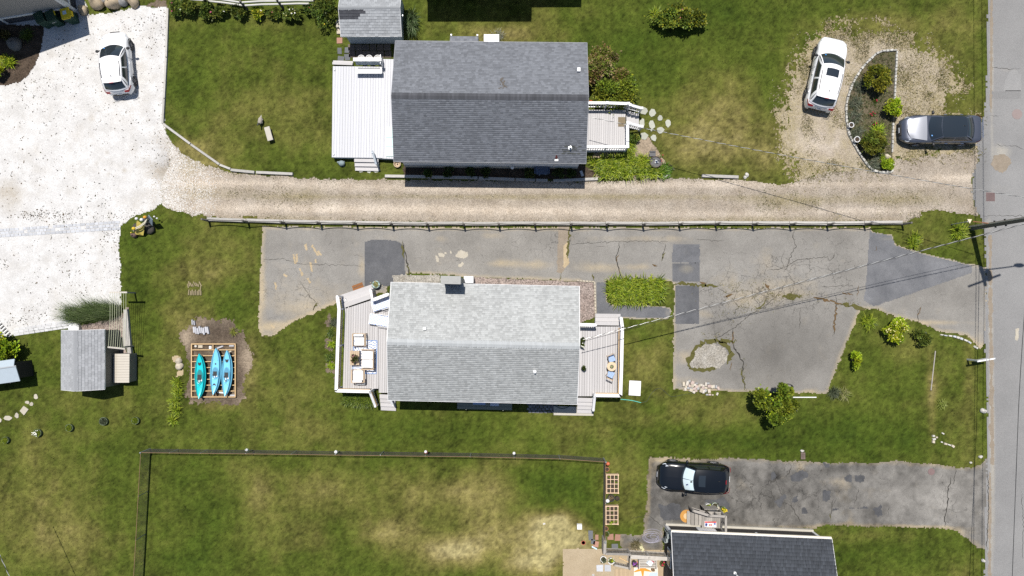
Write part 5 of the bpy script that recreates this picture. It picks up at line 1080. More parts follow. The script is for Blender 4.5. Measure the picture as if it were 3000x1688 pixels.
def clump(name, label, cat, px, r, n, ln, pal, wd=.03, group=None, spread=1.0, lean=(0,0), arch=1.0, flower=None, rb=.35):
    x, y = P(px[0], px[1], ln*.4); t = thing(name, label, cat, (x, y, 0), 0, group); a = rng.uniform(0, 6.28, n); q = np.sqrt(rng.uniform(0, 1, n))*m(r)*rb
    straps('foliage', np.stack([np.cos(a)*q, np.sin(a)*q], 1), 6, ln, wd, pal, t, spread, lean, arch=arch)
    B = MB(); B.lathe([(m(r)*rb*.5, 0), (m(r)*rb*.4, .05), (.02, .08)], 8); B.build('crown', M_bark, t)
    if flower:
        for k in range(flower[1]):
            B = MB(); B.blob((0,0,0), (flower[2],)*3, 7, 4, .2); B.build('flower', flower[0], t, loc=(rng.normal(0, m(r)*.4), rng.normal(0, m(r)*.4), ln*.75))
    return t
def bed(name, label, cat, poly_px, n, per, ln, pal, wd=.035, group=None, spread=1.0, arch=1.0, lean=(0,0)):
    q = PP(poly_px); cx = sum(a for a, b in q)/len(q); cy = sum(b for a, b in q)/len(q); t = thing(name, label, cat, (cx, cy, 0), 0, group)
    straps('foliage', inpoly(q, n)-np.array([cx, cy]), per, ln, wd, pal, t, spread, lean, arch=arch); return t
F_red = mat('red_petal', (.45,.02,.07), .6, var=.2); F_pink = mat('pink_petal', (.38,.07,.14), .6, var=.2); F_white = mat('white_petal', (.75,.74,.66), .6, var=.1); F_yel = mat('yellow_petal', (.65,.48,.03), .6, var=.1); F_cream = mat('cream_petal', (.62,.56,.26), .6, var=.15); F_orange = mat('orange_petal', (.6,.25,.03), .6)

# along the upper house
shrub('large_shrub', 'tall rusty tipped shrub against the east wall of the upper house', 'shrub', (1772,203), 66, 1.9, 7600, .10, PAL_RUST, 26, .33, ry=62)
shrub('large_shrub', 'broad green shrub between rusty tipped shrub and porch railing', 'shrub', (1797,262), 68, 1.6, 7600, .095, [(.12,.16,.014),(.09,.125,.014),(.16,.2,.018),(.06,.085,.012)], 26, .33, ry=54)
shrub('small_shrub', 'small dark round shrub at the porch corner post', 'shrub', (1852,304), 14, .8, 500, .07, PAL_GREEN, 7)
shrub('small_shrub', 'dark green hosta like shrub below the porch steps', 'shrub', (1856,402), 17, .6, 500, .09, PAL_GREEN, 7)
bed('daylily_bed', 'bright yellow green daylily bed along the gravel driveway south of the porch', 'plants', [(1738,475),(1770,466),(1830,462),(1850,468),(1885,466),(1895,480),(1900,500),(1935,505),(1925,516),(1880,514),(1820,521),(1770,518),(1745,500)], 300, 8, .64, PAL_LILY, .052)
bed('daylily_bed', 'narrow daylily strip beside the east railing of the porch', 'plants', [(1838,402),(1850,410),(1852,440),(1846,462),(1836,462),(1836,420)], 60, 8, .58, PAL_LILY, .04)
clump('low_plant', 'fresh green low plant right of the round barrel', 'plant', (1948,500), 26, 70, .34, [(.07,.14,.008),(.1,.18,.012),(.05,.1,.008)], .04, rb=.7)
clump('low_plant', 'pale seed headed plant at the east end of the daylily bed', 'plant', (1966,492), 10, 14, .3, PAL_GREYG, .02)
shrub('mixed_shrubs', 'long mixed shrub clump standing free on the upper lawn', 'shrub', (1996,52), 84, 1.15, 5600, .11, [(.07,.105,.016),(.1,.14,.02),(.05,.08,.012),(.15,.17,.015)], 30, .27, ry=36, trunks=8, flowers=[(F_pink, 2, .05)])
clump('spiky_plant', 'yellow green spiky clump at the left end of the mixed shrubs', 'plant', (1922,40), 26, 26, .6, PAL_LILY, .04)
x_, y_ = P(1207, 66)
t = thing('tall_grass_plant', 'tall striped reed like plant beside the blue grey shed', 'plant', (x_, y_, 0)); a = rng.uniform(0, 6.28, 46); q = rng.uniform(0, 1, 46)
straps('foliage', np.stack([np.cos(a)*q*.25, np.sin(a)*q*.7], 1), 7, .95, .05, PAL_BLADE, t, .75, (.0, -.25)); B = MB(); B.lathe([(.2,0),(.1,.08)], 8); B.build('crown', M_bark, t)
for i, (px, r, h, pal, fl, lab) in enumerate([((519,26),20,.7,PAL_GREEN,[(F_pink,2,.05)],'pink flowered rose bush beside the shell lot timber, first of the row'),((553,22),24,.85,PAL_GREEN,[(F_white,1,.05)],'taller green rose bush, second from the shell lot'),((604,28),24,.75,PAL_GREEN,[(F_pink,1,.06)],'green rose bush with one pink bloom under the first fence post'),((645,34),19,.6,PAL_GREEN,[(F_white,2,.05),(F_yel,2,.05)],'small rose bush with white and yellow blooms, fourth from the shell lot'),((700,33),20,.7,PAL_GREEN,[(F_yel,1,.04)],'loose rose bush casting a wide shadow by the second fence post'),((760,36),17,.6,PAL_LILY,[(F_white,1,.06),(F_yel,2,.05)],'yellowish rose bush with a white bloom between two fence posts'),((806,42),16,.5,PAL_GREEN,[(F_pink,2,.05)],'low thin rose bush below the third fence post'),((857,40),22,.7,PAL_GREEN,[(F_white,9,.05),(F_cream,4,.05)],'rose bush covered in white blooms'),((905,26),14,.6,PAL_GREEN,[(F_red,2,.05)],'small rose bush with red bloom left of the big bush'),((950,30),44,1.2,PAL_GREEN,[(F_yel,2,.04)],'big dense green bush next to the blue grey shed')]):
    shrub('rose_bush' if i < 9 else 'big_bush', lab, 'shrub', px, r*1.15, h, int(60*r), .085, pal, 9 if i < 9 else 18, .36, group='rose bushes along the rail fence' if i < 9 else None, flowers=fl)
# bed in the shade of the upper house
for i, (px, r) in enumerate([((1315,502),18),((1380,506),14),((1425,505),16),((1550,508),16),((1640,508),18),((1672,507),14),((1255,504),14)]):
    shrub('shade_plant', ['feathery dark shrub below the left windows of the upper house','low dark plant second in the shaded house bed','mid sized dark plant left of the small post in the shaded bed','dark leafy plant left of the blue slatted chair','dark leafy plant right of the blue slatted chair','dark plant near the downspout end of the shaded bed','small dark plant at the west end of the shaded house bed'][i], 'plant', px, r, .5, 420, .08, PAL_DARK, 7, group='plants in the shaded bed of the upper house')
# planted island
shrub('island_shrub', 'big golden green shrub at the north end of the planted island', 'shrub', (2567,231), 40, 1.2, 4200, .085, PAL_OLIVE, 22, .3)
shrub('island_shrub', 'olive green shrub at the south end of the planted island', 'shrub', (2559,420), 43, 1.0, 4200, .08, [(.085,.105,.014),(.06,.08,.012),(.12,.135,.016)], 22, .3, ry=36)
shrub('island_shrub', 'lime yellow shrub spilling over the east edging of the island', 'shrub', (2618,317), 25, .95, 2000, .085, PAL_LIME, 12, .36)
shrub('island_shrub', 'small lime shrub in the south east tip of the island', 'shrub', (2600,480), 17, .55, 900, .085, PAL_LIME, 9)
clump('daylily', 'yellow daylily clump above the southern island shrub', 'plant', (2572,385), 30, 26, .6, PAL_LIME, .045)
clump('daylily', 'tiny daylily tuft beside the pale stone on the island', 'plant', (2584,460), 8, 8, .4, PAL_LIME, .035)
for px, lab in (((2517,250),'grey green lavender clump, northernmost on the island'),((2507,300),'grey green lavender clump left of the first red roses'),((2503,340),'grey green lavender clump just above the upper white pot'),((2510,388),'grey green lavender clump between the two white pots'),((2560,478),'grey green clump in the southern tip of the island')):
    clump('lavender', lab, 'plant', px, 26, 34, .44, PAL_GREYL, .022, group='lavender clumps on the island', rb=.7)
for px, k, lab in (((2566,294),3,'sparse rose with small red blooms, northern one on the island'),((2556,334),6,'red rose in the middle of the island'),((2563,365),5,'red rose just above the yellow daylily')):
    clump('rose', lab, 'plant', px, 8, 10, .3, PAL_GREEN, .03, group='red roses on the island', flower=(F_red, max(2, k-1), .038))
bed('island_weeds', 'low olive weeds covering the soil of the planted island', 'weeds', [(2618,156),(2580,160),(2540,195),(2505,240),(2487,290),(2484,350),(2500,410),(2535,470),(2572,498),(2606,498),(2608,400),(2614,290)], 650, 6, .17, [(.06,.07,.018),(.085,.085,.03),(.12,.105,.05),(.045,.058,.014)], .022, spread=1.1)
# pad side lawn and roadside
bed('daylily_bed', 'square daylily bed framed by the dark asphalt path', 'plants', [(1782,822),(1850,817),(1930,822),(1945,838),(1940,868),(1918,892),(1880,888),(1840,887),(1788,886),(1784,850)], 310, 8, .62, PAL_LILY, .052)
clump('daylily', 'daylily clump on the lawn wedge left of the utility pole plants', 'plant', (2680,706), 38, 44, .55, PAL_LILY, .04)
clump('daylily', 'daylily clump at the foot of the utility pole', 'plant', (2812,680), 36, 46, .6, PAL_LILY, .04)
clump('daylily', 'wide strappy clump at the north corner of the right lawn', 'plant', (2546,942), 34, 48, .58, PAL_LILY, .036)
shrub('hydrangea', 'round yellow hydrangea covered in cream blooms on the right lawn', 'shrub', (2625,968), 36, 1.0, 2600, .10, PAL_LIME, 16, .34, flowers=[(F_cream, 90, .045)])
shrub('small_shrub', 'dark green spiky shrub right of the cream hydrangea', 'shrub', (2700,990), 24, .7, 1500, .085, PAL_GREEN, 12)
shrub('small_shrub', 'small lime shrub alone on the right lawn beside the parking pad', 'shrub', (2504,1055), 19, .75, 1300, .09, PAL_LIME, 10, ry=22)
clump('iris_clump', 'grey and yellow iris clump at the pad corner', 'plant', (2446,1150), 24, 34, .5, PAL_GREYG, .03); clump('iris_clump', 'yellowing iris clump touching the grey one at the pad corner', 'plant', (2474,1154), 24, 34, .5, [(.2,.2,.06),(.13,.15,.03),(.24,.22,.1)], .03)
clump('daylily', 'small pale tuft near the worn strip of the right lawn', 'plant', (2761,1184), 18, 20, .4, [(.22,.24,.06),(.16,.19,.03)], .03)
t = shrub('small_tree', 'small broadleaf tree with dark trunk below the parking pad', 'tree', (2258,1180), 60, 2.2, 200, .12, PAL_LIME, 10, name_leaf='inner_leaf')
for (dx, dy, r, n) in ((-.85,.42,.62,1300),(.75,.80,.50,900),(.95,-.15,.62,1200),(.2,-.05,.38,400),(.15,-.95,.42,600),(-.55,-.1,.3,260),(.5,.35,.42,450),(.7,-.75,.34,300)):
    p, d = clumpy((dx, dy, 1.55), (r, r, .55), n, 9, .42); foliage('crown', p, .12, [(.10,.145,.012),(.075,.115,.012),(.135,.175,.016),(.055,.085,.01)], t, dirs=d)
B = MB()
for (dx, dy) in ((-.85,.35),(.75,.75),(.95,-.25),(.15,-1.05),(-.4,-.6)): B.tube([(0,-.2,0),(dx*.3,dy*.3-.1,.7),(dx*.75,dy*.75,1.35)], [.07,.05,.02], 6)
B.build('trunk', M_bark, t)
# left side
bed('ornamental_grass', 'long arching dark green ornamental grass left of the clothesline', 'plants', [(200,930),(212,905),(250,900),(290,895),(350,893),(360,905),(352,925),(320,935),(280,940),(230,950)], 230, 13, 1.15, [(.07,.10,.03),(.10,.135,.045),(.05,.075,.02),(.16,.19,.08)], .016, spread=.62, lean=(-.25,.2), arch=.9)
for i, (y, r) in enumerate(((1123,20),(1150,22),(1178,24),(1205,24),(1232,18))):
    clump('daylily', ['daylily clump topmost in the row left of the kayaks','daylily clump second from the top of the row left of the kayaks','daylily clump in the middle of the row left of the kayaks','daylily clump second from the bottom of the row left of the kayaks','daylily clump lowest in the row left of the kayaks'][i], 'plant', (516-i*3+(i%2)*6, y), r, 24, .48, PAL_LILY, .04, group='daylily row left of the kayaks')
clump('daylily', 'single spiky daylily at the edge of the bare soil', 'plant', (683,972), 15, 12, .38, [(.2,.19,.04),(.13,.15,.02)], .03)
shrub('round_bush', 'round bright green bush cut by the left edge', 'shrub', (4,1018), 44, 1.6, 3600, .11, PAL_LIME, 20, .32)
shrub('bed_plant', 'bright spiky yellow shrub in the mulch bed below the boulder', 'plant', (20,182), 24, .6, 200, .06, PAL_LIME, 6, trunks=2); clump('daylily', 'bright yellow green daylily clump in the mulch bed', 'plant', (24,180), 32, 40, .55, PAL_LIME, .035)
shrub('bed_plant', 'lime shrub at the left edge of the mulch bed', 'shrub', (2,214), 22, .7, 1200, .08, PAL_LIME, 9)
clump('bed_grass', 'shaded dark grass clump above the mulch bed boulder', 'plant', (78,102), 30, 40, .5, PAL_GREEN, .03); shrub('bed_plant', 'brownish shrub in the shaded corner of the mulch bed', 'shrub', (8,110), 24, .6, 900, .08, [(.06,.055,.015),(.08,.07,.02),(.04,.045,.012)], 9)
bed('daylily_bed', 'green daylily bed under the south rail of the west deck', 'plants', [(1006,1158),(1096,1158),(1098,1176),(1090,1186),(1060,1184),(1010,1178)], 150, 8, .5, [(.07,.1,.012),(.1,.14,.014),(.05,.075,.01),(.13,.16,.02)], .036)
for px, r, pal, lab in (((978,945),12,PAL_GREYG,'dry brown clump uppermost beside the west deck'),((968,976),14,PAL_GREEN,'thin iris like clump second beside the west deck'),((970,1011),11,PAL_LIME,'small lime shrub third beside the west deck'),((966,1045),13,PAL_GREEN,'thin green clump fourth beside the west deck'),((971,1073),13,PAL_LIME,'lime shrub lowest beside the west deck')):
    clump('border_plant', lab, 'plant', px, r, 22, .3, pal, .032, group='border plants beside the west deck', rb=.6)
# ------------------------------------------------------------------ stones, timbers, paving
def stone(px, r, mt, label, group=None, name='boulder', cat='boulder', jit=.10, seed=1, flat=-.2):
    x, y = P(*px); B = MB(); rx, ry, rz = m(r[0]), m(r[1]), r[2]
    B.blob((0, 0, 0), (rx, ry, rz), 12, 8, jit, seed, flat=-rz*.3); o = B.build(name, mt, loc=(x, y, rz*.25), smooth=True, rz=random.Random(seed).uniform(0, 3)*0)
    return tag(o, label, cat, group)
M_bould = mat('tan_boulder', (.36,.29,.20), .9, var=.35, vs=2.5, rnd=.1, bump=.6, bs=8)
M_bould2 = mat('grey_boulder', (.26,.255,.245), .9, var=.3, vs=3, rnd=.1, bump=.6, bs=8)
M_wstone = mat('white_stone', (.47,.45,.41), .9, var=.15, vs=6, rnd=.1)
for i, (px, r, mt_, lab) in enumerate([((247,32),(15,14,.35),M_bould,'tan boulder in the row, nearest the corner of the beige house'),((290,14),(23,17,.55),M_bould,'broad brownish boulder second in the row above the shell lot'),((337,13),(23,19,.6),M_bould,'largest pale boulder in the row above the shell lot'),((366,6),(13,17,.45),M_bould2,'bluish grey upright boulder between two tan ones'),((379,3),(9,8,.6),M_bould,'small round tan boulder resting against the grey one'),((396,10),(15,16,.45),M_bould,'rightmost tan boulder of the row above the shell lot'),((309,8),(8,7,.3),M_bould2,'little grey stone wedged behind the row of boulders'),((270,-4),(8,6,.3),M_bould,'pale stone on the grass behind the boulders')]):
    stone(px, r, mt_, lab, 'boulders above the shell lot', seed=i+3)
stone((47,131), (22,21,.4), mat('shade_darkened_boulder', (.13,.125,.115), .9, var=.3, vs=5, bump=.6, bs=10), 'grey boulder lying in the dark mulch bed', seed=14)  # grey stone, colour lowered to carry the shade it lies in
for px, r, lab in (((525,1058),(10,9,.2),'upper of two pale round stones left of the kayak frame'),((527,1073),(12,11,.22),'lower of two pale round stones left of the kayak frame')): stone(px, r, M_stone1, lab, 'round stones by the kayaks', 'stone', 'stone', seed=int(px[1]))
stone((2598,460), (9,8,.22), M_stone1, 'pale stone in the south end of the planted island', name='stone', cat='stone')
for px, r, lab in (((2182,520),(5,5,.12),'left of two small pale stones right of the short timber'),((2187,513),(6,7,.14),'right of two small pale stones right of the short timber'),((2878,1203),(9,7,.2),'white stone at the road edge beside the right lawn, largest of them'),((2871,1338),(6,5,.14),'white stone at the mouth of the lower asphalt drive'),((2843,1355),(4,3,.1),'tiny pale stone where lawn meets the lower asphalt drive'),((2879,1642),(6,5,.14),'white stone on the verge near the bottom edge')):
    stone(px, r, M_wstone, lab, None, 'stone', 'stone', seed=int(px[0]))
def stones_in(name, label, cat, L, mt, z=0.0, kind=None, group=None, part='stone'):
    c = P(sum(a[0] for a in L)/len(L), sum(a[1] for a in L)/len(L))
    t = thing(name, label, cat, (*c, 0)) if label else tag(bpy.data.objects.new(name, None), kind='structure')
    if not label: COL.objects.link(t); t.location = (*c, 0)
    for i, (a, b, rx, ry, h, ang) in enumerate(L):
        x, y = P(a, b); B = MB(); w, d = m(rx)*2, m(ry)*2; rd = random.Random(i+7); k = lambda: rd.uniform(.86, 1.06)
        B.add([(-w/2*k(),-d/2*k(),0),(w/2*k(),-d/2*k(),0),(w/2*k(),d/2*k(),0),(-w/2*k(),d/2*k(),0),(-w/2*.9*k(),-d/2*.88*k(),h),(w/2*.9*k(),-d/2*.88*k(),h*k()),(w/2*.9*k(),d/2*.88*k(),h),(-w/2*.9*k(),d/2*.88*k(),h*k())], [(0,3,2,1),(4,5,6,7),(0,1,5,4),(1,2,6,5),(2,3,7,6),(3,0,4,7)])
        o = B.build(part, mt[i % len(mt)] if isinstance(mt, list) else mt, t, loc=(x-c[0], y-c[1], z+rd.uniform(0, .01))); o.rotation_euler = (rd.uniform(-.06,.06), rd.uniform(-.06,.06), R(ang))
    return t
PS = [(2001,1125,4,7,.16,3),(2012,1122,4,8,.18,-10),(2018,1116,4,4,.12,5),(2027,1121,5,6,.15,-30),(2009,1132,3,6,.1,0),(2007,1140,3.5,5,.1,5),(2015,1136,4,4,.12,0),(2019,1130,4,4,.15,0),(2026,1130,5,5,.2,10),(2034,1127,4,4,.16,-20),(2039,1123,4,3,.12,10),(2039,1132,4,5,.2,-35),(2047,1130,4,5,.17,-35),(2053,1128,4,4,.15,0),(2024,1137,5,4,.14,-20),(2033,1138,5,4,.18,15),(2023,1143,6,5,.15,-20),(2032,1148,4,4,.1,-35),(2043,1137,4,5,.16,30),(2038,1144,4,4,.12,0),(2052,1143,4.5,7,.18,-12),(2060,1146,3.5,6.5,.16,-12),(2065,1144,4,5,.15,-25),(2058,1135,5,4,.2,-20),(2067,1136,4,3.5,.15,-20),(2066,1125,3,6,.14,0),(2073,1123,4.5,3,.12,5),(2076,1131,6,5,.18,0),(2085,1133,2.6,5,.12,0),(2090,1132,3,5,.12,0),(2097,1133,3,5,.12,0),(2103,1137,3.4,5.4,.14,15),(2076,1145,5,6,.12,10),(2100,1154,3,4.5,.1,-20),(2071,1156,4,2.5,.05,0),(2079,1156,4,3,.05,0),(2087,1157,3,2,.05,0),(2060,1130,3,3,.13,20)]
stones_in('stone_pile', 'loose pile of pale granite setts at the lower edge of the parking pad', 'stone pile', PS, [M_stone1, mat('pale_sett', (.47,.43,.37), .9, var=.15, rnd=.12), M_greystone, mat('pink_sett', (.40,.32,.28), .9, var=.15, rnd=.1)], z=.018)
stones_in('stone_row', 'row of small pale stones set in the right lawn near the lower drive', 'stones', [(2733,1277,4,3,.1,0),(2743,1281,3,2.5,.08,0),(2735,1286,5,3,.1,10),(2733,1294,4,4,.1,0),(2758,1295,3,2,.06,-20),(2769,1300,5,3,.09,-15),(2780,1303,5,2,.06,-20),(2790,1307,5,3.5,.1,-35),(2762,1270,4,2,.05,-30)], [M_wstone, M_stone1])
stones_in('stone_edging', 'curved row of pale edging stones at the top corner of the right lawn', 'stones', [(2758,981,5,2,.06,-5),(2770,983,5,2,.06,-8),(2783,984,5,2.5,.08,-8),(2795,986,5,3,.09,-12),(2805,989,5,3.4,.1,-18),(2815,992,5,3.6,.1,-20),(2828,997,6,2.6,.08,-25),(2839,1003,6,2.6,.08,-35),(2858,1018,7,3,.08,-30)], [M_wstone, M_paver])
# granite edging of the island: every block a piece
def along(pts, step):
    out = []; 
    for (a, b) in zip(pts, pts[1:]):
        n = max(1, round(hypot(b[0]-a[0], b[1]-a[1])/step))
        for k in range(n): u = (k+.5)/n; out.append((a[0]+(b[0]-a[0])*u, a[1]+(b[1]-a[1])*u, hypot(b[0]-a[0], b[1]-a[1])/n, -math.degrees(atan2(b[1]-a[1], b[0]-a[0]))))
    return out
LW = along([ISL[k] for k in range(0, 17)], 11)
stones_in('stone_edging', 'low pale stone edging round the west side of the planted island', 'stone edging', [(a, b, l/2*.94, 2.6+.5*(i % 3), .12+.02*(i % 2), an) for i, (a, b, l, an) in enumerate(LW)], [mat('whitewashed_stone', (.33,.325,.30), .9, var=.25, rnd=.2, vs=8), mat('dull_white_stone', (.40,.39,.36), .9, var=.2, rnd=.15)], z=.01)
LE = along([(2626,150),(2624,190),(2621,240),(2619,296)], 11)+along([(2615,360),(2613,410),(2612,448)], 11)+along([(2612,470),(2612,505)], 9)
stones_in('stone_edging', 'straight stone edging along the east side of the planted island', 'stone edging', [(a, b, l/2*.94, 2.4+.4*(i % 3), .12, an) for i, (a, b, l, an) in enumerate(LE)], [mat('whitewashed_stone_b', (.33,.325,.30), .9, var=.25, rnd=.2, vs=8), mat('dull_white_stone', (.40,.39,.36), .9, var=.2, rnd=.15)], z=.01)
stones_in('stone_edging', 'pale edging stones along the pebble border beside the dark path', 'stone edging', [(a, b, l/2*.94, 2.2, .08, an) for a, b, l, an in along([(1688,822),(1742,826),(1744,928)], 9)], [M_stone1], z=.02)
# flagstone path, slabs
def slabs(name, L, mt, z=.0, h=.04, part='slab'):
    c = P(L[0][0], L[0][1]); t = bpy.data.objects.new(name, None); COL.objects.link(t); t.location = (*c, 0); t['kind'] = 'structure'
    for i, q in enumerate(L):
        x, y = P(q[0], q[1]); rd = random.Random(i*3+int(q[0])); n = q[4] if len(q) > 4 else 7; rot = rd.uniform(0, 6.28); pts = []
        for k in range(n):
            a = rot+2*pi*k/n+rd.uniform(-.25, .25); f = rd.uniform(.82, 1.12); pts.append((cos(a)*m(q[2])*f, sin(a)*m(q[3])*f))
        if n == 4: w, d = m(q[2]), m(q[3]); j = lambda: rd.uniform(-.02, .02); pts = [(-w+j(),-d+j()),(w+j(),-d+j()),(w+j(),d+j()),(-w+j(),d+j())]
        B = MB(); B.prism(pts, 0, h); o = B.build(part, mt[i % len(mt)] if isinstance(mt, list) else mt, t, loc=(x-c[0], y-c[1], z)); o.rotation_euler = (0, 0, R(q[5]) if len(q) > 5 else 0)
        cover_poly([(x+a*.95, y+b*.95) for a, b in pts])
    return t
slabs('flagstone_path', [(1885,325,12,13),(1911,331,12,12),(1934,347,9,9),(1881,361,9,16),(1910,366,9,15),(1957,361,9,13),(1934,382,12,11),(1887,399,12,11),(1915,404,9,11),(1908,382,3,4)], M_flag, part='flagstone')
slabs('flagstone_path', [(1058,497,10,9),(1081,499,8,9),(1103,499,11,8)], M_flag, part='flagstone')
slabs('flagstone_path', [(106,1162,6,9),(81,1179,7,5),(93,1184,6,6),(71,1202,9,10,4,-40),(50,1217,6,9),(24,1225,14,8),(-2,1232,8,8)], mat('sandy_flagstone', (.36,.33,.27), .9, var=.15, rnd=.1), part='flagstone')
slabs('slab_path', [(995,120,8.5,8.5,4,2),(995,150,6,9,4,0),(1017,147,7,8,4,-2),(999,173,9,8,4,-8),(1018,168,8,9,4,6)], [M_redslab, M_slate, M_slate, M_slate, M_slate], part='slab')
slabs('slab_path', [(1730,1568,6,14,4,0),(1737,1587,6,7,4,-10),(1748,1574,5,7,4,0),(1746,1594,8,8,4,-8),(1788,1573,9,8,4,4),(1809,1575,8,9,4,-6),(1801,1601,9,7,4,3)], [M_slate, M_slate, M_redslab, M_redslab, M_redslab, M_redslab, M_slate], part='slab')
slabs('shaded_patio', [(1030+i*21+2*j, 140+j*20, 9.6, 9.2, 4, 0) for j in range(2) for i in range(6)], mat('brown_slab', (.13,.105,.085), .9, var=.2, rnd=.15), part='slab')
slabs('paver_pad', [(1757,1664,9.5,9.5,4,0),(1780,1664,9.5,9.5,4,0)], M_paver, z=.02, part='paver')
slabs('stone_paving', [(1548+i*11+(j%2)*5, 1184+j*7.5, 4.6, 3.2, 4, (i*37%11)-5) for j in range(4) for i in range(8)], mat('dark_sett', (.17,.17,.18), .9, var=.2, rnd=.25), part='paver')
def paver_strip(name, top, bot, rows, lw, mt, skip=0, seed=0):
    t = bpy.data.objects.new(name, None); COL.objects.link(t); t['kind'] = 'structure'; c = P(*top[0]); t.location = (*c, 0); rd = random.Random(seed); shared = {}
    for r in range(rows):
        u = rd.uniform(-.5, 0)*lw/400
        while u < 1:
            l = lw*rd.uniform(.7, 1.15); x0 = lerp2(top[0], top[1], u); L = hypot(top[1][0]-top[0][0], top[1][1]-top[0][1]); du = l/L; uc = u+du/2; u += du
            if uc > 1 or rd.random() < skip: continue
            a = lerp2(top[0], top[1], uc); b = lerp2(bot[0], bot[1], uc); v = (r+.5)/rows; x, y = P(lerp(a[0], b[0], v), lerp(a[1], b[1], v)); hh = hypot(a[0]-b[0], a[1]-b[1])/rows
            key = round(l); 
            if key not in shared: B = MB(); B.box((0,0,.025), (m(key)*.92, m(hh)*.88, .05), top=.95); shared[key] = B.mesh('paver', mt)
            o = obj('paver', shared[key], t, (x-c[0], y-c[1], rd.uniform(-.03, -.008))); o.rotation_euler = (0, 0, -atan2(top[1][1]-top[0][1], top[1][0]-top[0][0])+rd.uniform(-.03, .03))
    return t
def lerp2(a, b, u): return (a[0]+(b[0]-a[0])*u, a[1]+(b[1]-a[1])*u)
paver_strip('paver_strip', [(-10,671),(352,646)], [(-10,697),(352,674)], 3, 13, M_paver, .06, 1)
paver_strip('paver_strip', [(40,962),(215,937)], [(44,985),(205,961)], 3, 17, mat('pale_paver_b', (.46,.46,.46), .9, var=.15, rnd=.1), 0, 2)
# landscape timbers
M_timb = mat('silvered_timber', (.36,.345,.32), .9, var=.25, rnd=.12, grain=.3, gs=(2,40,40))
def timber(a, b, w, h, label, group=None, z=0.0, mt=None, name='landscape_timber'):
    A, Bq = Vector(P(*a)), Vector(P(*b)); c = (A+Bq)/2; d = Bq-A; B = MB(); B.box((0,0,h/2), (d.length, w, h), top=.985)
    o = B.build(name, mt or M_timb, loc=(c.x, c.y, z)); o.rotation_euler = (0, 0, atan2(d.y, d.x)); return tag(o, label, 'timber', group)
G_ = 'landscape timbers along the drives'
timber((494,26),(489,170),.13,.16,'weathered timber along the shell lot, beside the first rose bush',G_); timber((489,171),(483,290),.13,.16,'weathered timber along the shell lot beside the parked hatchback',G_); timber((483,291),(479,364),.13,.16,'weathered timber ending at the bend of the shell lot edge',G_)
timber((480,364),(560,423),.14,.16,'slanting timber starting at the bend beside the shell lot',G_); timber((561,424),(645,483),.14,.16,'slanting timber with a dark stake beside the gravel drive',G_); timber((646,484),(677,496),.14,.16,'short timber between the slanting one and the level one',G_); timber((678,499),(748,506),.17,.18,'level grey timber on the west lawn edge of the gravel drive',G_)
timber((752,506),(860,511),.17,.18,'level timber ending under the west lawn, right of the short ones',G_)
for i, (a, b, l) in enumerate([((1128,517),(1262,519),'half sunlit timber at the west end of the shaded house bed'),((1264,520),(1400,522),'shaded timber second along the house bed'),((1402,523),(1508,527),'shaded timber third along the house bed'),((1510,527),(1568,529),'short shaded timber below the blue slatted chair'),((1570,529),(1604,530),'shortest shaded timber right of the blue slatted chair'),((1620,531),(1752,525),'timber running out of the house shade towards the daylilies')]): timber(a, b, .18, .18, l, G_)
timber((1900,521),(1962,516),.16,.12,'timber half hidden at the east end of the daylily bed',G_); timber((2055,516),(2162,520),.19,.18,'lone level timber on the lawn edge right of the daylilies',G_)
timber((2740,1028),(2727,1144),.06,.03,'old board sunk in the right lawn',None,mt=M_oldwood2); timber((2323,1164),(2392,1164),.06,.03,'thin white edging strip below the parking pad',None,mt=M_white)
timber((372,906),(384,1036),.26,.22,'broad weathered timber between ornamental grass and storage box',None); timber((366,930),(369,1020),.20,.12,'thinner split timber beside the broad one by the clothesline',None)
timber((992,60),(992,84),.28,.10,'rough stone like step at the west side of the blue grey shed',None,mt=M_concrete); timber((994,87),(994,101),.28,.12,'short pale block below the rough step at the blue grey shed',None,mt=M_stone1)

# ------------------------------------------------------------------ lawn ornaments, bins, kayaks
M_binG = mat('dark_green_bin', (.014,.045,.026), .5, var=.15); M_binY = mat('yellow_bin_lid', (.62,.46,.015), .45, var=.08)
def bin_(px, rz, lab, lid):
    t = thing('wheelie_bin', lab, 'bin', (*P(*px), 0), rz, 'bins beside the beige house'); B = MB(); B.box((0,0,.5), (.48,.56,1.0), top=1.18); B.build('body', M_binG, t)
    B = MB(); B.box((0,.02,1.045), (.60,.70,.06), top=.94); B.box((0,-.34,1.02), (.5,.06,.05)); l = B.build('lid', lid, t)
    for x in (-.22,.22): B = MB(); B.lathe([(.10,-.03),(.10,.03)], 12); o = B.build('wheel', M_black, t, loc=(x,.30,.10)); o.rotation_euler = (0, pi/2, 0)
    B = MB(); B.tube([(-.22,.38,1.0),(.22,.38,1.0)], .02, 6); B.build('handle', M_binG, t)
    return t, l
bin_((146,70), R(24), 'dark green wheelie bin furthest left beside the lattice', M_binG)
t, l = bin_((178,66), R(20), 'dark green wheelie bin in the middle of the three', M_binG); B = MB()
for k in range(5): B.box((-.13+.06*k,-.355,.8), (.03,.01,.05))
B.build('lettering', M_white, t); B = MB(); B.box((.32,.1,1.03), (.06,.3,.06)); B.build('tag', M_binY, t)
t, l = bin_((221,59), R(14), 'green wheelie bin with bright yellow lid', M_binY); B = MB(); B.box((-.02,.05,1.08), (.24,.24,.006)); B.build('label_sticker', mat('pale_blue_label', (.45,.55,.62), .5), l); B = MB(); B.box((.34,-.05,.95), (.10,.32,.2)); B.build('side_flap', M_binY, t)
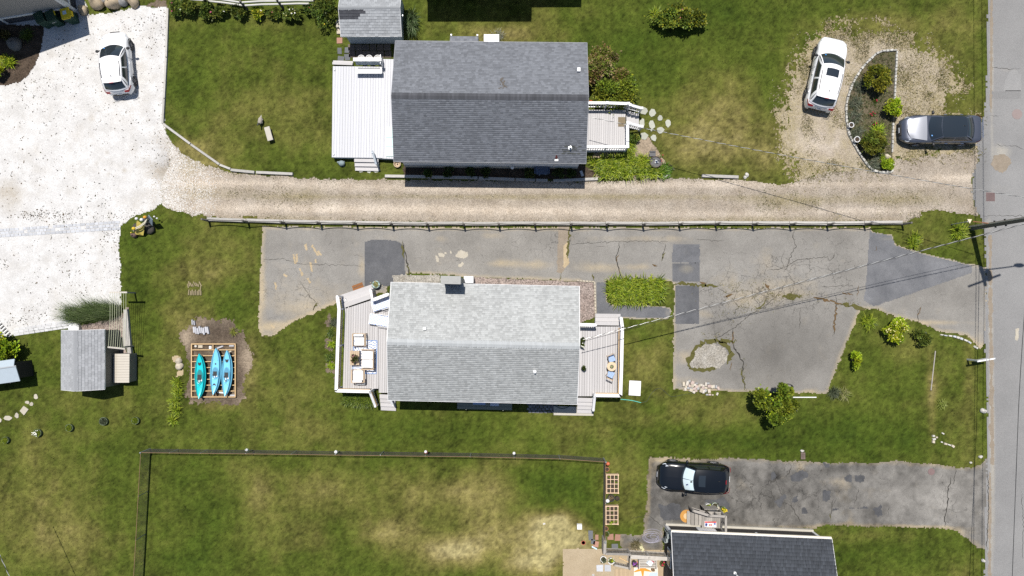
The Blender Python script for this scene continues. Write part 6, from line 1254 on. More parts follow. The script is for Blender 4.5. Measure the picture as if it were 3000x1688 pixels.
x, y = P(767, 357); t = thing('goose_statue', 'grey beige goose statue standing on the west lawn', 'statue', (x, y, 0), R(80)); B = MB(); M_goose = mat('goose_plaster', (.30,.27,.23), .9, var=.2, vs=10)
B.blob((0,0,.28), (.26,.15,.15), 12, 8, .03); B.build('body', M_goose, t, smooth=True); B = MB(); B.tube([(-.2,0,.34),(-.28,0,.48),(-.30,0,.56),(-.40,0,.57)], [.05,.04,.05,.02], 8); B.build('neck', M_dark, t); B = MB(); B.box((0,.0,.3), (.3,.30,.05), top=.5); B.add([(.2,-.06,.3),(.2,.06,.3),(.40,0,.28)], [(0,1,2)]); B.build('wings', mat('goose_wing', (.35,.33,.30), .9, var=.2), t); B = MB(); B.box((0,.05,.07), (.05,.03,.14)); B.box((0,-.05,.07), (.05,.03,.14)); B.build('legs', M_dark, t)
x, y = P(793, 396); t = thing('stone_bench', 'low pale stone bench lying slanted on the west lawn', 'bench', (x, y, 0), R(-74)); B = MB(); B.box((0,0,.36), (.92,.36,.10)); B.build('seat', M_concrete, t)
for s in (-.3,.3): B = MB(); B.box((s,0,.155), (.12,.26,.31)); B.build('leg', M_concrete, t)
x, y = P(1003, 480); t = thing('garden_statue', 'blue grey rounded animal statue below the white deck', 'statue', (x, y, 0)); M_verd = mat('verdigris_metal', (.20,.25,.26), .6, var=.3, vs=8); B = MB(); B.blob((0,0,.18), (.22,.20,.20), 12, 8, .04); B.build('body', M_verd, t, smooth=True); B = MB(); B.blob((-.20,.05,.24), (.10,.08,.09), 10, 6, .05); B.build('head', M_verd, t, smooth=True)
for a, b in ((.12,-.15),(-.08,-.17),(.14,.12),(-.1,.15)): B = MB(); B.lathe([(.045,0),(.035,.12)], 8, (a,b,0)); B.build('leg', M_verd, t)
# round barrel with wire chair
x, y = P(1917, 478); t = thing('barrel_planter', 'round brown half barrel with pale ornament at the end of the daylilies', 'planter', (x, y, 0)); M_bar = mat('dark_barrel_wood', (.12,.09,.075), .85, var=.25, rnd=.1)
for k in range(18):
    a = 2*pi*k/18; B = MB(); B.box((.355*cos(a),.355*sin(a),.22), (.03,.118,.44), rz=a); B.build('stave', M_bar, t)
B = MB(); B.lathe([(.34,.34),(.0,.37)], 18); B.build('soil', mat('barrel_top', (.12,.10,.085), .9, var=.3, vs=12), t)
for z_ in (.12,.34): B = MB(); B.lathe([(.375,z_-.02),(.378,z_+.02)], 20); B.build('hoop', M_dark, t)
B = MB(); B.blob((.04,.02,.42), (.13,.10,.07), 9, 6, .3, 4); B.build('ornament', mat('pale_ornament', (.4,.42,.42), .7, var=.3, vs=12), t); B = MB(); B.blob((.06,.0,.47), (.07,.06,.05), 8, 5, .2, 3); B.build('blue_glass', mat('dark_blue_glass', (.01,.02,.08), .1), t)
x, y = P(1908, 452); t = thing('garden_chair', 'rusty wire garden chair behind the round barrel', 'chair', (x, y, 0)); B = MB()
for k in range(7): B.tube([(-.18+k*.06,.1,.42),(-.18+k*.06,.16,.85)], .007, 5)
B.tube([(-.2,.16,.85),(.2,.16,.85)], .012, 6); B.build('backrest', M_dark, t); B = MB(); B.box((0,-.05,.42), (.4,.36,.02)); B.build('seat', M_dark, t)
for a, b in ((-.18,-.2),(.18,-.2),(-.18,.12),(.18,.12)): B = MB(); B.tube([(a,b,0),(a,b,.42)], .012, 5); B.build('leg', M_dark, t)
clump('potted_flowers', 'red flowering plant beside the round barrel', 'plant', (1930,466), 12, 16, .32, PAL_GREEN, .03, flower=(F_red, 6, .04))
# things at the upper house
x, y = P(1441, 129); t = thing('propane_tank', 'white tank lying behind the north eave of the upper house', 'tank', (x, y, 0)); B = MB(); B.box((0,0,.55), (1.05,.62,.7), top=.94); B.build('body', M_white, t); B = MB(); B.box((0,0,.1), (.9,.5,.2)); B.build('base', M_concrete, t)
clump('pale_shrub', 'pale feathery plant behind the white tank', 'plant', (1458,106), 20, 34, .4, [(.3,.29,.24),(.22,.21,.15),(.14,.15,.06)], .015, rb=.8)
x, y = P(1621, 494); t = thing('bird_house', 'white bird house with red roof on a pole before the south wall', 'bird house', (x, y, 0)); B = MB(); B.tube([(0,0,0),(0,0,2.9)], .03, 6); B.build('pole', M_white, t); B = MB(); B.box((0,-.06,3.05), (.22,.20,.26)); B.build('box', M_white, t); B = MB(); B.add([(-.09,-.02,3.18),(.09,-.02,3.18),(.09,.18,3.18),(-.09,.18,3.18),(0,-.02,3.30),(0,.18,3.30)], [(0,4,5,3),(1,2,5,4),(0,1,4),(2,3,5)]); B.build('roof', mat('dark_red_roof', (.08,.018,.016), .6), t); B = MB(); B.box((0,.22,3.1), (.05,.2,.02)); B.build('perch', M_dark, t)
x, y = P(1587, 502); t = thing('garden_chair', 'dark blue slatted garden chair in the shaded house bed', 'chair', (x, y, 0)); M_bl = mat('navy_slat', (.05,.075,.13), .6, rnd=.1)
for k in range(6): B = MB(); B.bar((-.36+k*.145,.22,.62), (-.30+k*.12,-.28,.40), .11, .025); B.build('slat', M_bl, t)
for s in (-.46,.46): B = MB(); B.box((s,0,.5), (.10,.5,.03)); B.build('arm', M_bl, t)
for a, b in ((-.42,-.2),(.42,-.2),(-.42,.2),(.42,.2)): B = MB(); B.box((a,b,.24), (.06,.06,.48)); B.build('leg', M_bl, t)
stones_in('stone_ring', 'small pale stones laid round the blue slatted chair', 'stones', [(1566,501,3,3,.1,0),(1572,508,3,3,.1,0),(1580,512,2.5,2.5,.1,0),(1598,511,2.5,2.5,.1,0),(1606,506,2.5,3,.1,0)], [M_wstone])
x, y = P(1501, 500); t = thing('garden_lantern', 'small white topped post lamp in the shaded house bed', 'lamp', (x, y, 0)); B = MB(); B.tube([(0,0,0),(0,0,.9)], .03, 6); B.build('post', M_dark, t); B = MB(); B.lathe([(.09,.9),(.12,1.05),(.03,1.12)], 10); B.build('head', M_white, t)
x, y = P(1704, 509); t = thing('downspout_block', 'pale splash block at the south east corner of the upper house', 'splash block', (x, y, 0), R(-70)); B = MB(); B.box((0,0,.06), (.4,.18,.12), top=.9); B.build('block', M_paver, t)
x, y = P(1165, 482); t = thing('round_basket', 'tan round basket at the south west corner of the upper house', 'basket', (x, y, 0)); B = MB(); B.lathe([(.16,0),(.24,.22),(.20,.22),(.13,.06)], 14); B.build('basket', M_teak, t); B = MB(); B.lathe([(.06,.05),(.02,.2)], 8); B.build('handle', M_dark, t)
B = MB(); B.blob((0,0,.2), (.16,.16,.2), 9, 6, .1); tag(B.build('clay_urn', mat('orange_clay', (.40,.09,.03), .7), loc=(*P(1731,302), 0)), 'orange red clay urn at the porch wall under the big shrubs', 'urn')
# firewood and kayak frame
M_log = mat('split_log', (.23,.19,.11), .9, var=.3, rnd=.15); M_log2 = mat('silver_log', (.38,.38,.40), .9, var=.2, rnd=.12)
def logs(label, L, mt, h, cat='wood pile', name='wood_pile'):
    c = P(L[0][0], L[0][1]); t = thing(name, label, cat, (*c, 0))
    for i, (a, b, l, w, an) in enumerate(L):
        x, y = P(a, b); B = MB(); B.box((0,0,h/2), (m(l), m(w), h), top=.9); o = B.build('log', mt, t, loc=(x-c[0], y-c[1], (i%2)*.015)); o.rotation_euler = (0, 0, R(an))
logs('old split logs half sunk in the lawn left of the drive', [(555+i*5.4,832+(i%3)*2,16-(i%3)*3,3.4,-80+(i*13%20)) for i in range(7)]+[(554+i*5,857+(i%2)*2,17-(i%2)*3,3.6,84+(i*17%16)) for i in range(8)]+[(552,838,14,3.2,-76),(588,846,16,3,85)], M_log, .05)
logs('stack of silvered boards on the bare soil above the kayak frame', [(571+i*5.8,966+(i%3)*2,19+(i%2)*3,5.2,-84+(i*11%9)) for i in range(8)]+[(566,944,16,4,-86),(572,946,14,3,-84)], M_log2, .16)
KF = thing('timber_frame', 'new lumber floor frame holding three kayaks on bare soil', 'frame', (*P(627,1086), 0)); kc = P(627,1086)
def fb(a, b, w=.045, h=.19, nm='joist'):
    A, Bq = P(*a, .16), P(*b, .16); B = MB(); B.bar((A[0]-kc[0], A[1]-kc[1], .125), (Bq[0]-kc[0], Bq[1]-kc[1], .125), w, h); return B.build(nm, M_newwood, KF)
for a, b in (((561,1008),(691,1008)),((561,1163),(691,1163)),((562,1009),(562,1162)),((690,1009),(690,1162))): fb(a, b, .06, nm='rim_joist')
for k in range(1, 9): fb((564,1008+k*17.2),(688,1008+k*17.2))
for k in range(9): fb((625+(1.5 if k % 2 else 0),1010+k*17.2),(625+(1.5 if k % 2 else 0),1023+k*17.2), nm='blocking')
for i, (a, b, w, d, mt_, lab) in enumerate([((589,1015),0,14,9,M_stone1,'pale block inside the upper left bay of the kayak frame'),((575,1014),-30,7,6,M_wstone,'white block in the corner of the kayak frame'),((646,1017),20,20,5,M_log2,'grey offcut lying in the upper right bay of the kayak frame'),((680,1013),0,15,5,M_log2,'pale offcut in the top right corner of the kayak frame'),((650,1150),-6,26,4,M_white,'white pipe in the bottom bay of the kayak frame'),((618,1018),0,8,9,M_white,'crumpled white plastic in the upper bay of the kayak frame'),((683,1158),0,18,5,M_log2,'offcut in the bottom right corner of the kayak frame'),((676,1030),20,8,5,M_stone1,'short pale block beside the right kayak bow')]):
    B = MB(); B.box((0,0,.05), (m(w), m(d), .10), top=.9); tag(B.build('offcut', mt_, loc=(*P(*a), .01), rz=R(b)), lab, 'offcut', 'offcuts in the kayak frame')
def kayak(label, bow, stern, w, mt, mt_in, cockpit, hatches, cord=None):
    A, S_ = Vector(P(*bow, .45)), Vector(P(*stern, .45)); d = A-S_; L = d.length; c = (A+S_)/2; t = thing('kayak', label, 'kayak', (c.x, c.y, .22), atan2(d.y, d.x), 'kayaks on the lumber frame'); hw = w/2
    def wd(u): return hw*max(0.02, (1-abs(2*u-1)**2.1))**.72
    rows = []
    for k in range(25):
        u = k/24; x = -L/2+L*u; ww = wd(u); rock = .16*abs(2*u-1)**3; q = []
        for j in range(13):
            a = pi*(-1+j/12); q.append((x, cos(a)*ww*1.0*(-1), .17+rock+sin(a)*(.17)*(1-abs(2*u-1)**4*.8)))
        n = 9
        for j in range(1, n-1): v = 1-2*j/(n-1); q.append((x, v*ww*1.0*1.0, .17+rock+.07*(1-v*v)+.02))
        rows.append(q)
    B = MB(); B.grid(rows, close=True, flip=False); B.add(rows[0], [tuple(range(len(rows[0])))]); B.add(rows[-1], [tuple(range(len(rows[-1])))[::-1]]); B.build('hull', mt, t, smooth=True)
    x0, x1, cw = cockpit; cx = L*(x0+x1)/2; cl = L*abs(x1-x0)/2
    ring = lambda r, z, n=24: [(cx+cl*r*cos(2*pi*k/n)*(1), cw*r*(sin(2*pi*k/n))*(1-.12*cos(2*pi*k/n)), z) for k in range(n)]
    B = MB(); B.grid([ring(1.0,.262), ring(1.04,.285), ring(.98,.29), ring(.90,.262)], close=True); B.build('coaming', mt, t, smooth=True)
    B = MB(); B.grid([ring(.93,.272), ring(.5,.268), ring(.01,.266)], close=True); ck = B.build('cockpit', mt_in, t)
    B = MB(); B.box((cx+cl*.0,0,.285), (cl*.5,cw*1.1,.03)); B.box((cx+cl*.32*(1 if x1>x0 else -1),0,.31), (.08,cw*1.2,.10)); B.build('seat', M_black, ck)
    B = MB(); B.box((cx-cl*.5,0.02,.28), (cl*.5,.05,.02)); B.box((cx-cl*.45,-.12,.28), (cl*.3,.08,.02), rz=.2); B.build('foot_brace', M_white, ck)
    for (u, r1, r2) in hatches: B = MB(); B.lathe([(.01,.0),(1,.0),(1.0,.022),(.8,.03),(.01,.03)], 16, (0,0,0)); o = B.build('hatch_cover', M_black, t, loc=(L*u,0,.262)); o.scale = (r1, r2, 1)
    for s in (1,-1): B = MB(); B.tube([(L*.47*s,0,.34),(L*.485*s,0,.36)], .02, 6); B.build('toggle', M_dark, t)
    B = MB()
    for s in ((-1,1),(1,-1)): B.tube([(L*(cord or -.22)-.14,.14*s[0],.27),(L*(cord or -.22)+.14,.10*s[1],.27)], .006, 4)
    B.build('deck_cord', M_black, t)
    return t, L
K_teal = mat('teal_plastic', (.014,.47,.50), .22, var=.05); K_blue = mat('light_blue_plastic', (.17,.50,.70), .22, var=.05); K_in = mat('teal_inside', (.01,.16,.17), .5); K_in2 = mat('blue_inside', (.07,.24,.36), .5)
kayak('teal kayak, leftmost of three on the lumber frame', (586,1036), (585,1168), .74, K_teal, K_in, (.16,-.18,.21), [(.29,.17,.11)])
kayak('light blue kayak in the middle of three on the lumber frame', (635,1020), (627,1156), .74, K_blue, K_in2, (.10,-.17,.21), [(-.32,.19,.115),(.16,.05,.05)], .28)
kayak('light blue kayak with grey seat, rightmost on the lumber frame', (667,1026), (661,1161), .72, K_blue, K_in2, (.14,-.19,.21), [(.29,.18,.11),(-.17,.05,.05)])
# rock with buoys
rb = P(398, 660); RB = thing('weathered_skiff_prow', 'yellow weathered wooden wedge with rope on a rock beside the shell lot', 'lawn ornament', (*rb, 0)); M_yw = mat('yellow_weathered_wood', (.46,.37,.085), .8, var=.35, vs=9, grain=.3, gs=(30,3,3))
def ro(px, py, z): a = P(px, py, z); return (a[0]-rb[0], a[1]-rb[1], z)
B = MB(); B.add([ro(402,646,.9), ro(424,662,.75), ro(420,690,.25), ro(398,687,.35), ro(400,650,.3), ro(422,664,.2), ro(418,690,.05), ro(397,688,.05)], [(0,3,2,1),(0,1,5,4),(1,2,6,5),(2,3,7,6),(3,0,4,7)]); B.build('prow_board', M_yw, RB)
B = MB(); B.add([ro(395,679,.35), ro(410,682,.42), ro(421,690,.2), ro(396,687,.1), ro(404,684,.5)], [(0,3,4),(0,4,1),(1,4,2),(3,2,4)]); B.build('side_board', M_yw, RB)
B = MB(); 
for o_ in (0,4): B.tube([ro(392,676+o_*.3,.75), ro(388,670,.78), ro(396,672-o_,.82), ro(410,666-o_,.9), ro(424,655-o_,.95), ro(430,643,1.0)], .035, 6)
B.build('rope', mat('pale_rope', (.50,.46,.36), .9, var=.15), RB)
for (px, py, r, z, c, lab) in ((400,641,.10,.85,M_white,'white ball float at the back of the yellow wooden wedge'),(415,644,.11,.9,M_white,'white float with blue base beside the yellow wooden wedge'),(425,637,.12,.95,mat('orange_float', (.55,.27,.03), .5),'orange yellow float beside the dark blue plaque'),(392,670,.12,.85,mat('yellow_float', (.6,.42,.03), .5),'yellow float ringed by rope on the rock'),(384,682,.05,.3,mat('yellow_float_small', (.6,.45,.05), .5),'tiny yellow float left of the rock'),(452,635,.06,.6,M_white,'small white float at the iron arm'),(460,640,.06,.55,M_white,'small white float furthest right by the rock')):
    B = MB(); B.blob((0,0,0), (r,r,r*1.3), 10, 7, .02); o = tag(B.build('float', c, loc=P3(px,py,z), smooth=True), lab, 'buoy', 'floats on the rock'); 
    if 'blue' in lab: B = MB(); B.lathe([(.09,-.2),(.11,-.08)], 10); B.build('blue_base', mat('blue_paint', (.03,.12,.5), .5), o)
for (px, py, r, lab) in ((410,672,(.42,.36,.34),'dark rock under the yellow wooden wedge'),(440,668,(.36,.4,.3),'dark mossy rock right of the yellow wooden wedge'),(396,690,(.22,.16,.26),'brown rock at the foot of the yellow wooden wedge')):
    B = MB(); B.blob((0,0,0), r, 12, 8, .12, int(px), flat=-.1); tag(B.build('rock', mat('dark_rock_'+str(int(px)), (.05,.045,.038) if px != 396 else (.13,.085,.07), .9, var=.4, vs=6), loc=(*P(px,py), .1), smooth=True), lab, 'rock', 'rocks under the wooden wedge')
M_plq = mat('slate_blue_plaque', (.16,.20,.24), .7, var=.15); x, y = P(445, 650); t = thing('house_plaque', 'slate blue upright plaque on a post at the rock', 'plaque', (x, y, 0)); q0 = ro(0,0,0); B = MB(); a, b = Vector(P(441,637,1.25)), Vector(P(441,655,.55)); B.bar((a.x-x, a.y-y, 1.25), (b.x-x, b.y-y, .55), .42, .04); B.build('plaque', M_plq, t); B = MB(); B.box((0,0,.45), (.1,.1,.9)); B.build('post', M_dark, t); B = MB(); B.tube([(.05,.1,1.0),(.35,.1,1.1),(.5,0,.9),(.5,-.2,.7)], .03, 6); B.build('iron_arm', M_dark, t)
# pots on the lower left lawn
M_potg = mat('grey_green_pot', (.11,.14,.085), .7, var=.15)
for i, (px, r, lab) in enumerate([((22,1288),10,'grass filled ring pot furthest left on the lower left lawn'),((115,1267),12,'pot with white flowers on the lower left lawn'),((208,1252),11,'dark rimmed grass pot in the middle of the lower left lawn row'),((308,1233),12,'grey speckled grass pot second from the right in the lawn row'),((401,1231),11,'dark rimmed grass pot rightmost in the lawn row')]):
    t = thing('planter_tub', lab, 'planter', (*P(*px), 0), 0, 'tubs in a row on the lower left lawn'); R_ = m(r)
    B = MB(); B.lathe([(R_*.85,0),(R_,.22),(R_*.9,.22),(R_*.85,.16)], 18); B.build('tub', M_potg, t); a = rng.uniform(0, 6.28, 90); q = np.sqrt(rng.uniform(0, 1, 90))*R_*.85
    straps('foliage', np.stack([np.cos(a)*q, np.sin(a)*q], 1), 6, .16, .015, PAL_LILY if i != 3 else PAL_GREYG, t, .6, z0=.17)
    if i == 1:
        for k in range(22): B = MB(); B.blob((0,0,0), (.035,.035,.03), 6, 4, .1); B.build('flower', F_white, t, loc=(rng.normal(-.1,.1), rng.normal(0,.1), .3))
B = MB(); B.lathe([(.36,0),(.36,.30),(.30,.34),(.02,.36)], 20); tag(B.build('round_cover', M_white, loc=(*P(224,961), .0)), 'round white cover at the north end of the weathered shed', 'cover')
t = thing('boot_scraper', 'striped black and white slatted mat at the left edge', 'slatted mat', (*P(10,962), .01), R(-48))
for k in range(13): B = MB(); B.box((-.7+k*.105,0,.02), (.055,.30,.03)); B.build('slat', M_white if k%2 else M_black, t)

# ------------------------------------------------------------------ deck furniture
M_pat = None
def patterned(name, base, ink, sc, kind):
    mt, t, b = newmat(name); v = nd(t, 'ShaderNodeTexCoord').outputs['Object']
    if kind == 'waves':
        mp = nd(t, 'ShaderNodeMapping', {'Vector': v, 'Scale': (sc, sc*2.1, 1)}).outputs[0]; br = nd(t, 'ShaderNodeTexBrick', {'Vector': mp, 'Color1': (1,1,1,1), 'Color2': (1,1,1,1), 'Mortar': (0,0,0,1), 'Scale': 1.0, 'Mortar Size': .28, 'Mortar Smooth': .2, 'Brick Width': 1.0, 'Row Height': .9}, offset=.5)
        f = math_(t, 'MULTIPLY', br.outputs['Color'], .75)
    else:
        s = nd(t, 'ShaderNodeSeparateXYZ', {0: v}); ax = math_(t, 'LESS_THAN', math_(t, 'FRACT', math_(t, 'MULTIPLY', s.outputs[0], sc)), .28); ay = math_(t, 'LESS_THAN', math_(t, 'FRACT', math_(t, 'MULTIPLY', s.outputs[1], sc)), .28); f = math_(t, 'MAXIMUM', ax, ay); f = math_(t, 'SUBTRACT', 1.0, math_(t, 'MULTIPLY', f, .75))
    t.links.new(mixc(t, f, base, ink), b.inputs['Base Color']); b.inputs['Roughness'].default_value = .9; return mt
M_wave = patterned('blue_wave_fabric', (.60,.62,.66), (.10,.22,.60), 5.0, 'waves'); M_plaid = patterned('blue_plaid_fabric', (.62,.68,.74), (.075,.19,.42), 14, 'plaid')
zd = .60
def lounger(px, ang, label, w=.70, back=None):
    x, y = P(*px, zd+.3); t = thing('sun_lounger', label, 'lounger', (x, y, zd), R(ang), 'loungers on the west deck'); B = MB(); B.box((0,0,.30), (1.75,w,.05)); B.box((0,0,.24), (1.7,.06,.06)); B.build('frame', M_white, t)
    B = MB(); B.box((-.05,0,.36), (1.6,w-.04,.08), top=.97); B.build('cushion', M_wave, t)
    B = MB(); B.box((.72,0,.52), (.5,w-.06,.08), ry=-.7); B.build('headrest', M_wave, t)
    for a in (-.75,.75):
        for s in (-1,1): B = MB(); B.box((a,s*(w/2-.04),.14), (.06,.06,.28)); B.build('leg', M_white, t)
    for s in (-1,1): B = MB(); B.tube([(-.3,s*(w/2+.03),.42),(.4,s*(w/2+.03),.42)], .02, 6); B.build('armrest', M_white, t)
lounger((1128,888), 17, 'blue patterned lounger nearest the slanted deck steps, half under the roof')
lounger((1121,940), -9, 'blue patterned lounger lower one, half under the roof')
def armchair(px, ang, label, w=.80, dpt=.78, n=1, name='armchair'):
    x, y = P(*px, zd+.4); t = thing(name, label, 'armchair' if n == 1 else 'loveseat', (x, y, zd), R(ang)); W_ = w
    for k in range(n): B = MB(); cwid = (W_-.16)/n; B.box((-W_/2+.08+cwid*(k+.5), -.06, .40), (cwid-.02, dpt-.16, .14), top=.94); B.build('seat_cushion', M_cush, t)
    for k in range(n): B = MB(); cwid = (W_-.16)/n; B.box((-W_/2+.08+cwid*(k+.5), dpt/2-.10, .60), (cwid-.02, .12, .34), top=.94, rx=-.15); B.build('back_cushion', M_cush, t)
    B = MB(); B.bar((-W_/2,dpt/2,.66),(W_/2,dpt/2,.66),.05,.05); B.bar((-W_/2,dpt/2,.36),(W_/2,dpt/2,.36),.04,.05); B.bar((-W_/2,-dpt/2,.30),(W_/2,-dpt/2,.30),.04,.06); B.build('back_frame', M_teak, t)
    for s in (-1,1):
        B = MB(); B.bar((s*W_/2,-dpt/2,.56),(s*W_/2,dpt/2,.60),.07,.03); B.bar((s*W_/2,-dpt/2,.28),(s*W_/2,dpt/2,.28),.03,.05); B.build('arm', M_teak, t)
        for e in (-1,1): B = MB(); B.box((s*W_/2,e*dpt/2,.29), (.05,.05,.58)); B.build('leg', M_teak, t)
    return t
armchair((1053,996), 0, 'white cushioned wooden armchair, upper one above the coffee table'); armchair((1050,1102), 180, 'white cushioned wooden armchair, lower one below the coffee table')
armchair((1078,1053), -90, 'white two seat wooden loveseat on the blue patterned rug', 1.25, .78, 2, 'loveseat')
mt_rug, t, b = newmat('blue_flower_rug'); v = nd(t, 'ShaderNodeTexCoord').outputs['Object']; vo = nd(t, 'ShaderNodeTexVoronoi', {'Vector': v, 'Scale': 1.35, 'Randomness': .25}); s = nd(t, 'ShaderNodeSeparateXYZ', {0: nd(t, 'ShaderNodeVectorMath', {0: v, 1: vo.outputs['Position']}, operation='SUBTRACT').outputs[0]})
an_ = math_(t, 'ARCTAN2', s.outputs[1], s.outputs[0]); pet = math_(t, 'ABSOLUTE', math_(t, 'SINE', math_(t, 'MULTIPLY', an_, 6.0))); f = math_(t, 'LESS_THAN', pet, math_(t, 'MULTIPLY_ADD', vo.outputs['Distance'], -.5, .62)); t.links.new(mixc(t, f, (.62,.63,.66), (.06,.13,.30)), b.inputs['Base Color']); b.inputs['Roughness'].default_value = .95
q = PP([(1037,998),(1105,998),(1102,1095),(1033,1095)], zd+.01); c_ = (sum(a for a, b in q)/4, sum(b for a, b in q)/4); B = MB(); B.prism([(a-c_[0], b-c_[1]) for a, b in q], 0, .012); rug = tag(B.build('rug', mt_rug, loc=(*c_, zd+.004)), 'white rug with blue starburst flowers under the loveseat', 'rug')
B = MB()
for i in range(4): a, b = q[i], q[(i+1)%4]; B.bar((a[0]-c_[0], a[1]-c_[1], .008), (b[0]-c_[0], b[1]-c_[1], .008), .04, .014)
B.build('border', mat('blue_border', (.10,.20,.42), .9), rug)
x, y = P(1039, 1049, zd+.4); t = thing('coffee_table', 'rectangular slatted teak coffee table with plant on the west deck', 'table', (x, y, zd))
for k in range(5): B = MB(); B.box((-.24+k*.12,0,.40), (.112,.92,.035)); B.build('slat', M_teak, t)
for a in (-.26,.26):
    for b in (-.42,.42): B = MB(); B.box((a,b,.2), (.06,.06,.38)); B.build('leg', M_teak, t)
t2 = thing('potted_plant', 'dark leaved potted plant on the teak coffee table', 'plant', (x+.02, y-.05, zd+.42)); B = MB(); B.lathe([(.10,0),(.14,.16),(.12,.16),(.11,.13)], 12); B.build('pot', M_terra, t2); p, d = clumpy((0,0,.26), (.27,.3,.18), 420, 7, .4); foliage('foliage', p, .06, [(.05,.04,.02),(.04,.05,.012),(.09,.05,.03),(.06,.08,.02)], t2, dirs=d)
for dx, dy in ((-.05,.2),(.02,.22)): B = MB(); B.blob((0,0,0), (.03,.03,.02), 6, 4); B.build('flower', F_pink, t2, loc=(dx,dy,.4))
x, y = P(1056, 1124, zd+.35); t = thing('side_table', 'small grey slatted side table under the lower armchair', 'table', (x, y+.1, zd))
for k in range(5): B = MB(); B.box((-.22+k*.11,0,.30), (.09,.36,.02)); B.build('slat', M_galv, t)
for a in (-.25,.25): B = MB(); B.box((a,0,.15), (.03,.34,.3)); B.build('leg', M_galv, t)
# east deck set
x, y = P(1792, 1074, zd+.7); t = thing('round_table', 'small round pale wooden table on the east deck', 'table', (x, y, zd)); B = MB(); B.lathe([(.30,.68),(.30,.71),(.02,.712)], 24); B.build('tabletop', mat('pale_birch', (.52,.41,.27), .6, var=.08), t)
for k in range(4): a = k*pi/2+.6; B = MB(); B.tube([(.06*cos(a),.06*sin(a),.68),(.26*cos(a),.26*sin(a),0)], .018, 6); B.build('leg', M_teak, t)
t2 = thing('succulent_bowl', 'dark bowl of succulents on the round wooden table', 'plant', (x, y, zd+.713)); B = MB(); B.lathe([(.07,0),(.12,.07),(.10,.07)], 14); B.build('bowl', M_dark, t2)
for k in range(7): B = MB(); a = k*.9; B.blob((.05*cos(a)*(k>0),.05*sin(a)*(k>0),.08), (.035,.035,.03), 7, 4, .2); B.build('succulent', [mat('succ_a', (.15,.2,.06), .7), mat('succ_b', (.45,.42,.2), .7)][k%2], t2)
def folding(px, ang, label):
    x, y = P(*px, zd+.45); t = thing('folding_chair', label, 'chair', (x, y, zd), R(ang), 'folding chairs at the round table'); B = MB(); B.box((0,0,.46), (.44,.42,.05), top=.95); B.build('seat_cushion', M_plaid, t)
    B = MB(); 
    for z_ in (.72,.84): B.bar((-.2,.27+(z_-.72)*.2,z_),(.2,.27+(z_-.72)*.2,z_),.03,.07)
    B.build('backrest', M_teak, t); B = MB(); B.box((0,0,.42), (.42,.40,.03)); B.build('seat', M_teak, t)
    for s in (-.21,.21): B = MB(); B.tube([(s,-.24,0),(s,.30,.90)], .018, 6); B.build('back_leg', M_teak, t); B = MB(); B.tube([(s*.9,.26,0),(s*.9,-.18,.44)], .018, 6); B.build('front_leg', M_teak, t)
folding((1792,1051), 22, 'blue plaid folding chair above the round table'); folding((1789,1097), 155, 'blue plaid folding chair below the round table, turned outward')
for i, (px, lab, fl) in enumerate([((1706,996),'small leafy pot plant by the door at the top','g'),((1709,1079),'black pot plant at the lower end of the east wall','b'),((1705,1012),'pot with white blooms beside the maroon door','w')]):
    x, y = P(*px, zd+.3); t = thing('potted_plant', lab, 'plant', (x, y, zd)); B = MB(); B.lathe([(.10,0),(.15,.28),(.12,.28),(.11,.24)], 12); B.build('pot', M_dark if fl != 'w' else M_white, t); p, d = clumpy((0,0,.36), (.15,.15,.16), 160, 5, .4); foliage('foliage', p, .06, PAL_DARK, t, dirs=d)
    if fl == 'w':
        for k in range(5): B = MB(); B.blob((0,0,0), (.04,.04,.03), 6, 4); B.build('flower', F_white, t, loc=(rng.normal(0,.07), rng.normal(0,.07), .5))
# doormat with script, tub by the steps
q = PP([(1031,838),(1061,827),(1067,844),(1036,855)]); c_ = (sum(a for a, b in q)/4, sum(b for a, b in q)/4); B = MB(); B.prism([(a-c_[0], b-c_[1]) for a, b in q], 0, .015); dm = tag(B.build('doormat', mat('coir_doormat', (.21,.09,.032), .95, var=.15, fine=.25, fs=90), loc=(*c_, .018)), 'rust brown doormat with black script on the asphalt beside the deck steps', 'doormat')
def text(s, size, mt, parent, loc, rz, shear=0):
    cu = bpy.data.curves.new('lettering', 'FONT'); cu.body = s; cu.size = size; cu.align_x = 'CENTER'; cu.align_y = 'CENTER'; cu.shear = shear; tmp = bpy.data.objects.new('lettering_tmp', cu); COL.objects.link(tmp)
    dg = bpy.context.evaluated_depsgraph_get(); me = bpy.data.meshes.new_from_object(tmp.evaluated_get(dg)); bpy.data.objects.remove(tmp); me.materials.clear(); me.materials.append(mt)
    o = obj('lettering', me, parent, loc); o.rotation_euler = (0, 0, rz); return o
text('welcome', .17, M_black, dm, (.0,.05,.019), R(20), .3)
x, y = P(1103, 834, .2); t = thing('planter_tub', 'pale blue round tub of succulents beside the deck steps', 'planter', (x, y, .016)); B = MB(); B.lathe([(.20,0),(.245,.40),(.225,.41),(.215,.36)], 22); B.build('tub', mat('pale_blue_glaze', (.33,.46,.50), .4, var=.08), t); p = np.stack([rng.normal(0,.09,260), rng.normal(0,.09,260), np.full(260,.36)+rng.uniform(0,.06,260)], 1); tag(foliage('succulents', p, .05, [(.2,.2,.06),(.14,.16,.04),(.3,.26,.12),(.08,.12,.03)], t), kind='stuff')
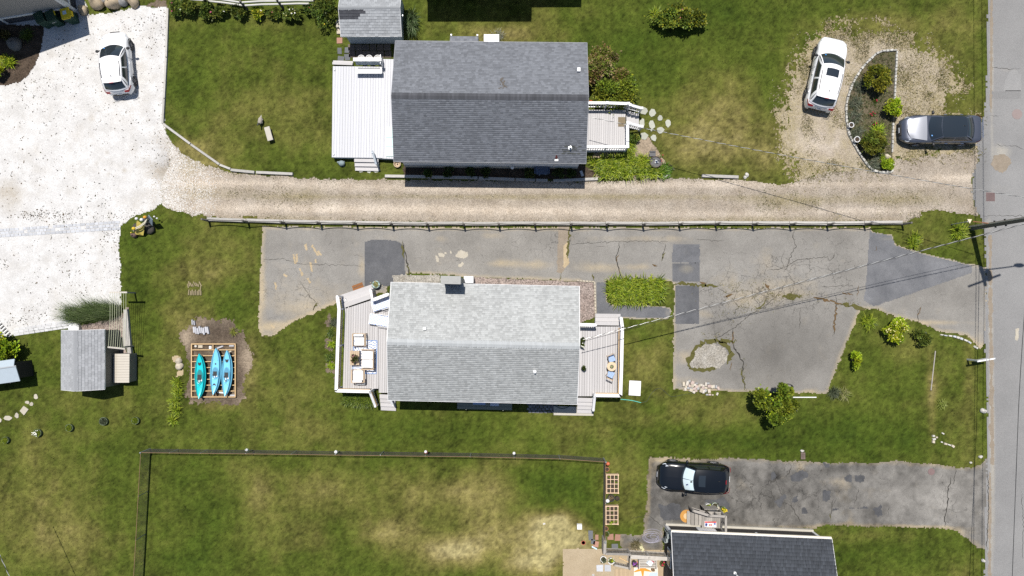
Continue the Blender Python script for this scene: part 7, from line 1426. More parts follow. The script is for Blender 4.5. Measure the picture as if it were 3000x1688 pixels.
# bench, cooler tops on the shaded south side
x, y = P(1420, 1186, .6); t = thing('picnic_table', 'long greenish plank bench in the shade under the silver eave', 'table', (x, y, 0), R(-1.3)); M_grw = mat('greenish_plank', (.19,.20,.165), .85, var=.15, rnd=.1)
for k in range(4): B = MB(); B.box((0,.42-k*.21,.62), (3.55,.195,.04)); B.build('plank', M_grw, t)
for a in (-1.2,1.2): B = MB(); B.box((a,.1,.31), (.08,.9,.6)); B.build('trestle', M_grw, t)
for i, (px, w_, d_, lab, mt_) in enumerate([((1404,1180),.82,.26,'plain pale blue tray on the plank bench',mat('pale_blue_tray', (.33,.42,.60), .6)),((1449,1183),.58,.30,'blue patterned tray on the plank bench',M_wave)]): B = MB(); B.box((0,0,.04), (w_,d_,.08), top=.96); tag(B.build('tray', mt_, loc=(*P(*px,.7), .645), rz=R(-1.3)), lab, 'tray', 'trays on the plank bench')
# white board, hoses
q = PP([(1844,1115),(1878,1117),(1876,1160),(1842,1158)], .12); c_ = (sum(a for a, b in q)/4, sum(b for a, b in q)/4); t = thing('bulkhead_cover', 'flat white rectangular cover lying on the lawn right of the east deck', 'cover', (*c_, 0)); B = MB(); B.prism([(a-c_[0], b-c_[1]) for a, b in q], .06, .13); B.build('lid', M_white, t); B = MB(); B.prism([((a-c_[0])*1.03, (b-c_[1])*1.03) for a, b in q], 0, .06); B.build('base', M_bar, t); B = MB(); B.bar((-.12,.42,.14),(.12,.42,.14),.03,.03); B.build('handle', M_galv, t)
def hose(pts, r, mt, label, z=.02, name='garden_hose'):
    B = MB(); q = [P3(a, b, z) for a, b in pts]; f = []
    for i in range(len(q)-1):
        for k in range(4):
            u = k/4; p0, p1, p2, p3 = q[max(i-1,0)], q[i], q[i+1], q[min(i+2,len(q)-1)]
            f.append(.5*((2*p1)+(-p0+p2)*u+(2*p0-5*p1+4*p2-p3)*u*u+(-p0+3*p1-3*p2+p3)*u**3))
    f.append(q[-1]); c = f[0].copy(); B.tube([(v.x-c.x, v.y-c.y, v.z) for v in f], r, 5); return tag(B.build(name, mt, loc=(c.x, c.y, 0)), label, 'hose')
hose([(1818,1170),(1840,1172),(1858,1175),(1878,1180)], .028, mat('turquoise_hose', (.06,.38,.30), .5), 'turquoise hose end beside the east deck')
hose([(1878,1180),(1895,1175),(1905,1158),(1920,1142),(1935,1138),(1950,1150),(1965,1161),(1985,1160),(2010,1155),(2040,1152)], .014, mat('dark_green_hose', (.03,.04,.02), .6), 'thin dark hose curving over the lawn to the stone pile')
B = MB()
for k in range(3): B.tube([(.24*cos(a)*(1+.08*k)+.03*k, .24*sin(a)*(1-.05*k), .02+.02*k) for a in np.linspace(0, 2*pi, 25)], .014, 5, caps=False)
tag(B.build('hose_coil', M_black, loc=(*P(2308,1135), .018)), 'black coiled hose at the bottom of the parking pad', 'hose'); hose([(2298,1142),(2270,1148),(2240,1152),(2215,1150)], .014, M_black, 'black hose running from the coil towards the small tree', .03)
hose([(1622,1186),(1640,1196),(1655,1196),(1670,1190),(1680,1184)], .02, mat('shaded_green_hose', (.03,.09,.08), .5), 'green hose lying on the shaded concrete slab', .07)
# planters by the lower fence
def raised(px0, px1, label):
    a, b = P(*px0, .3), P(*px1, .3); c = ((a[0]+b[0])/2, (a[1]+b[1])/2); w, d = b[0]-a[0], a[1]-b[1]; t = thing('raised_planter', label, 'planter', (*c, 0), 0, 'gridded planters along the lower fence')
    for s in (-1,1):
        B = MB(); B.box((s*(w/2),0,.22), (.05,d+.06,.30)); B.build('side_board', M_newwood2, t); B = MB(); B.box((0,s*(d/2),.22), (w-.06,.05,.30)); B.build('end_board', M_newwood2, t)
    B = MB(); B.box((0,0,.19), (w-.08,d-.08,.24)); B.build('soil', M_soil, t)
    for k in (1,2): B = MB(); B.box((-w/2+w*k/3,0,.35), (.035,d,.03)); B.build('divider', M_newwood2, t)
    for k in (1,2,3): B = MB(); B.box((0,-d/2+d*k/4,.356), (w,.035,.03)); B.build('divider', M_newwood2, t)
    for s in (-1,1):
        for e in (-1,1): B = MB(); B.box((s*w/2,e*d/2,.2), (.08,.08,.40)); B.build('leg', M_newwood2, t)
    return t, w, d
M_newwood2 = mat('pale_cedar', (.58,.42,.28), .7, var=.1)
t, w, d = raised((1777,1391),(1811,1444),'gridded cedar planter upper one along the lower fence')
for k, (u, v, pal) in enumerate([(-.3,.38,PAL_LIME),(.3,.4,PAL_GREEN),(-.3,-.1,PAL_GREYG),(.3,-.15,PAL_GREEN),(-.3,-.4,PAL_GREYG),(.0,.15,PAL_GREEN),(.32,.1,PAL_LIME)]): straps('seedling', [(u*w, v*d)], 16, .15, .03, pal, t, .8, z0=.3)
t, w, d = raised((1775,1483),(1810,1535),'gridded cedar planter lower one along the lower fence')
for k, (u, v, pal) in enumerate([(-.3,.4,PAL_LIME),(.05,-.36,PAL_LIME),(-.12,-.42,PAL_LIME),(.32,-.35,PAL_LIME),(0,.15,PAL_GREEN),(.0,-.05,PAL_GREEN),(.3,.3,PAL_GREEN)]): straps('seedling', [(u*w, v*d)], 22 if k in (1,2) else 12, .2 if k in (1,2) else .13, .04, pal, t, .8, z0=.3)
def pot(px, r, h, mt, label, pal=None, n=120, name='flower_pot', cat='pot', soil=True, flowers=None, z=0, sz=.06):
    t = thing(name, label, cat, (*P(px[0], px[1], h*.6), z)); B = MB(); R_ = m(r); B.lathe([(R_*.75,0),(R_*.98,h),(R_*.80,h),(R_*.76,h*.74)], 18); B.build('pot', mt, t)
    B = MB(); B.lathe([(R_*.77,h*.82),(.01,h*.86)], 14); B.build('soil', M_soil, t)
    if pal: p, d = clumpy((0,0,h), (R_*.85,R_*.85,R_*.5), n, 6, .45); foliage('foliage', p, sz, pal, t, dirs=d)
    if flowers:
        for k in range(flowers[1]): B = MB(); B.blob((0,0,0), (flowers[2],)*3, 6, 4, .2); B.build('flower', flowers[0], t, loc=(rng.normal(0,R_*.5), rng.normal(0,R_*.5), h+.12))
    return t
pot((1790,1458), 11, .3, M_black, 'wide black tub of dry stalks between the two cedar planters', [(.16,.13,.07),(.1,.08,.04)], 60); pot((1808,1459), 6.5, .3, M_black, 'small empty black pot right of the wide black tub')
pot((1778,1374), 7, .25, M_terra, 'terracotta pot squeezed between fence and upper cedar planter'); pot((1775,1548), 7, .25, M_terra, 'terracotta pot below the lower cedar planter'); pot((1776,1564), 9, .2, M_potg, 'green plant pot at the fence end above the red slabs', PAL_GREEN, 160)
B = MB(); B.blob((0,0,.12), (.13,.13,.15), 10, 7, .02); tag(B.build('buoy', mat('orange_buoy', (.50,.13,.06), .5), loc=(*P(1776,1350), .7), smooth=True), 'orange buoy hung at the fence corner post', 'buoy'); B = MB(); B.blob((0,0,.12), (.13,.13,.13), 10, 7, .02); tag(B.build('buoy', M_white, loc=(*P(1775,1457), .7), smooth=True), 'white ball buoy on the fence beside the wide black tub', 'buoy')
pot((2491,368), 8, .42, M_white, 'upper of two white pots at the west edging of the planted island'); pot((2508,410), 9, .42, M_white, 'lower of two white pots at the west edging of the planted island')
# stoop things
pot((2073,1482), 8.5, .4, M_white, 'white pot of lime green plant behind the wooden stoop', PAL_LIME, 200); pot((2093,1480), 9, .35, mat('greenish_pot', (.35,.40,.33), .6), 'pale pot with dark twigs behind the wooden stoop', [(.09,.08,.04),(.06,.07,.03)], 160); pot((2117,1492), 9.5, .35, M_potg, 'pot of yellow flowers at the corner of the wooden stoop', PAL_LILY, 200, flowers=(F_yel, 7, .05))
B = MB(); B.blob((0,0,.1), (.2,.13,.12), 10, 6, .1, 3); tag(B.build('stone', M_stone1, loc=(*P(2099,1487), .02)), 'pale stone under the stoop railing by the pots', 'stone')
M_orng = mat('orange_jute', (.42,.21,.05), .95, var=.12); M_beig = mat('beige_jute', (.50,.37,.21), .95, var=.1)
B = MB(); B.lathe([(.42,0),(.42,.018),(.19,.02)], 32); o = tag(B.build('round_mat', M_orng, loc=(*P(2011,1512), .018)), 'round orange jute mat half under the stoop steps', 'mat'); B = MB(); B.lathe([(.20,.016),(.20,.024),(.01,.025)], 24); B.build('centre', M_beig, o)
q = PP([(2066,1528),(2098,1530),(2098,1545),(2066,1543)], .75); c_ = (sum(a for a, b in q)/4, sum(b for a, b in q)/4); B = MB(); B.prism([((a-c_[0])*1.1, (b-c_[1])*1.1) for a, b in q], 0, .014); o = tag(B.build('doormat', mat('white_printed_mat', (.60,.57,.56), .95), loc=(*c_, .703)), 'white doormat with red band and blue shapes on the wooden stoop', 'doormat')
F_rb = mat('mat_red', (.50,.06,.05), .9); F_bb = mat('mat_blue', (.08,.13,.35), .9); B = MB(); B.box((0,.13,.017), (.74,.09,.004)); B.build('red_band', F_rb, o)
text('WELCOME', .085, mat('mat_dark', (.05,.03,.04), .9), o, (0,.13,.021), 0)
for a, b, r in ((-.27,.0,.08),(-.28,-.07,.07),(.27,.02,.07)): B = MB(); B.lathe([(r,.014),(r,.019),(.01,.019)], 12, (a,b,0)); B.build('blue_shape', F_bb, o)
for a, b, w_, d_ in ((-.06,-.06,.05,.12),(.06,-.06,.05,.12),(0,-.02,.16,.03),(0,-.1,.1,.03)): B = MB(); B.box((a,b,.017), (w_,d_,.004)); B.build('red_motif', F_rb, o)
# patio corner at the bottom
pot((1767,1637), 9.5, .35, M_white, 'round white pot with sage green succulent by the patio fence', PAL_GREYG, 160, sz=.07); pot((1790,1642), 9.5, .38, M_white, 'round white pot with yellow sprout right of the sage one', PAL_LIME, 30, sz=.08)
GB2 = thing('garden_bench', 'weathered slatted garden bench on the patio rug', 'bench', (*P(1896,1652,.4), .02)); 
for k in range(5): B = MB(); B.box((0,.24-k*.115,.42), (1.12,.085,.025)); B.build('seat_slat', M_oldwood, GB2)
for k in range(2): B = MB(); B.box((0,.36+k*.02,.62+k*.14), (1.12,.03,.09)); B.build('back_slat', M_oldwood, GB2)
for s in (-.56,.56): B = MB(); B.box((s,.05,.62), (.06,.62,.04)); B.build('arm', M_oldwood, GB2)
for s in (-.54,.54):
    for e in (-.22,.34): B = MB(); B.box((s,e,.3), (.06,.06,.6)); B.build('leg', M_oldwood, GB2)
B = MB(); B.box((0,0,.07), (.36,.36,.14), top=.8); o = tag(B.build('cushion', mat('pale_blue_cushion', (.62,.70,.76), .9), loc=(*P(1904,1649,.5), .45), rz=R(-35)), 'pale blue cushion with red edge on the garden bench', 'cushion'); B = MB(); B.box((0,.19,.08), (.38,.03,.10)); B.build('red_edge', mat('red_edge', (.5,.04,.08), .9), o)
q = PP([(1857,1662),(1927,1662),(1928,1740),(1856,1740)]); c_ = (sum(a for a, b in q)/4, sum(b for a, b in q)/4); B = MB(); B.prism([(a-c_[0], b-c_[1]) for a, b in q], 0, .012); rg = tag(B.build('rug', mat('cream_rug', (.60,.56,.48), .95, var=.12), loc=(*c_, .034)), 'cream patio rug with an orange starfish', 'rug')
B = MB(); sc = P(1882,1666); arm = []
for k in range(5):
    a = R(-90+72*k); a1 = R(-54+72*k); arm += [(cos(a)*.62, sin(a)*.62), (cos(a)*.55+cos(a+1.6)*.05, sin(a)*.55+sin(a+1.6)*.05), (cos(a1)*.17, sin(a1)*.17)]
B.prism([(x+sc[0]-c_[0], y+sc[1]-c_[1]) for x, y in arm], .010, .018); B.build('starfish_print', mat('orange_starfish', (.58,.24,.03), .9, var=.2, vs=14), rg)
q = PP([(1903,1678),(1926,1676),(1926,1700),(1895,1700)]); B = MB(); B.prism([(a-c_[0], b-c_[1]) for a, b in q], .010, .015); B.build('blue_print', mat('pale_blue_print', (.42,.50,.55), .9), rg)
pot((1858,1649), 8, .3, M_dark, 'dark pot of purple flowers left of the garden bench', [(.05,.05,.03),(.03,.04,.02)], 200, flowers=(mat('purple_petal', (.25,.07,.35), .6), 6, .05)); pot((1941,1651), 8, .3, M_dark, 'pot of red flowers between the garden bench and the house wall', PAL_GREEN, 160, flowers=(F_red, 5, .045))
stone((1912,1668), (6,5,.2), mat('brown_rock', (.17,.11,.06), .9, var=.3), 'brown rock on the starfish rug at the bench leg', name='stone', cat='stone')
boards_t = thing('boardwalk', 'tan plank deck under the patio rug', 'deck', (*P(1870,1680), 0)); boards(boards_t, PP([(1800,1668),(1945,1660),(1962,1760),(1798,1760)]), R(90), .14, .03, mat('tan_plank', (.36,.27,.17), .8, var=.15, rnd=.1, grain=.2, gs=(30,3,30)), org=P(1870,1680), seed=9, th=.01)
B = MB()
for k in range(11):
    a = rng.uniform(0, 6.28); r = rng.uniform(.25, .55); o_ = (rng.normal(0,.12), rng.normal(0,.1)); B.tube([(o_[0]+r*cos(a+u)*1.2, o_[1]+r*sin(a+u)*.7, .03+.01*k+.02*sin(3*u)) for u in np.linspace(0, rng.uniform(2.5,6), 14)], .011, 4)
tag(B.build('tangled_hose', mat('grey_wire', (.30,.29,.36), .5), loc=(*P(1907,1570), .017)), 'tangled grey hose on the asphalt beside the charcoal house', 'hose')
clump('dry_plant', 'dry brown plant heap on the asphalt by the patio fence', 'plant', (1862,1598), 14, 40, .35, [(.12,.1,.04),(.08,.07,.03),(.2,.16,.09)], .02, rb=.8); B = MB(); B.box((0,0,.1), (.3,.26,.2), rz=.4, top=.7); B.box((.12,-.18,.06), (.2,.14,.1), rz=1); tag(B.build('painted_figure', mat('mottled_paint', (.45,.42,.25), .7, var=.6, vs=22), loc=(*P(1877,1601), .016)), 'small mottled painted figure beside the dry plant', 'ornament')
B = MB(); B.lathe([(.125,0),(.14,.02),(.115,.02),(.125,0)], 24); tag(B.build('ring_toy', mat('red_ring', (.42,.07,.06), .6), loc=(*P(1709,1590), .01)), 'thin red ring toy on the dry grass', 'ring'); B = MB(); B.box((0,0,.12), (.32,.32,.24), top=.96); tag(B.build('white_box', M_cush, loc=(*P(1697,1541), 0)), 'small white square box on the dry grass', 'box'); B = MB(); B.box((0,0,.03), (.16,.10,.06)); tag(B.build('white_block', M_wstone, loc=(*P(1594,1534), 0), rz=.2), 'tiny white block on bare ground left of the white box', 'block')
B = MB(); B.add([(-.16,.1,.02),(.18,-.08,.02),(.16,-.14,.1),(-.18,.02,.1)], [(0,1,2,3),(3,2,1,0)]); tag(B.build('blue_scrap', mat('pale_blue_plastic', (.5,.66,.75), .5), loc=(*P(1741,1603), .01)), 'pale blue plastic scrap beside the red slabs', 'scrap'); B = MB(); B.lathe([(.10,0),(.06,.3),(.0,.45)], 10); tag(B.build('white_cone', M_white, loc=(*P(1738,1685), .02)), 'white pointed cone on the sandy patio at the bottom edge', 'cone')
# ------------------------------------------------------------------ street fittings
M_castred = mat('rusty_cast_iron', (.17,.115,.11), .8, metal=.1, var=.25, vs=14)
t = thing('storm_drain', 'square rusty storm drain grate at the road edge', 'drain', (*P(2901,577), .02)); 
for k in range(8):
    u = -.27+k*.54/7; B = MB(); B.box((u,0,.006), (.035,.58,.012)); B.build('grate_bar', M_castred, t); B = MB(); B.box((0,u,.008), (.58,.035,.012)); B.build('grate_bar', M_castred, t)
B = MB(); B.box((0,0,.003), (.56,.56,.002)); B.build('drain_pit', M_black, t)
def manhole(px, r, mt, lab): B = MB(); B.lathe([(r,.0),(r,.008),(r*.9,.010),(.01,.011)], 28); o = tag(B.build('manhole_cover', mt, loc=(*P(*px), .022)), lab, 'manhole'); B = MB(); B.lathe([(r*.3,.010),(r*.3,.013),(.01,.013)], 16); B.build('lid_boss', mt, o)
manhole((2979,335), .34, mat('reddish_manhole', (.22,.175,.165), .8, var=.15), 'round reddish manhole cover in the road'); manhole((2728,1382), .22, M_castred, 'small round valve cover in the lower asphalt drive')
t = thing('brick_stub', 'small brown brick patch with white cap at the top edge of the lower drive', 'brick edging', (*P(2352,1334), 0)); 
for k in range(6): B = MB(); B.box((-.08+.15*(k%2),-.18+.15*(k//2),.03), (.14,.14,.06)); B.build('brick', M_bar, t)
B = MB(); B.blob((-.06,.30,.06), (.12,.09,.1), 8, 5, .1); B.build('cap_stone', M_wstone, t)
# ------------------------------------------------------------------ fences, clothesline, pole and wires
# plank and rope fence along the gravel driveway
PX_POST = [(613,648),(728,652),(837,655),(941,657),(1046,658),(1151,660),(1255,661),(1360,661),(1462,661),(1567,661),(1672,661),(1776,661),(1882,661),(1988,660),(2095,659),(2203,660),(2312,660),(2421,660),(2530,659),(2642,658)]
c = P(1600, 660); PF = thing('plank_fence', 'long low plank fence with short posts and sagging rope beside the gravel driveway', 'fence', (*c, 0)); ph = 1.12
M_postd = mat('dark_post_wood', (.12,.11,.10), .9, var=.25)
pts = [Vector(P(*q)) - Vector(c) for q in PX_POST]
for i, q in enumerate(pts): B = MB(); B.box((q.x, q.y, ph/2), (.115,.115,ph), top=.95); B.build('post', M_postd, PF)
for a, b in zip(pts, pts[1:]):
    B = MB(); d = (b-a).normalized(); o_ = Vector((0,.12)); B.bar((a.x+o_.x-.05, a.y+o_.y+random.uniform(-.02,.02), .17), (b.x+o_.x-.08, b.y+o_.y+random.uniform(-.02,.02), .17), .22, .17); B.build('plank', M_timb, PF)
    B = MB(); B.tube([(a.x+(b.x-a.x)*u, a.y+(b.y-a.y)*u, ph-.05-.34*(1-(2*u-1)**2)) for u in np.linspace(0, 1, 13)], .032, 5); B.build('rope', mat_rope if 'mat_rope' in globals() else globals().setdefault('mat_rope', mat('dark_rope', (.10,.095,.085), .9)), PF)
# split rail fence at the top
c = P(760, 26); RF = thing('rail_fence', 'silver split rail fence behind the rose bushes at the top edge', 'fence', (*c, 0))
rp = [Vector(P(*q))-Vector(c) for q in ((613,13),(724,27),(829,23),(935,22))]
for q in rp: B = MB(); B.box((q.x, q.y, .62), (.14,.14,1.24), top=.8); B.build('post', M_postd, RF)
for a, b in zip(rp, rp[1:]):
    for z_ in (.55, 1.02): B = MB(); B.tube([(a.x, a.y, z_), ((a.x+b.x)/2, (a.y+b.y)/2+.02, z_+.02), (b.x, b.y, z_)], .062, 7); B.build('rail', mat('silver_rail', (.50,.49,.46), .85, var=.15) if 'silver_rail' not in bpy.data.materials else bpy.data.materials['silver_rail'], RF)
a = rp[0]; B = MB(); B.tube([(a.x-1.6, a.y+.1, .6), (a.x, a.y, .6)], .06, 7); B.build('rail', bpy.data.materials['silver_rail'], RF)
# chain link fence round the lower yard
M_wire = mat('fence_wire', (.075,.07,.062), .7, metal=.2, var=.2); M_rail = mat('rusty_top_rail', (.24,.15,.09), .7, metal=.3, var=.4, vs=1.5); M_cpost = mat('grey_fence_post', (.30,.33,.34), .5, metal=.5, var=.2)
c = P(1000, 1330); CF = thing('chain_link_fence', 'low chain link fence round the dry lower yard', 'fence', (*c, 0)); fh = 1.15
def run(line, closed_ends=(True, True), hh=fh, postpx=None, end=True):
    A = [Vector(P(*q))-Vector(c) for q in line]; W_ = MB()
    for a, b in zip(A, A[1:]):
        L = (b-a).length; d = (b-a)/L; st = .075; H_ = hh-.06; n = int((L+H_)/st)
        for k in range(n):
            s0 = k*st-H_
            for sg in (0, 1):
                u0, u1 = s0, s0+H_; z0, z1 = (.03, hh-.03) if sg == 0 else (hh-.03, .03)
                if u0 < 0: z0 = z0+(z1-z0)*(-u0)/H_; u0 = 0
                if u1 > L: z1 = z0+(z1-z0)*(L-u0)/(u1-u0); u1 = L
                if u1-u0 < .02: continue
                p, q = a+d*u0, a+d*u1; nn = Vector((-d.y, d.x))*.0029
                W_.add([(p.x-nn.x, p.y-nn.y, z0), (p.x+nn.x, p.y+nn.y, z0), (p.x, p.y, z0+.005), (q.x-nn.x, q.y-nn.y, z1), (q.x+nn.x, q.y+nn.y, z1), (q.x, q.y, z1+.005)], [(0,1,4,3),(1,2,5,4),(2,0,3,5)])
        B = MB(); B.tube([(a.x, a.y, hh), (b.x, b.y, hh)], .014, 6); B.build('top_rail', M_rail, CF)
        B = MB(); B.tube([(a.x, a.y, .05), (b.x, b.y, .05)], .006, 4); B.build('tension_wire', M_wire, CF)
    tag(W_.build('wire_mesh', M_wire, CF), kind='stuff')
    return A
run([(440,1315),(610,1317),(870,1320),(1000,1322),(1380,1327),(1640,1333),(1768,1342)]); run([(440,1315),(433,1440),(426,1565),(416,1740)]); run([(1768,1342),(1768,1400),(1767,1470),(1766,1570)], hh=1.0)
for q in [(522,1316),(610,1317),(739,1318),(869,1320),(995,1321),(1124,1322),(1252,1325),(1380,1327),(1506,1330),(1637,1333),(433,1440),(426,1565),(419,1690),(1768,1460)]: a = Vector(P(*q))-Vector(c); B = MB(); B.lathe([(.026,0),(.026,fh-.01)], 8, (a.x, a.y, 0)); B.build('post', M_cpost, CF)
for q in [(440,1315),(1768,1342),(1766,1572)]: a = Vector(P(*q))-Vector(c); B = MB(); B.lathe([(.045,0),(.045,fh+.06),(.05,fh+.08),(.01,fh+.11)], 10, (a.x, a.y, 0)); B.build('terminal_post', M_cpost, CF)
def buoy(px, parts, lab):
    x, y, z = P3(*px, 1.0); t = thing('buoy', lab, 'buoy', (x, y, z), 0, 'buoys hung on the chain link fence')
    for (dz, r, mt_, nm) in parts: B = MB(); B.lathe([(r*.6,-.09),(r,-.05),(r,.05),(r*.6,.09)], 12); o = B.build(nm, mt_, t, loc=(0, dz*.3, dz)); 
    B = MB(); B.tube([(0,0,-.25),(0,.05,.3)], .015, 5); B.build('stick', M_white, t)
MB_b = mat('buoy_blue', (.06,.10,.35), .5); MB_g = mat('buoy_mint', (.30,.50,.45), .5)
buoy((723,1318), [(0,.08,M_white,'body'),(-.16,.07,MB_g,'lower_body')], 'white and mint buoy, leftmost on the chain link fence'); buoy((984,1324), [(0,.10,M_white,'body'),(-.14,.09,M_white,'lower_body')], 'white buoy second from the left on the chain link fence'); buoy((1248,1324), [(.14,.09,M_white,'upper_body'),(0,.11,mat('buoy_red', (.45,.03,.05), .5),'body'),(-.15,.10,M_white,'lower_body')], 'red and white buoy with blue stick on the chain link fence'); buoy((1506,1328), [(0,.09,M_white,'body'),(-.12,.06,M_white,'lower_body')], 'white buoy rightmost on the chain link fence')
# fence of the patio corner at the bottom
c = P(1850, 1620); GF = thing('picket_fence', 'grey weathered slatted railing above the sandy patio', 'fence', (*c, 0)); 
railing(GF, [P(1770,1606), P(1838,1608)], .0, 1.0, c, M_oldwood2, rail_w=.14, bal=.075, balw=.03, postw=.1, capw=.12); railing(GF, [P(1840,1612), P(1892,1615), P(1946,1618)], .0, 1.15, c, M_oldwood, rail_w=.24, bal=.085, balw=.035, postw=.1, capw=.12)
railing(GF, [P(1840,1612), P(1838,1650)], .0, 1.0, c, M_oldwood2, rail_w=.08, bal=.5, balw=.03, postw=.09, capw=.1)
G2 = thing('gate_panel', 'grey slatted gate panel leaning open on the patio', 'gate', (*P(1822,1652), 0)); railing(G2, [P(1797,1645), P(1840,1655)], .02, .6, P(1822,1652), M_oldwood2, rail_w=.12, bal=.10, balw=.05, postw=.08, capw=.1); B = MB(); B.bar((-.2,.45,.1),(.5,.1,.1),.05,.05); B.build('brace', M_newwood, G2)
B = MB(); a = P(1764,1610); B.bar((0,0,.5),(.02,.9,.55),.18,.9); tag(B.build('fence_board', M_oldwood2, loc=(P(1766,1608)[0], P(1766,1608)[1], 0)), 'grey board panel closing the end of the chain link fence', 'board')
# clothesline
c = P(392, 940); CL = thing('clothesline', 'wooden T post clothesline with many lines beside the weathered shed', 'clothesline', (*c, 0)); T1 = Vector(P(395,858)); T2 = Vector(P(390,1014)); hT = 1.83
tops = []
for i, (q, dv) in enumerate(((T1,(1,0)),(T2,(.98,-.10)))):
    B = MB(); x, y = q.x-c[0], q.y-c[1]; B.box((x, y, hT/2), (.09,.09,hT)); B.build('post', M_oldwood2, CL); B = MB(); B.bar((x-.56*dv[0], y-.56*dv[1], hT+.03), (x+.56*dv[0], y+.56*dv[1], hT+.03), .10, .10); B.build('crossbar', M_oldwood, CL); tops.append((x, y, dv))
M_line = mat('clothes_line_cord', (.42,.44,.30), .7, var=.2)
for k in range(8):
    s = -.50+k*1.0/7; a, b = tops; B = MB(); B.tube([(a[0]+s*a[2][0], a[1]+s*a[2][1], hT+.09), ((a[0]+b[0])/2+s, (a[1]+b[1])/2, hT+.0), (b[0]+s*b[2][0], b[1]+s*b[2][1], hT+.09)], .011, 5); B.build('line', M_line, CL)
B = MB()
for k in range(20): B.tube([(.0, -k*.05, .3), (.04, -k*.05-.03, .32), (0, -k*.05-.06, .3), (-.04, -k*.05-.03, .3), (0, -k*.05, .3)], .007, 4)
tag(B.build('chain', M_galv, loc=(*P(352,968), .0)), 'galvanised chain hanging beside the weathered shed', 'chain')
# utility pole
pb = P(2846, 668); UP = thing('utility_pole', 'tall wooden utility pole leaning out of the picture over the road', 'utility pole', (*pb, 0)); HP = 11.2
B = MB(); B.lathe([(.17,0),(.155,3),(.12,HP),(.02,HP+.05)], 14); B.build('pole', mat('creosoted_pole', (.13,.12,.095), .9, var=.2, grain=.3, gs=(30,30,1.5)), UP)
B = MB(); B.box((0,0,10.4), (.10,2.3,.12), rz=R(-70)); B.build('crossarm', M_oldwood2, UP)
B = MB(); B.lathe([(.24,8.6),(.26,8.7),(.26,9.5),(.2,9.6)], 14, (.35,-.1,0)); B.build('transformer', M_galv, UP)
B = MB(); B.tube([(0,0,8.2),(.6,.12,8.5),(1.6,.28,8.62),(2.2,.36,8.6)], .04, 6); B.build('lamp_arm', M_galv, UP); B = MB(); B.blob((2.45,.39,8.55), (.36,.15,.10), 12, 6, .02); B.build('lamp_head', M_galv, UP)
for z_ in (2.2, 3.1): B = MB(); B.box((0,0,z_), (.46,.06,.10), rz=R(100)); B.build('step_bracket', M_dark, UP)
B = MB(); B.tube([(-.17,.05,0),(-.16,.05,3.0),(-.13,.04,9)], .03, 6); B.build('conduit', M_galv, UP)
x, y = P(2787, 658); t = thing('road_sign', 'pale metal sign post with a cream triangular board beside the utility pole', 'sign', (x, y, 0)); B = MB(); B.lathe([(.035,0),(.035,1.62)], 8); B.build('post', M_galv, t); B = MB(); a = P(2842,648,1.7); B.prism([(a[0]-x-.16, a[1]-y+.13), (a[0]-x+.14, a[1]-y+.13), (a[0]-x+.0, a[1]-y-.16)], 1.62, 1.68); B.build('board', mat('cream_board', (.58,.50,.36), .7), t); B = MB(); a = P(2850,649,1.6); b = P(2900,655,1.75); B.tube([(a[0]-x, a[1]-y, 1.6), (b[0]-x, b[1]-y, 1.78)], .035, 6); B.build('bracket', mat('rusty_bracket', (.22,.10,.05), .8, metal=.2), t)
x, y = P(2834, 1053); t = thing('sign_post', 'white yard sign post with hanging panel at the road edge', 'sign', (x, y, 0)); B = MB(); B.box((0,0,.62), (.10,.10,1.24)); B.build('post', M_white, t); B = MB(); B.bar((-.18,-.03,1.2),(.98,.16,1.2),.09,.09); B.build('arm', M_white, t); B = MB(); B.bar((.22,.02,.85),(.82,.12,.85),.03,.55); B.build('hanging_panel', M_white, t)
# wires: bright and dark strands twisted together
M_alu = mat('bright_aluminium_strand', (.6,.6,.58), .4, metal=.3, var=.05); M_blk = mat('black_strand', (.03,.03,.032), .6)
def drop(A, Bq, sag, label, pitch=.72, r=.016, twist=True, name='service_cable'):
    A, Bq = Vector(A), Vector(Bq); L = (Bq-A).length; n = int(L/.10); c = (A+Bq)/2; t = thing(name, label, 'cable', c); d = (Bq-A).normalized(); s = d.cross(Vector((0,0,1))).normalized(); up = s.cross(d)
    pt = lambda u: A+(Bq-A)*u-Vector((0,0,sag*4*u*(1-u)))-c
    if not twist: B = MB(); B.tube([pt(k/40) for k in range(41)], r, 5); B.build('strand', M_blk, t); return t
    for ph, mt_, rr in ((0, M_alu, .010), (pi, M_blk, .014)):
        B = MB(); B.tube([pt(k/n)+(s*cos(2*pi*k*L/n/pitch+ph)+up*sin(2*pi*k*L/n/pitch+ph))*.012 for k in range(n+1)], rr, 5); B.build('strand', mt_, t)
top = lambda z_: (pb[0]+.12, pb[1]-.05, z_)
h2 = P3(1708, 995, 3.7); drop(h2, top(6.9), .35, 'twisted service cable from the utility pole to the silver roofed house')
h1 = P3(1731, 344, 3.1); drop(h1, P3(3080, 592, 7.2), .5, 'twisted service cable crossing the island to the upper house porch')
drop((h2[0], h2[1]-.15, 3.3), (top(5.9)[0], top(5.9)[1]-.1, 5.9), .3, 'thin black telephone line beside the twisted cable to the silver roofed house', twist=False, r=.012, name='telephone_line')
drop(P3(2984,1200,4.15), P3(2962,1790,4.3), .0, 'black overhead cable low along the road at the lower right', twist=False, r=.019, name='overhead_cable'); drop((pb[0]+.1, pb[1], 5.2), P3(2984,1200,4.15), .1, 'black overhead cable sloping from the pole along the road', twist=False, r=.019, name='overhead_cable')
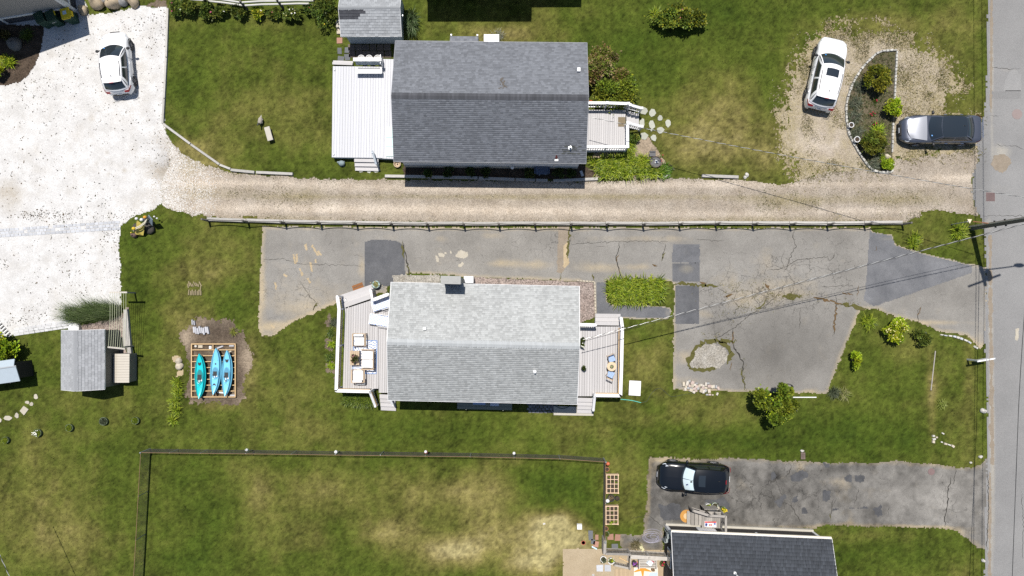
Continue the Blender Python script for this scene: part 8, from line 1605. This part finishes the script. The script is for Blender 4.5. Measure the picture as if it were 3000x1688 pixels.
for i, (dx, z_, lab) in enumerate(((-.55,10.5,'left primary wire high above the road verge'),(.0,10.5,'middle primary wire high above the road verge'))):
    drop((pb[0]+dx, pb[1], z_), (pb[0]+dx+.25, pb[1]+34, z_), .5, lab+', upper span', twist=False, r=.020, name='power_line'); drop((pb[0]+dx, pb[1], z_), (pb[0]+dx-.75, pb[1]-36, z_), .5, lab+', lower span', twist=False, r=.020, name='power_line')
drop(P3(-40,1540,5.2), P3(60,1760,5.2), .0, 'twisted cable crossing the lower left corner', name='service_cable')
# ------------------------------------------------------------------ grass blades
def grass():
    n = 330000
    x = rng.uniform(-34.6, 34.6, n); y = rng.uniform(-18.9, 20.8, n)
    k = ~covered(x, y); x, y = x[k], y[k]; n = len(x)
    d = lawn_dry(x, y)
    keep = rng.random(n) > np.clip((d-.62)*1.5, 0, .8); x, y, d = x[keep], y[keep], d[keep]; n = len(x)
    col = lawn_col(np.clip(d+rng.normal(0, .2, n), -.2, 1.2), x, y)*rng.uniform(.5, 1.7, n)[:, None]
    h = rng.uniform(.02, .05, n); w = rng.uniform(.010, .022, n); a = rng.uniform(0, 2*pi, n); tl = rng.uniform(.2, 1.6, n)*h; ta = rng.uniform(0, 2*pi, n)
    z = .002
    V = np.empty((n, 3, 3)); V[:,0,0] = x-np.cos(a)*w; V[:,0,1] = y-np.sin(a)*w; V[:,1,0] = x+np.cos(a)*w; V[:,1,1] = y+np.sin(a)*w; V[:,:2,2] = z
    V[:,2,0] = x+np.cos(ta)*tl; V[:,2,1] = y+np.sin(ta)*tl; V[:,2,2] = h
    o = obj('grass', bigmesh('grass', V.reshape(-1, 3), np.arange(3*n).reshape(-1, 3), M_grass, {'col': np.repeat(col, 3, 0)}, k=3)); o['kind'] = 'stuff'
def blade_mesh(x, y, d, hs=(.02, .05)):
    n = len(x); col = lawn_col(np.clip(d, -.2, 1.2), x, y)*1.25*rng.uniform(.5, 1.7, n)[:, None]
    h = rng.uniform(*hs, n); w = rng.uniform(.010, .022, n); a = rng.uniform(0, 2*pi, n); tl = rng.uniform(.2, 1.6, n)*h; ta = rng.uniform(0, 2*pi, n)
    V = np.empty((n, 3, 3)); V[:,0,0] = x-np.cos(a)*w; V[:,0,1] = y-np.sin(a)*w; V[:,1,0] = x+np.cos(a)*w; V[:,1,1] = y+np.sin(a)*w; V[:,:2,2] = .018
    V[:,2,0] = x+np.cos(ta)*tl; V[:,2,1] = y+np.sin(ta)*tl; V[:,2,2] = h+.018
    o = obj('grass', bigmesh('grass', V.reshape(-1, 3), np.arange(3*n).reshape(-1, 3), M_grass, {'col': np.repeat(col, 3, 0)}, k=3)); o['kind'] = 'stuff'
def weeds():
    X_, Y_, D_ = [], [], []
    bb, f_ = COVERS[2]; n = 150000; x = rng.uniform(bb[0], bb[1], n); y = rng.uniform(bb[2], bb[3], n); f = f_(x, y)
    inner = sdpoly(x, y, PP(ISL)) > -.1
    q = vn(x, y, .9, 21, 5)+.25*(vn(x, y, 3.2, 23, 3)-.5); pr = np.clip((q-.46)*4.5, 0, .9)+np.clip(.35-f, 0, .35)*1.6
    pr += blobs(x, y, [(2560,100,160,26,.5),(2700,200,50,90,.35),(2660,330,30,120,.35),(2740,330,60,30,.4),(2350,480,60,30,.3),(2420,420,80,70,-.5),(2760,440,90,40,-.3)])
    k = (f > 0) & ~inner & (rng.random(n) < pr); X_.append(x[k]); Y_.append(y[k]); D_.append(.72+rng.normal(0, .25, k.sum())-.5*np.clip(q[k]-.6, 0, .3)*4)
    bb, f_ = COVERS[1]; n = 220000; x = rng.uniform(bb[0], bb[1], n); y = rng.uniform(bb[2], bb[3], n); f = f_(x, y); q = vn(x, y, .7, 31, 5)
    pr = np.clip(.30-f, 0, .3)*1.9*np.clip((q-.3)*3, 0, 1.4)+np.clip(blobs(x, y, [(880,575,110,26,.7),(2290,593,120,22,.7),(2640,580,170,22,.6),(2200,567,160,12,.5),(1200,572,300,6,.35),(2600,630,260,12,.45),(640,560,120,20,.35),(2400,600,120,12,.4),(540,440,50,60,.45),(1600,650,900,5,.3)]), 0, 1)*np.clip((q-.42)*4, 0, 1)
    k = (f > 0) & (rng.random(n) < pr); X_.append(x[k]); Y_.append(y[k]); D_.append(.55+rng.normal(0, .22, k.sum()))
    bb, f_ = COVERS[0]; n = 60000; x = rng.uniform(bb[0], bb[1], n); y = rng.uniform(bb[2], bb[3], n); f = f_(x, y); q = vn(x, y, .5, 41, 4)
    k = (f > 0) & (rng.random(n) < np.clip(.16-f, 0, .16)*4*np.clip((q-.45)*5, 0, 1)); X_.append(x[k]); Y_.append(y[k]); D_.append(.5+rng.normal(0, .2, k.sum()))
    n = 60000; x = rng.uniform(*sorted((P(1960,900)[0], P(2560,900)[0])), n); y = rng.uniform(P(0,1160)[1], P(0,800)[1], n); q = vn(x, y, .35, 51, 4)
    pr = np.clip(blobs(x, y, [(2250,868,70,12,1.0),(2200,850,90,24,.6),(2320,868,50,8,1.0),(2130,862,40,12,.6),(2400,875,60,5,1.0),(2480,893,40,6,1.2),(2090,835,60,5,1.0),(2200,900,50,16,.6),(2150,930,40,20,.4),(2100,985,40,10,.6),(2180,1100,8,50,.5)])*np.clip((q-.45)*6, 0, 1), 0, 1)
    k = rng.random(n) < pr*.8; X_.append(x[k]); Y_.append(y[k]); D_.append(.62+rng.normal(0, .2, k.sum()))
    x, y, d = np.concatenate(X_), np.concatenate(Y_), np.concatenate(D_); blade_mesh(x, y, d, (.03, .08))
M_grass = leafmat('grass_blade', .35, .6)
grass(); weeds()
def stones(name, covf, box, n, r, cols, z, mt, br=1):
    "loose pebbles: squashed four sided pyramids"
    x = rng.uniform(box[0], box[1], n); y = rng.uniform(box[2], box[3], n); k = covf(x, y) > .03; x, y = x[k], y[k]; n = len(x)
    s = rng.uniform(r[0], r[1], n); a = rng.uniform(0, 6.28, n); V = np.empty((n, 5, 3))
    for i in range(4):
        q = s*rng.uniform(.7, 1.2, n); V[:,i,0] = x+np.cos(a+i*pi/2)*q; V[:,i,1] = y+np.sin(a+i*pi/2)*q; V[:,i,2] = z
    V[:,4,0] = x+rng.normal(0, .2, n)*s; V[:,4,1] = y+rng.normal(0, .2, n)*s; V[:,4,2] = z+s*rng.uniform(.5, .9, n)
    F = np.array([[0,1,4],[1,2,4],[2,3,4],[3,0,4]]); F = (np.arange(n)[:,None,None]*5+F[None]).reshape(-1, 3)
    c = np.array(cols)[rng.integers(0, len(cols), n)]*rng.uniform(.8, 1.2, n)[:,None]*(br(x, y)[:,None] if callable(br) else br)
    o = obj(name, bigmesh(name, V.reshape(-1, 3), F, mt, {'col': np.repeat(c, 5, 0)}, k=3)); o['kind'] = 'stuff'
M_stone = leafmat('loose_stone', 0, .85)
def cov_of(i): return COVERS[i][1]
GC = [(.375,.325,.265),(.32,.27,.215),(.43,.385,.33),(.25,.21,.16),(.385,.335,.28)]
bb, f_ = COVERS[1]; stones('gravel', f_, bb, 34000, (.012,.028), GC, .013, M_stone, lambda x, y: GTONE(x, y)*1.02)
bb, f_ = COVERS[2]; stones('gravel', f_, bb, 18000, (.012,.026), GC, .009, M_stone, .9)
bx = (bb[0]-1, bb[1]+1, bb[2]-1, bb[3]+1); stones('gravel', lambda x, y: np.where(f_(x, y)+rng.uniform(0, 1.0, x.shape)**2*1.0 > .35, 1., 0.)*(x < P(2862,300)[0])*(y > P(2500,560)[1]), bx, 26000, (.012,.028), GC, .006, M_stone, .9)
rngx = lambda x, a, b: np.clip((x-P(a, 500)[0])/(P(b, 500)[0]-P(a, 500)[0]), 0, 1)
WC = [(.50,.49,.47),(.58,.57,.55),(.44,.42,.39)]
bb, f_ = COVERS[1]; stones('gravel', lambda x, y: np.where((f_(x, y) > 0) & (rng.random(x.shape) < (1-rngx(x+(vn(x, y, 1.4, 81, 4)-.5)*3.5, 476, 660))**1.6), 1., 0.), (bb[0], P(690,500)[0], bb[2], bb[3]), 42000, (.014,.034), WC, .014, M_stone)
bb, f_ = COVERS[0]; stones('gravel', lambda x, y: np.where((f_(x, y) > 0) & (rng.random(x.shape) < rngx(x+(vn(x, y, 1.2, 82, 4)-.5)*3, 400, 520)**1.5*.5), 1., 0.), (P(380,500)[0], P(560,500)[0], P(0,650)[1], P(0,380)[1]), 16000, (.012,.03), GC, .010, M_stone)
# leaf litter on the shells: clusters of dark flakes
bb, f_ = COVERS[0]
cl = [(60,990-60,60,20,40),(215,800,60,70,160),(200,640,30,14,130),(90,630,28,10,110),(140,630,36,8,110),(300,605,26,30,100),(200,700,90,60,50),(250,880,60,50,120),(100,240+20,60,30,130),(150,300,50,40,110),(220,330,90,90,80),(470,120,30,60,170),(440,60,60,30,80),(410,90,30,40,60),(360,330,60,60,70),(420,400,50,60,70),(60,480,80,70,70),(110,460,80,70,60),(120,530,90,60,40),(330,700,20,50,80),(345,850,14,60,80),(320,680,18,16,60),(60,945,60,12,70),(100,925,40,14,70),(10,770,10,10,30),(300,560,120,40,60),(150,740,120,50,50),(230,130,50,60,110),(190,160,40,30,60),(490,430,30,60,120),(360,640,40,14,90)]
px = np.concatenate([rng.normal(a, c, n) for a, b_, c, d, n in cl]+[rng.uniform(0, 490, 500)]); py = np.concatenate([rng.normal(b_, d, n) for a, b_, c, d, n in cl]+[rng.uniform(20, 960, 500)])
ctr = rng.integers(0, len(px), len(px)); mv = rng.random(len(px)) < .55
px = np.where(mv, px[ctr]+rng.normal(0, 3, len(px)), px); py = np.where(mv, py[ctr]+rng.normal(0, 3, len(px)), py)
q = np.array([P(a, b_) for a, b_ in zip(px, py)]); k = f_(q[:,0], q[:,1]) > .05; q = q[k]; n = len(q)
s = rng.uniform(.010, .042, n)*rng.uniform(.5, 1.5, n); a = rng.uniform(0, 6.28, n); V = np.empty((n, 4, 3))
for i in range(4):
    rr = s*rng.uniform(.5, 1.2, n); V[:,i,0] = q[:,0]+np.cos(a+i*pi/2)*rr; V[:,i,1] = q[:,1]+np.sin(a+i*pi/2)*rr; V[:,i,2] = .013+rng.uniform(0, .02, n)
c = np.array([(.06,.045,.035),(.09,.06,.035),(.12,.09,.06),(.05,.05,.05),(.045,.05,.02)])[rng.integers(0, 5, n)]
o = obj('leaf_litter', bigmesh('leaf_litter', V.reshape(-1, 3), np.arange(4*n).reshape(-1, 4), M_stone, {'col': np.repeat(c, 4, 0)})); o['kind'] = 'stuff'
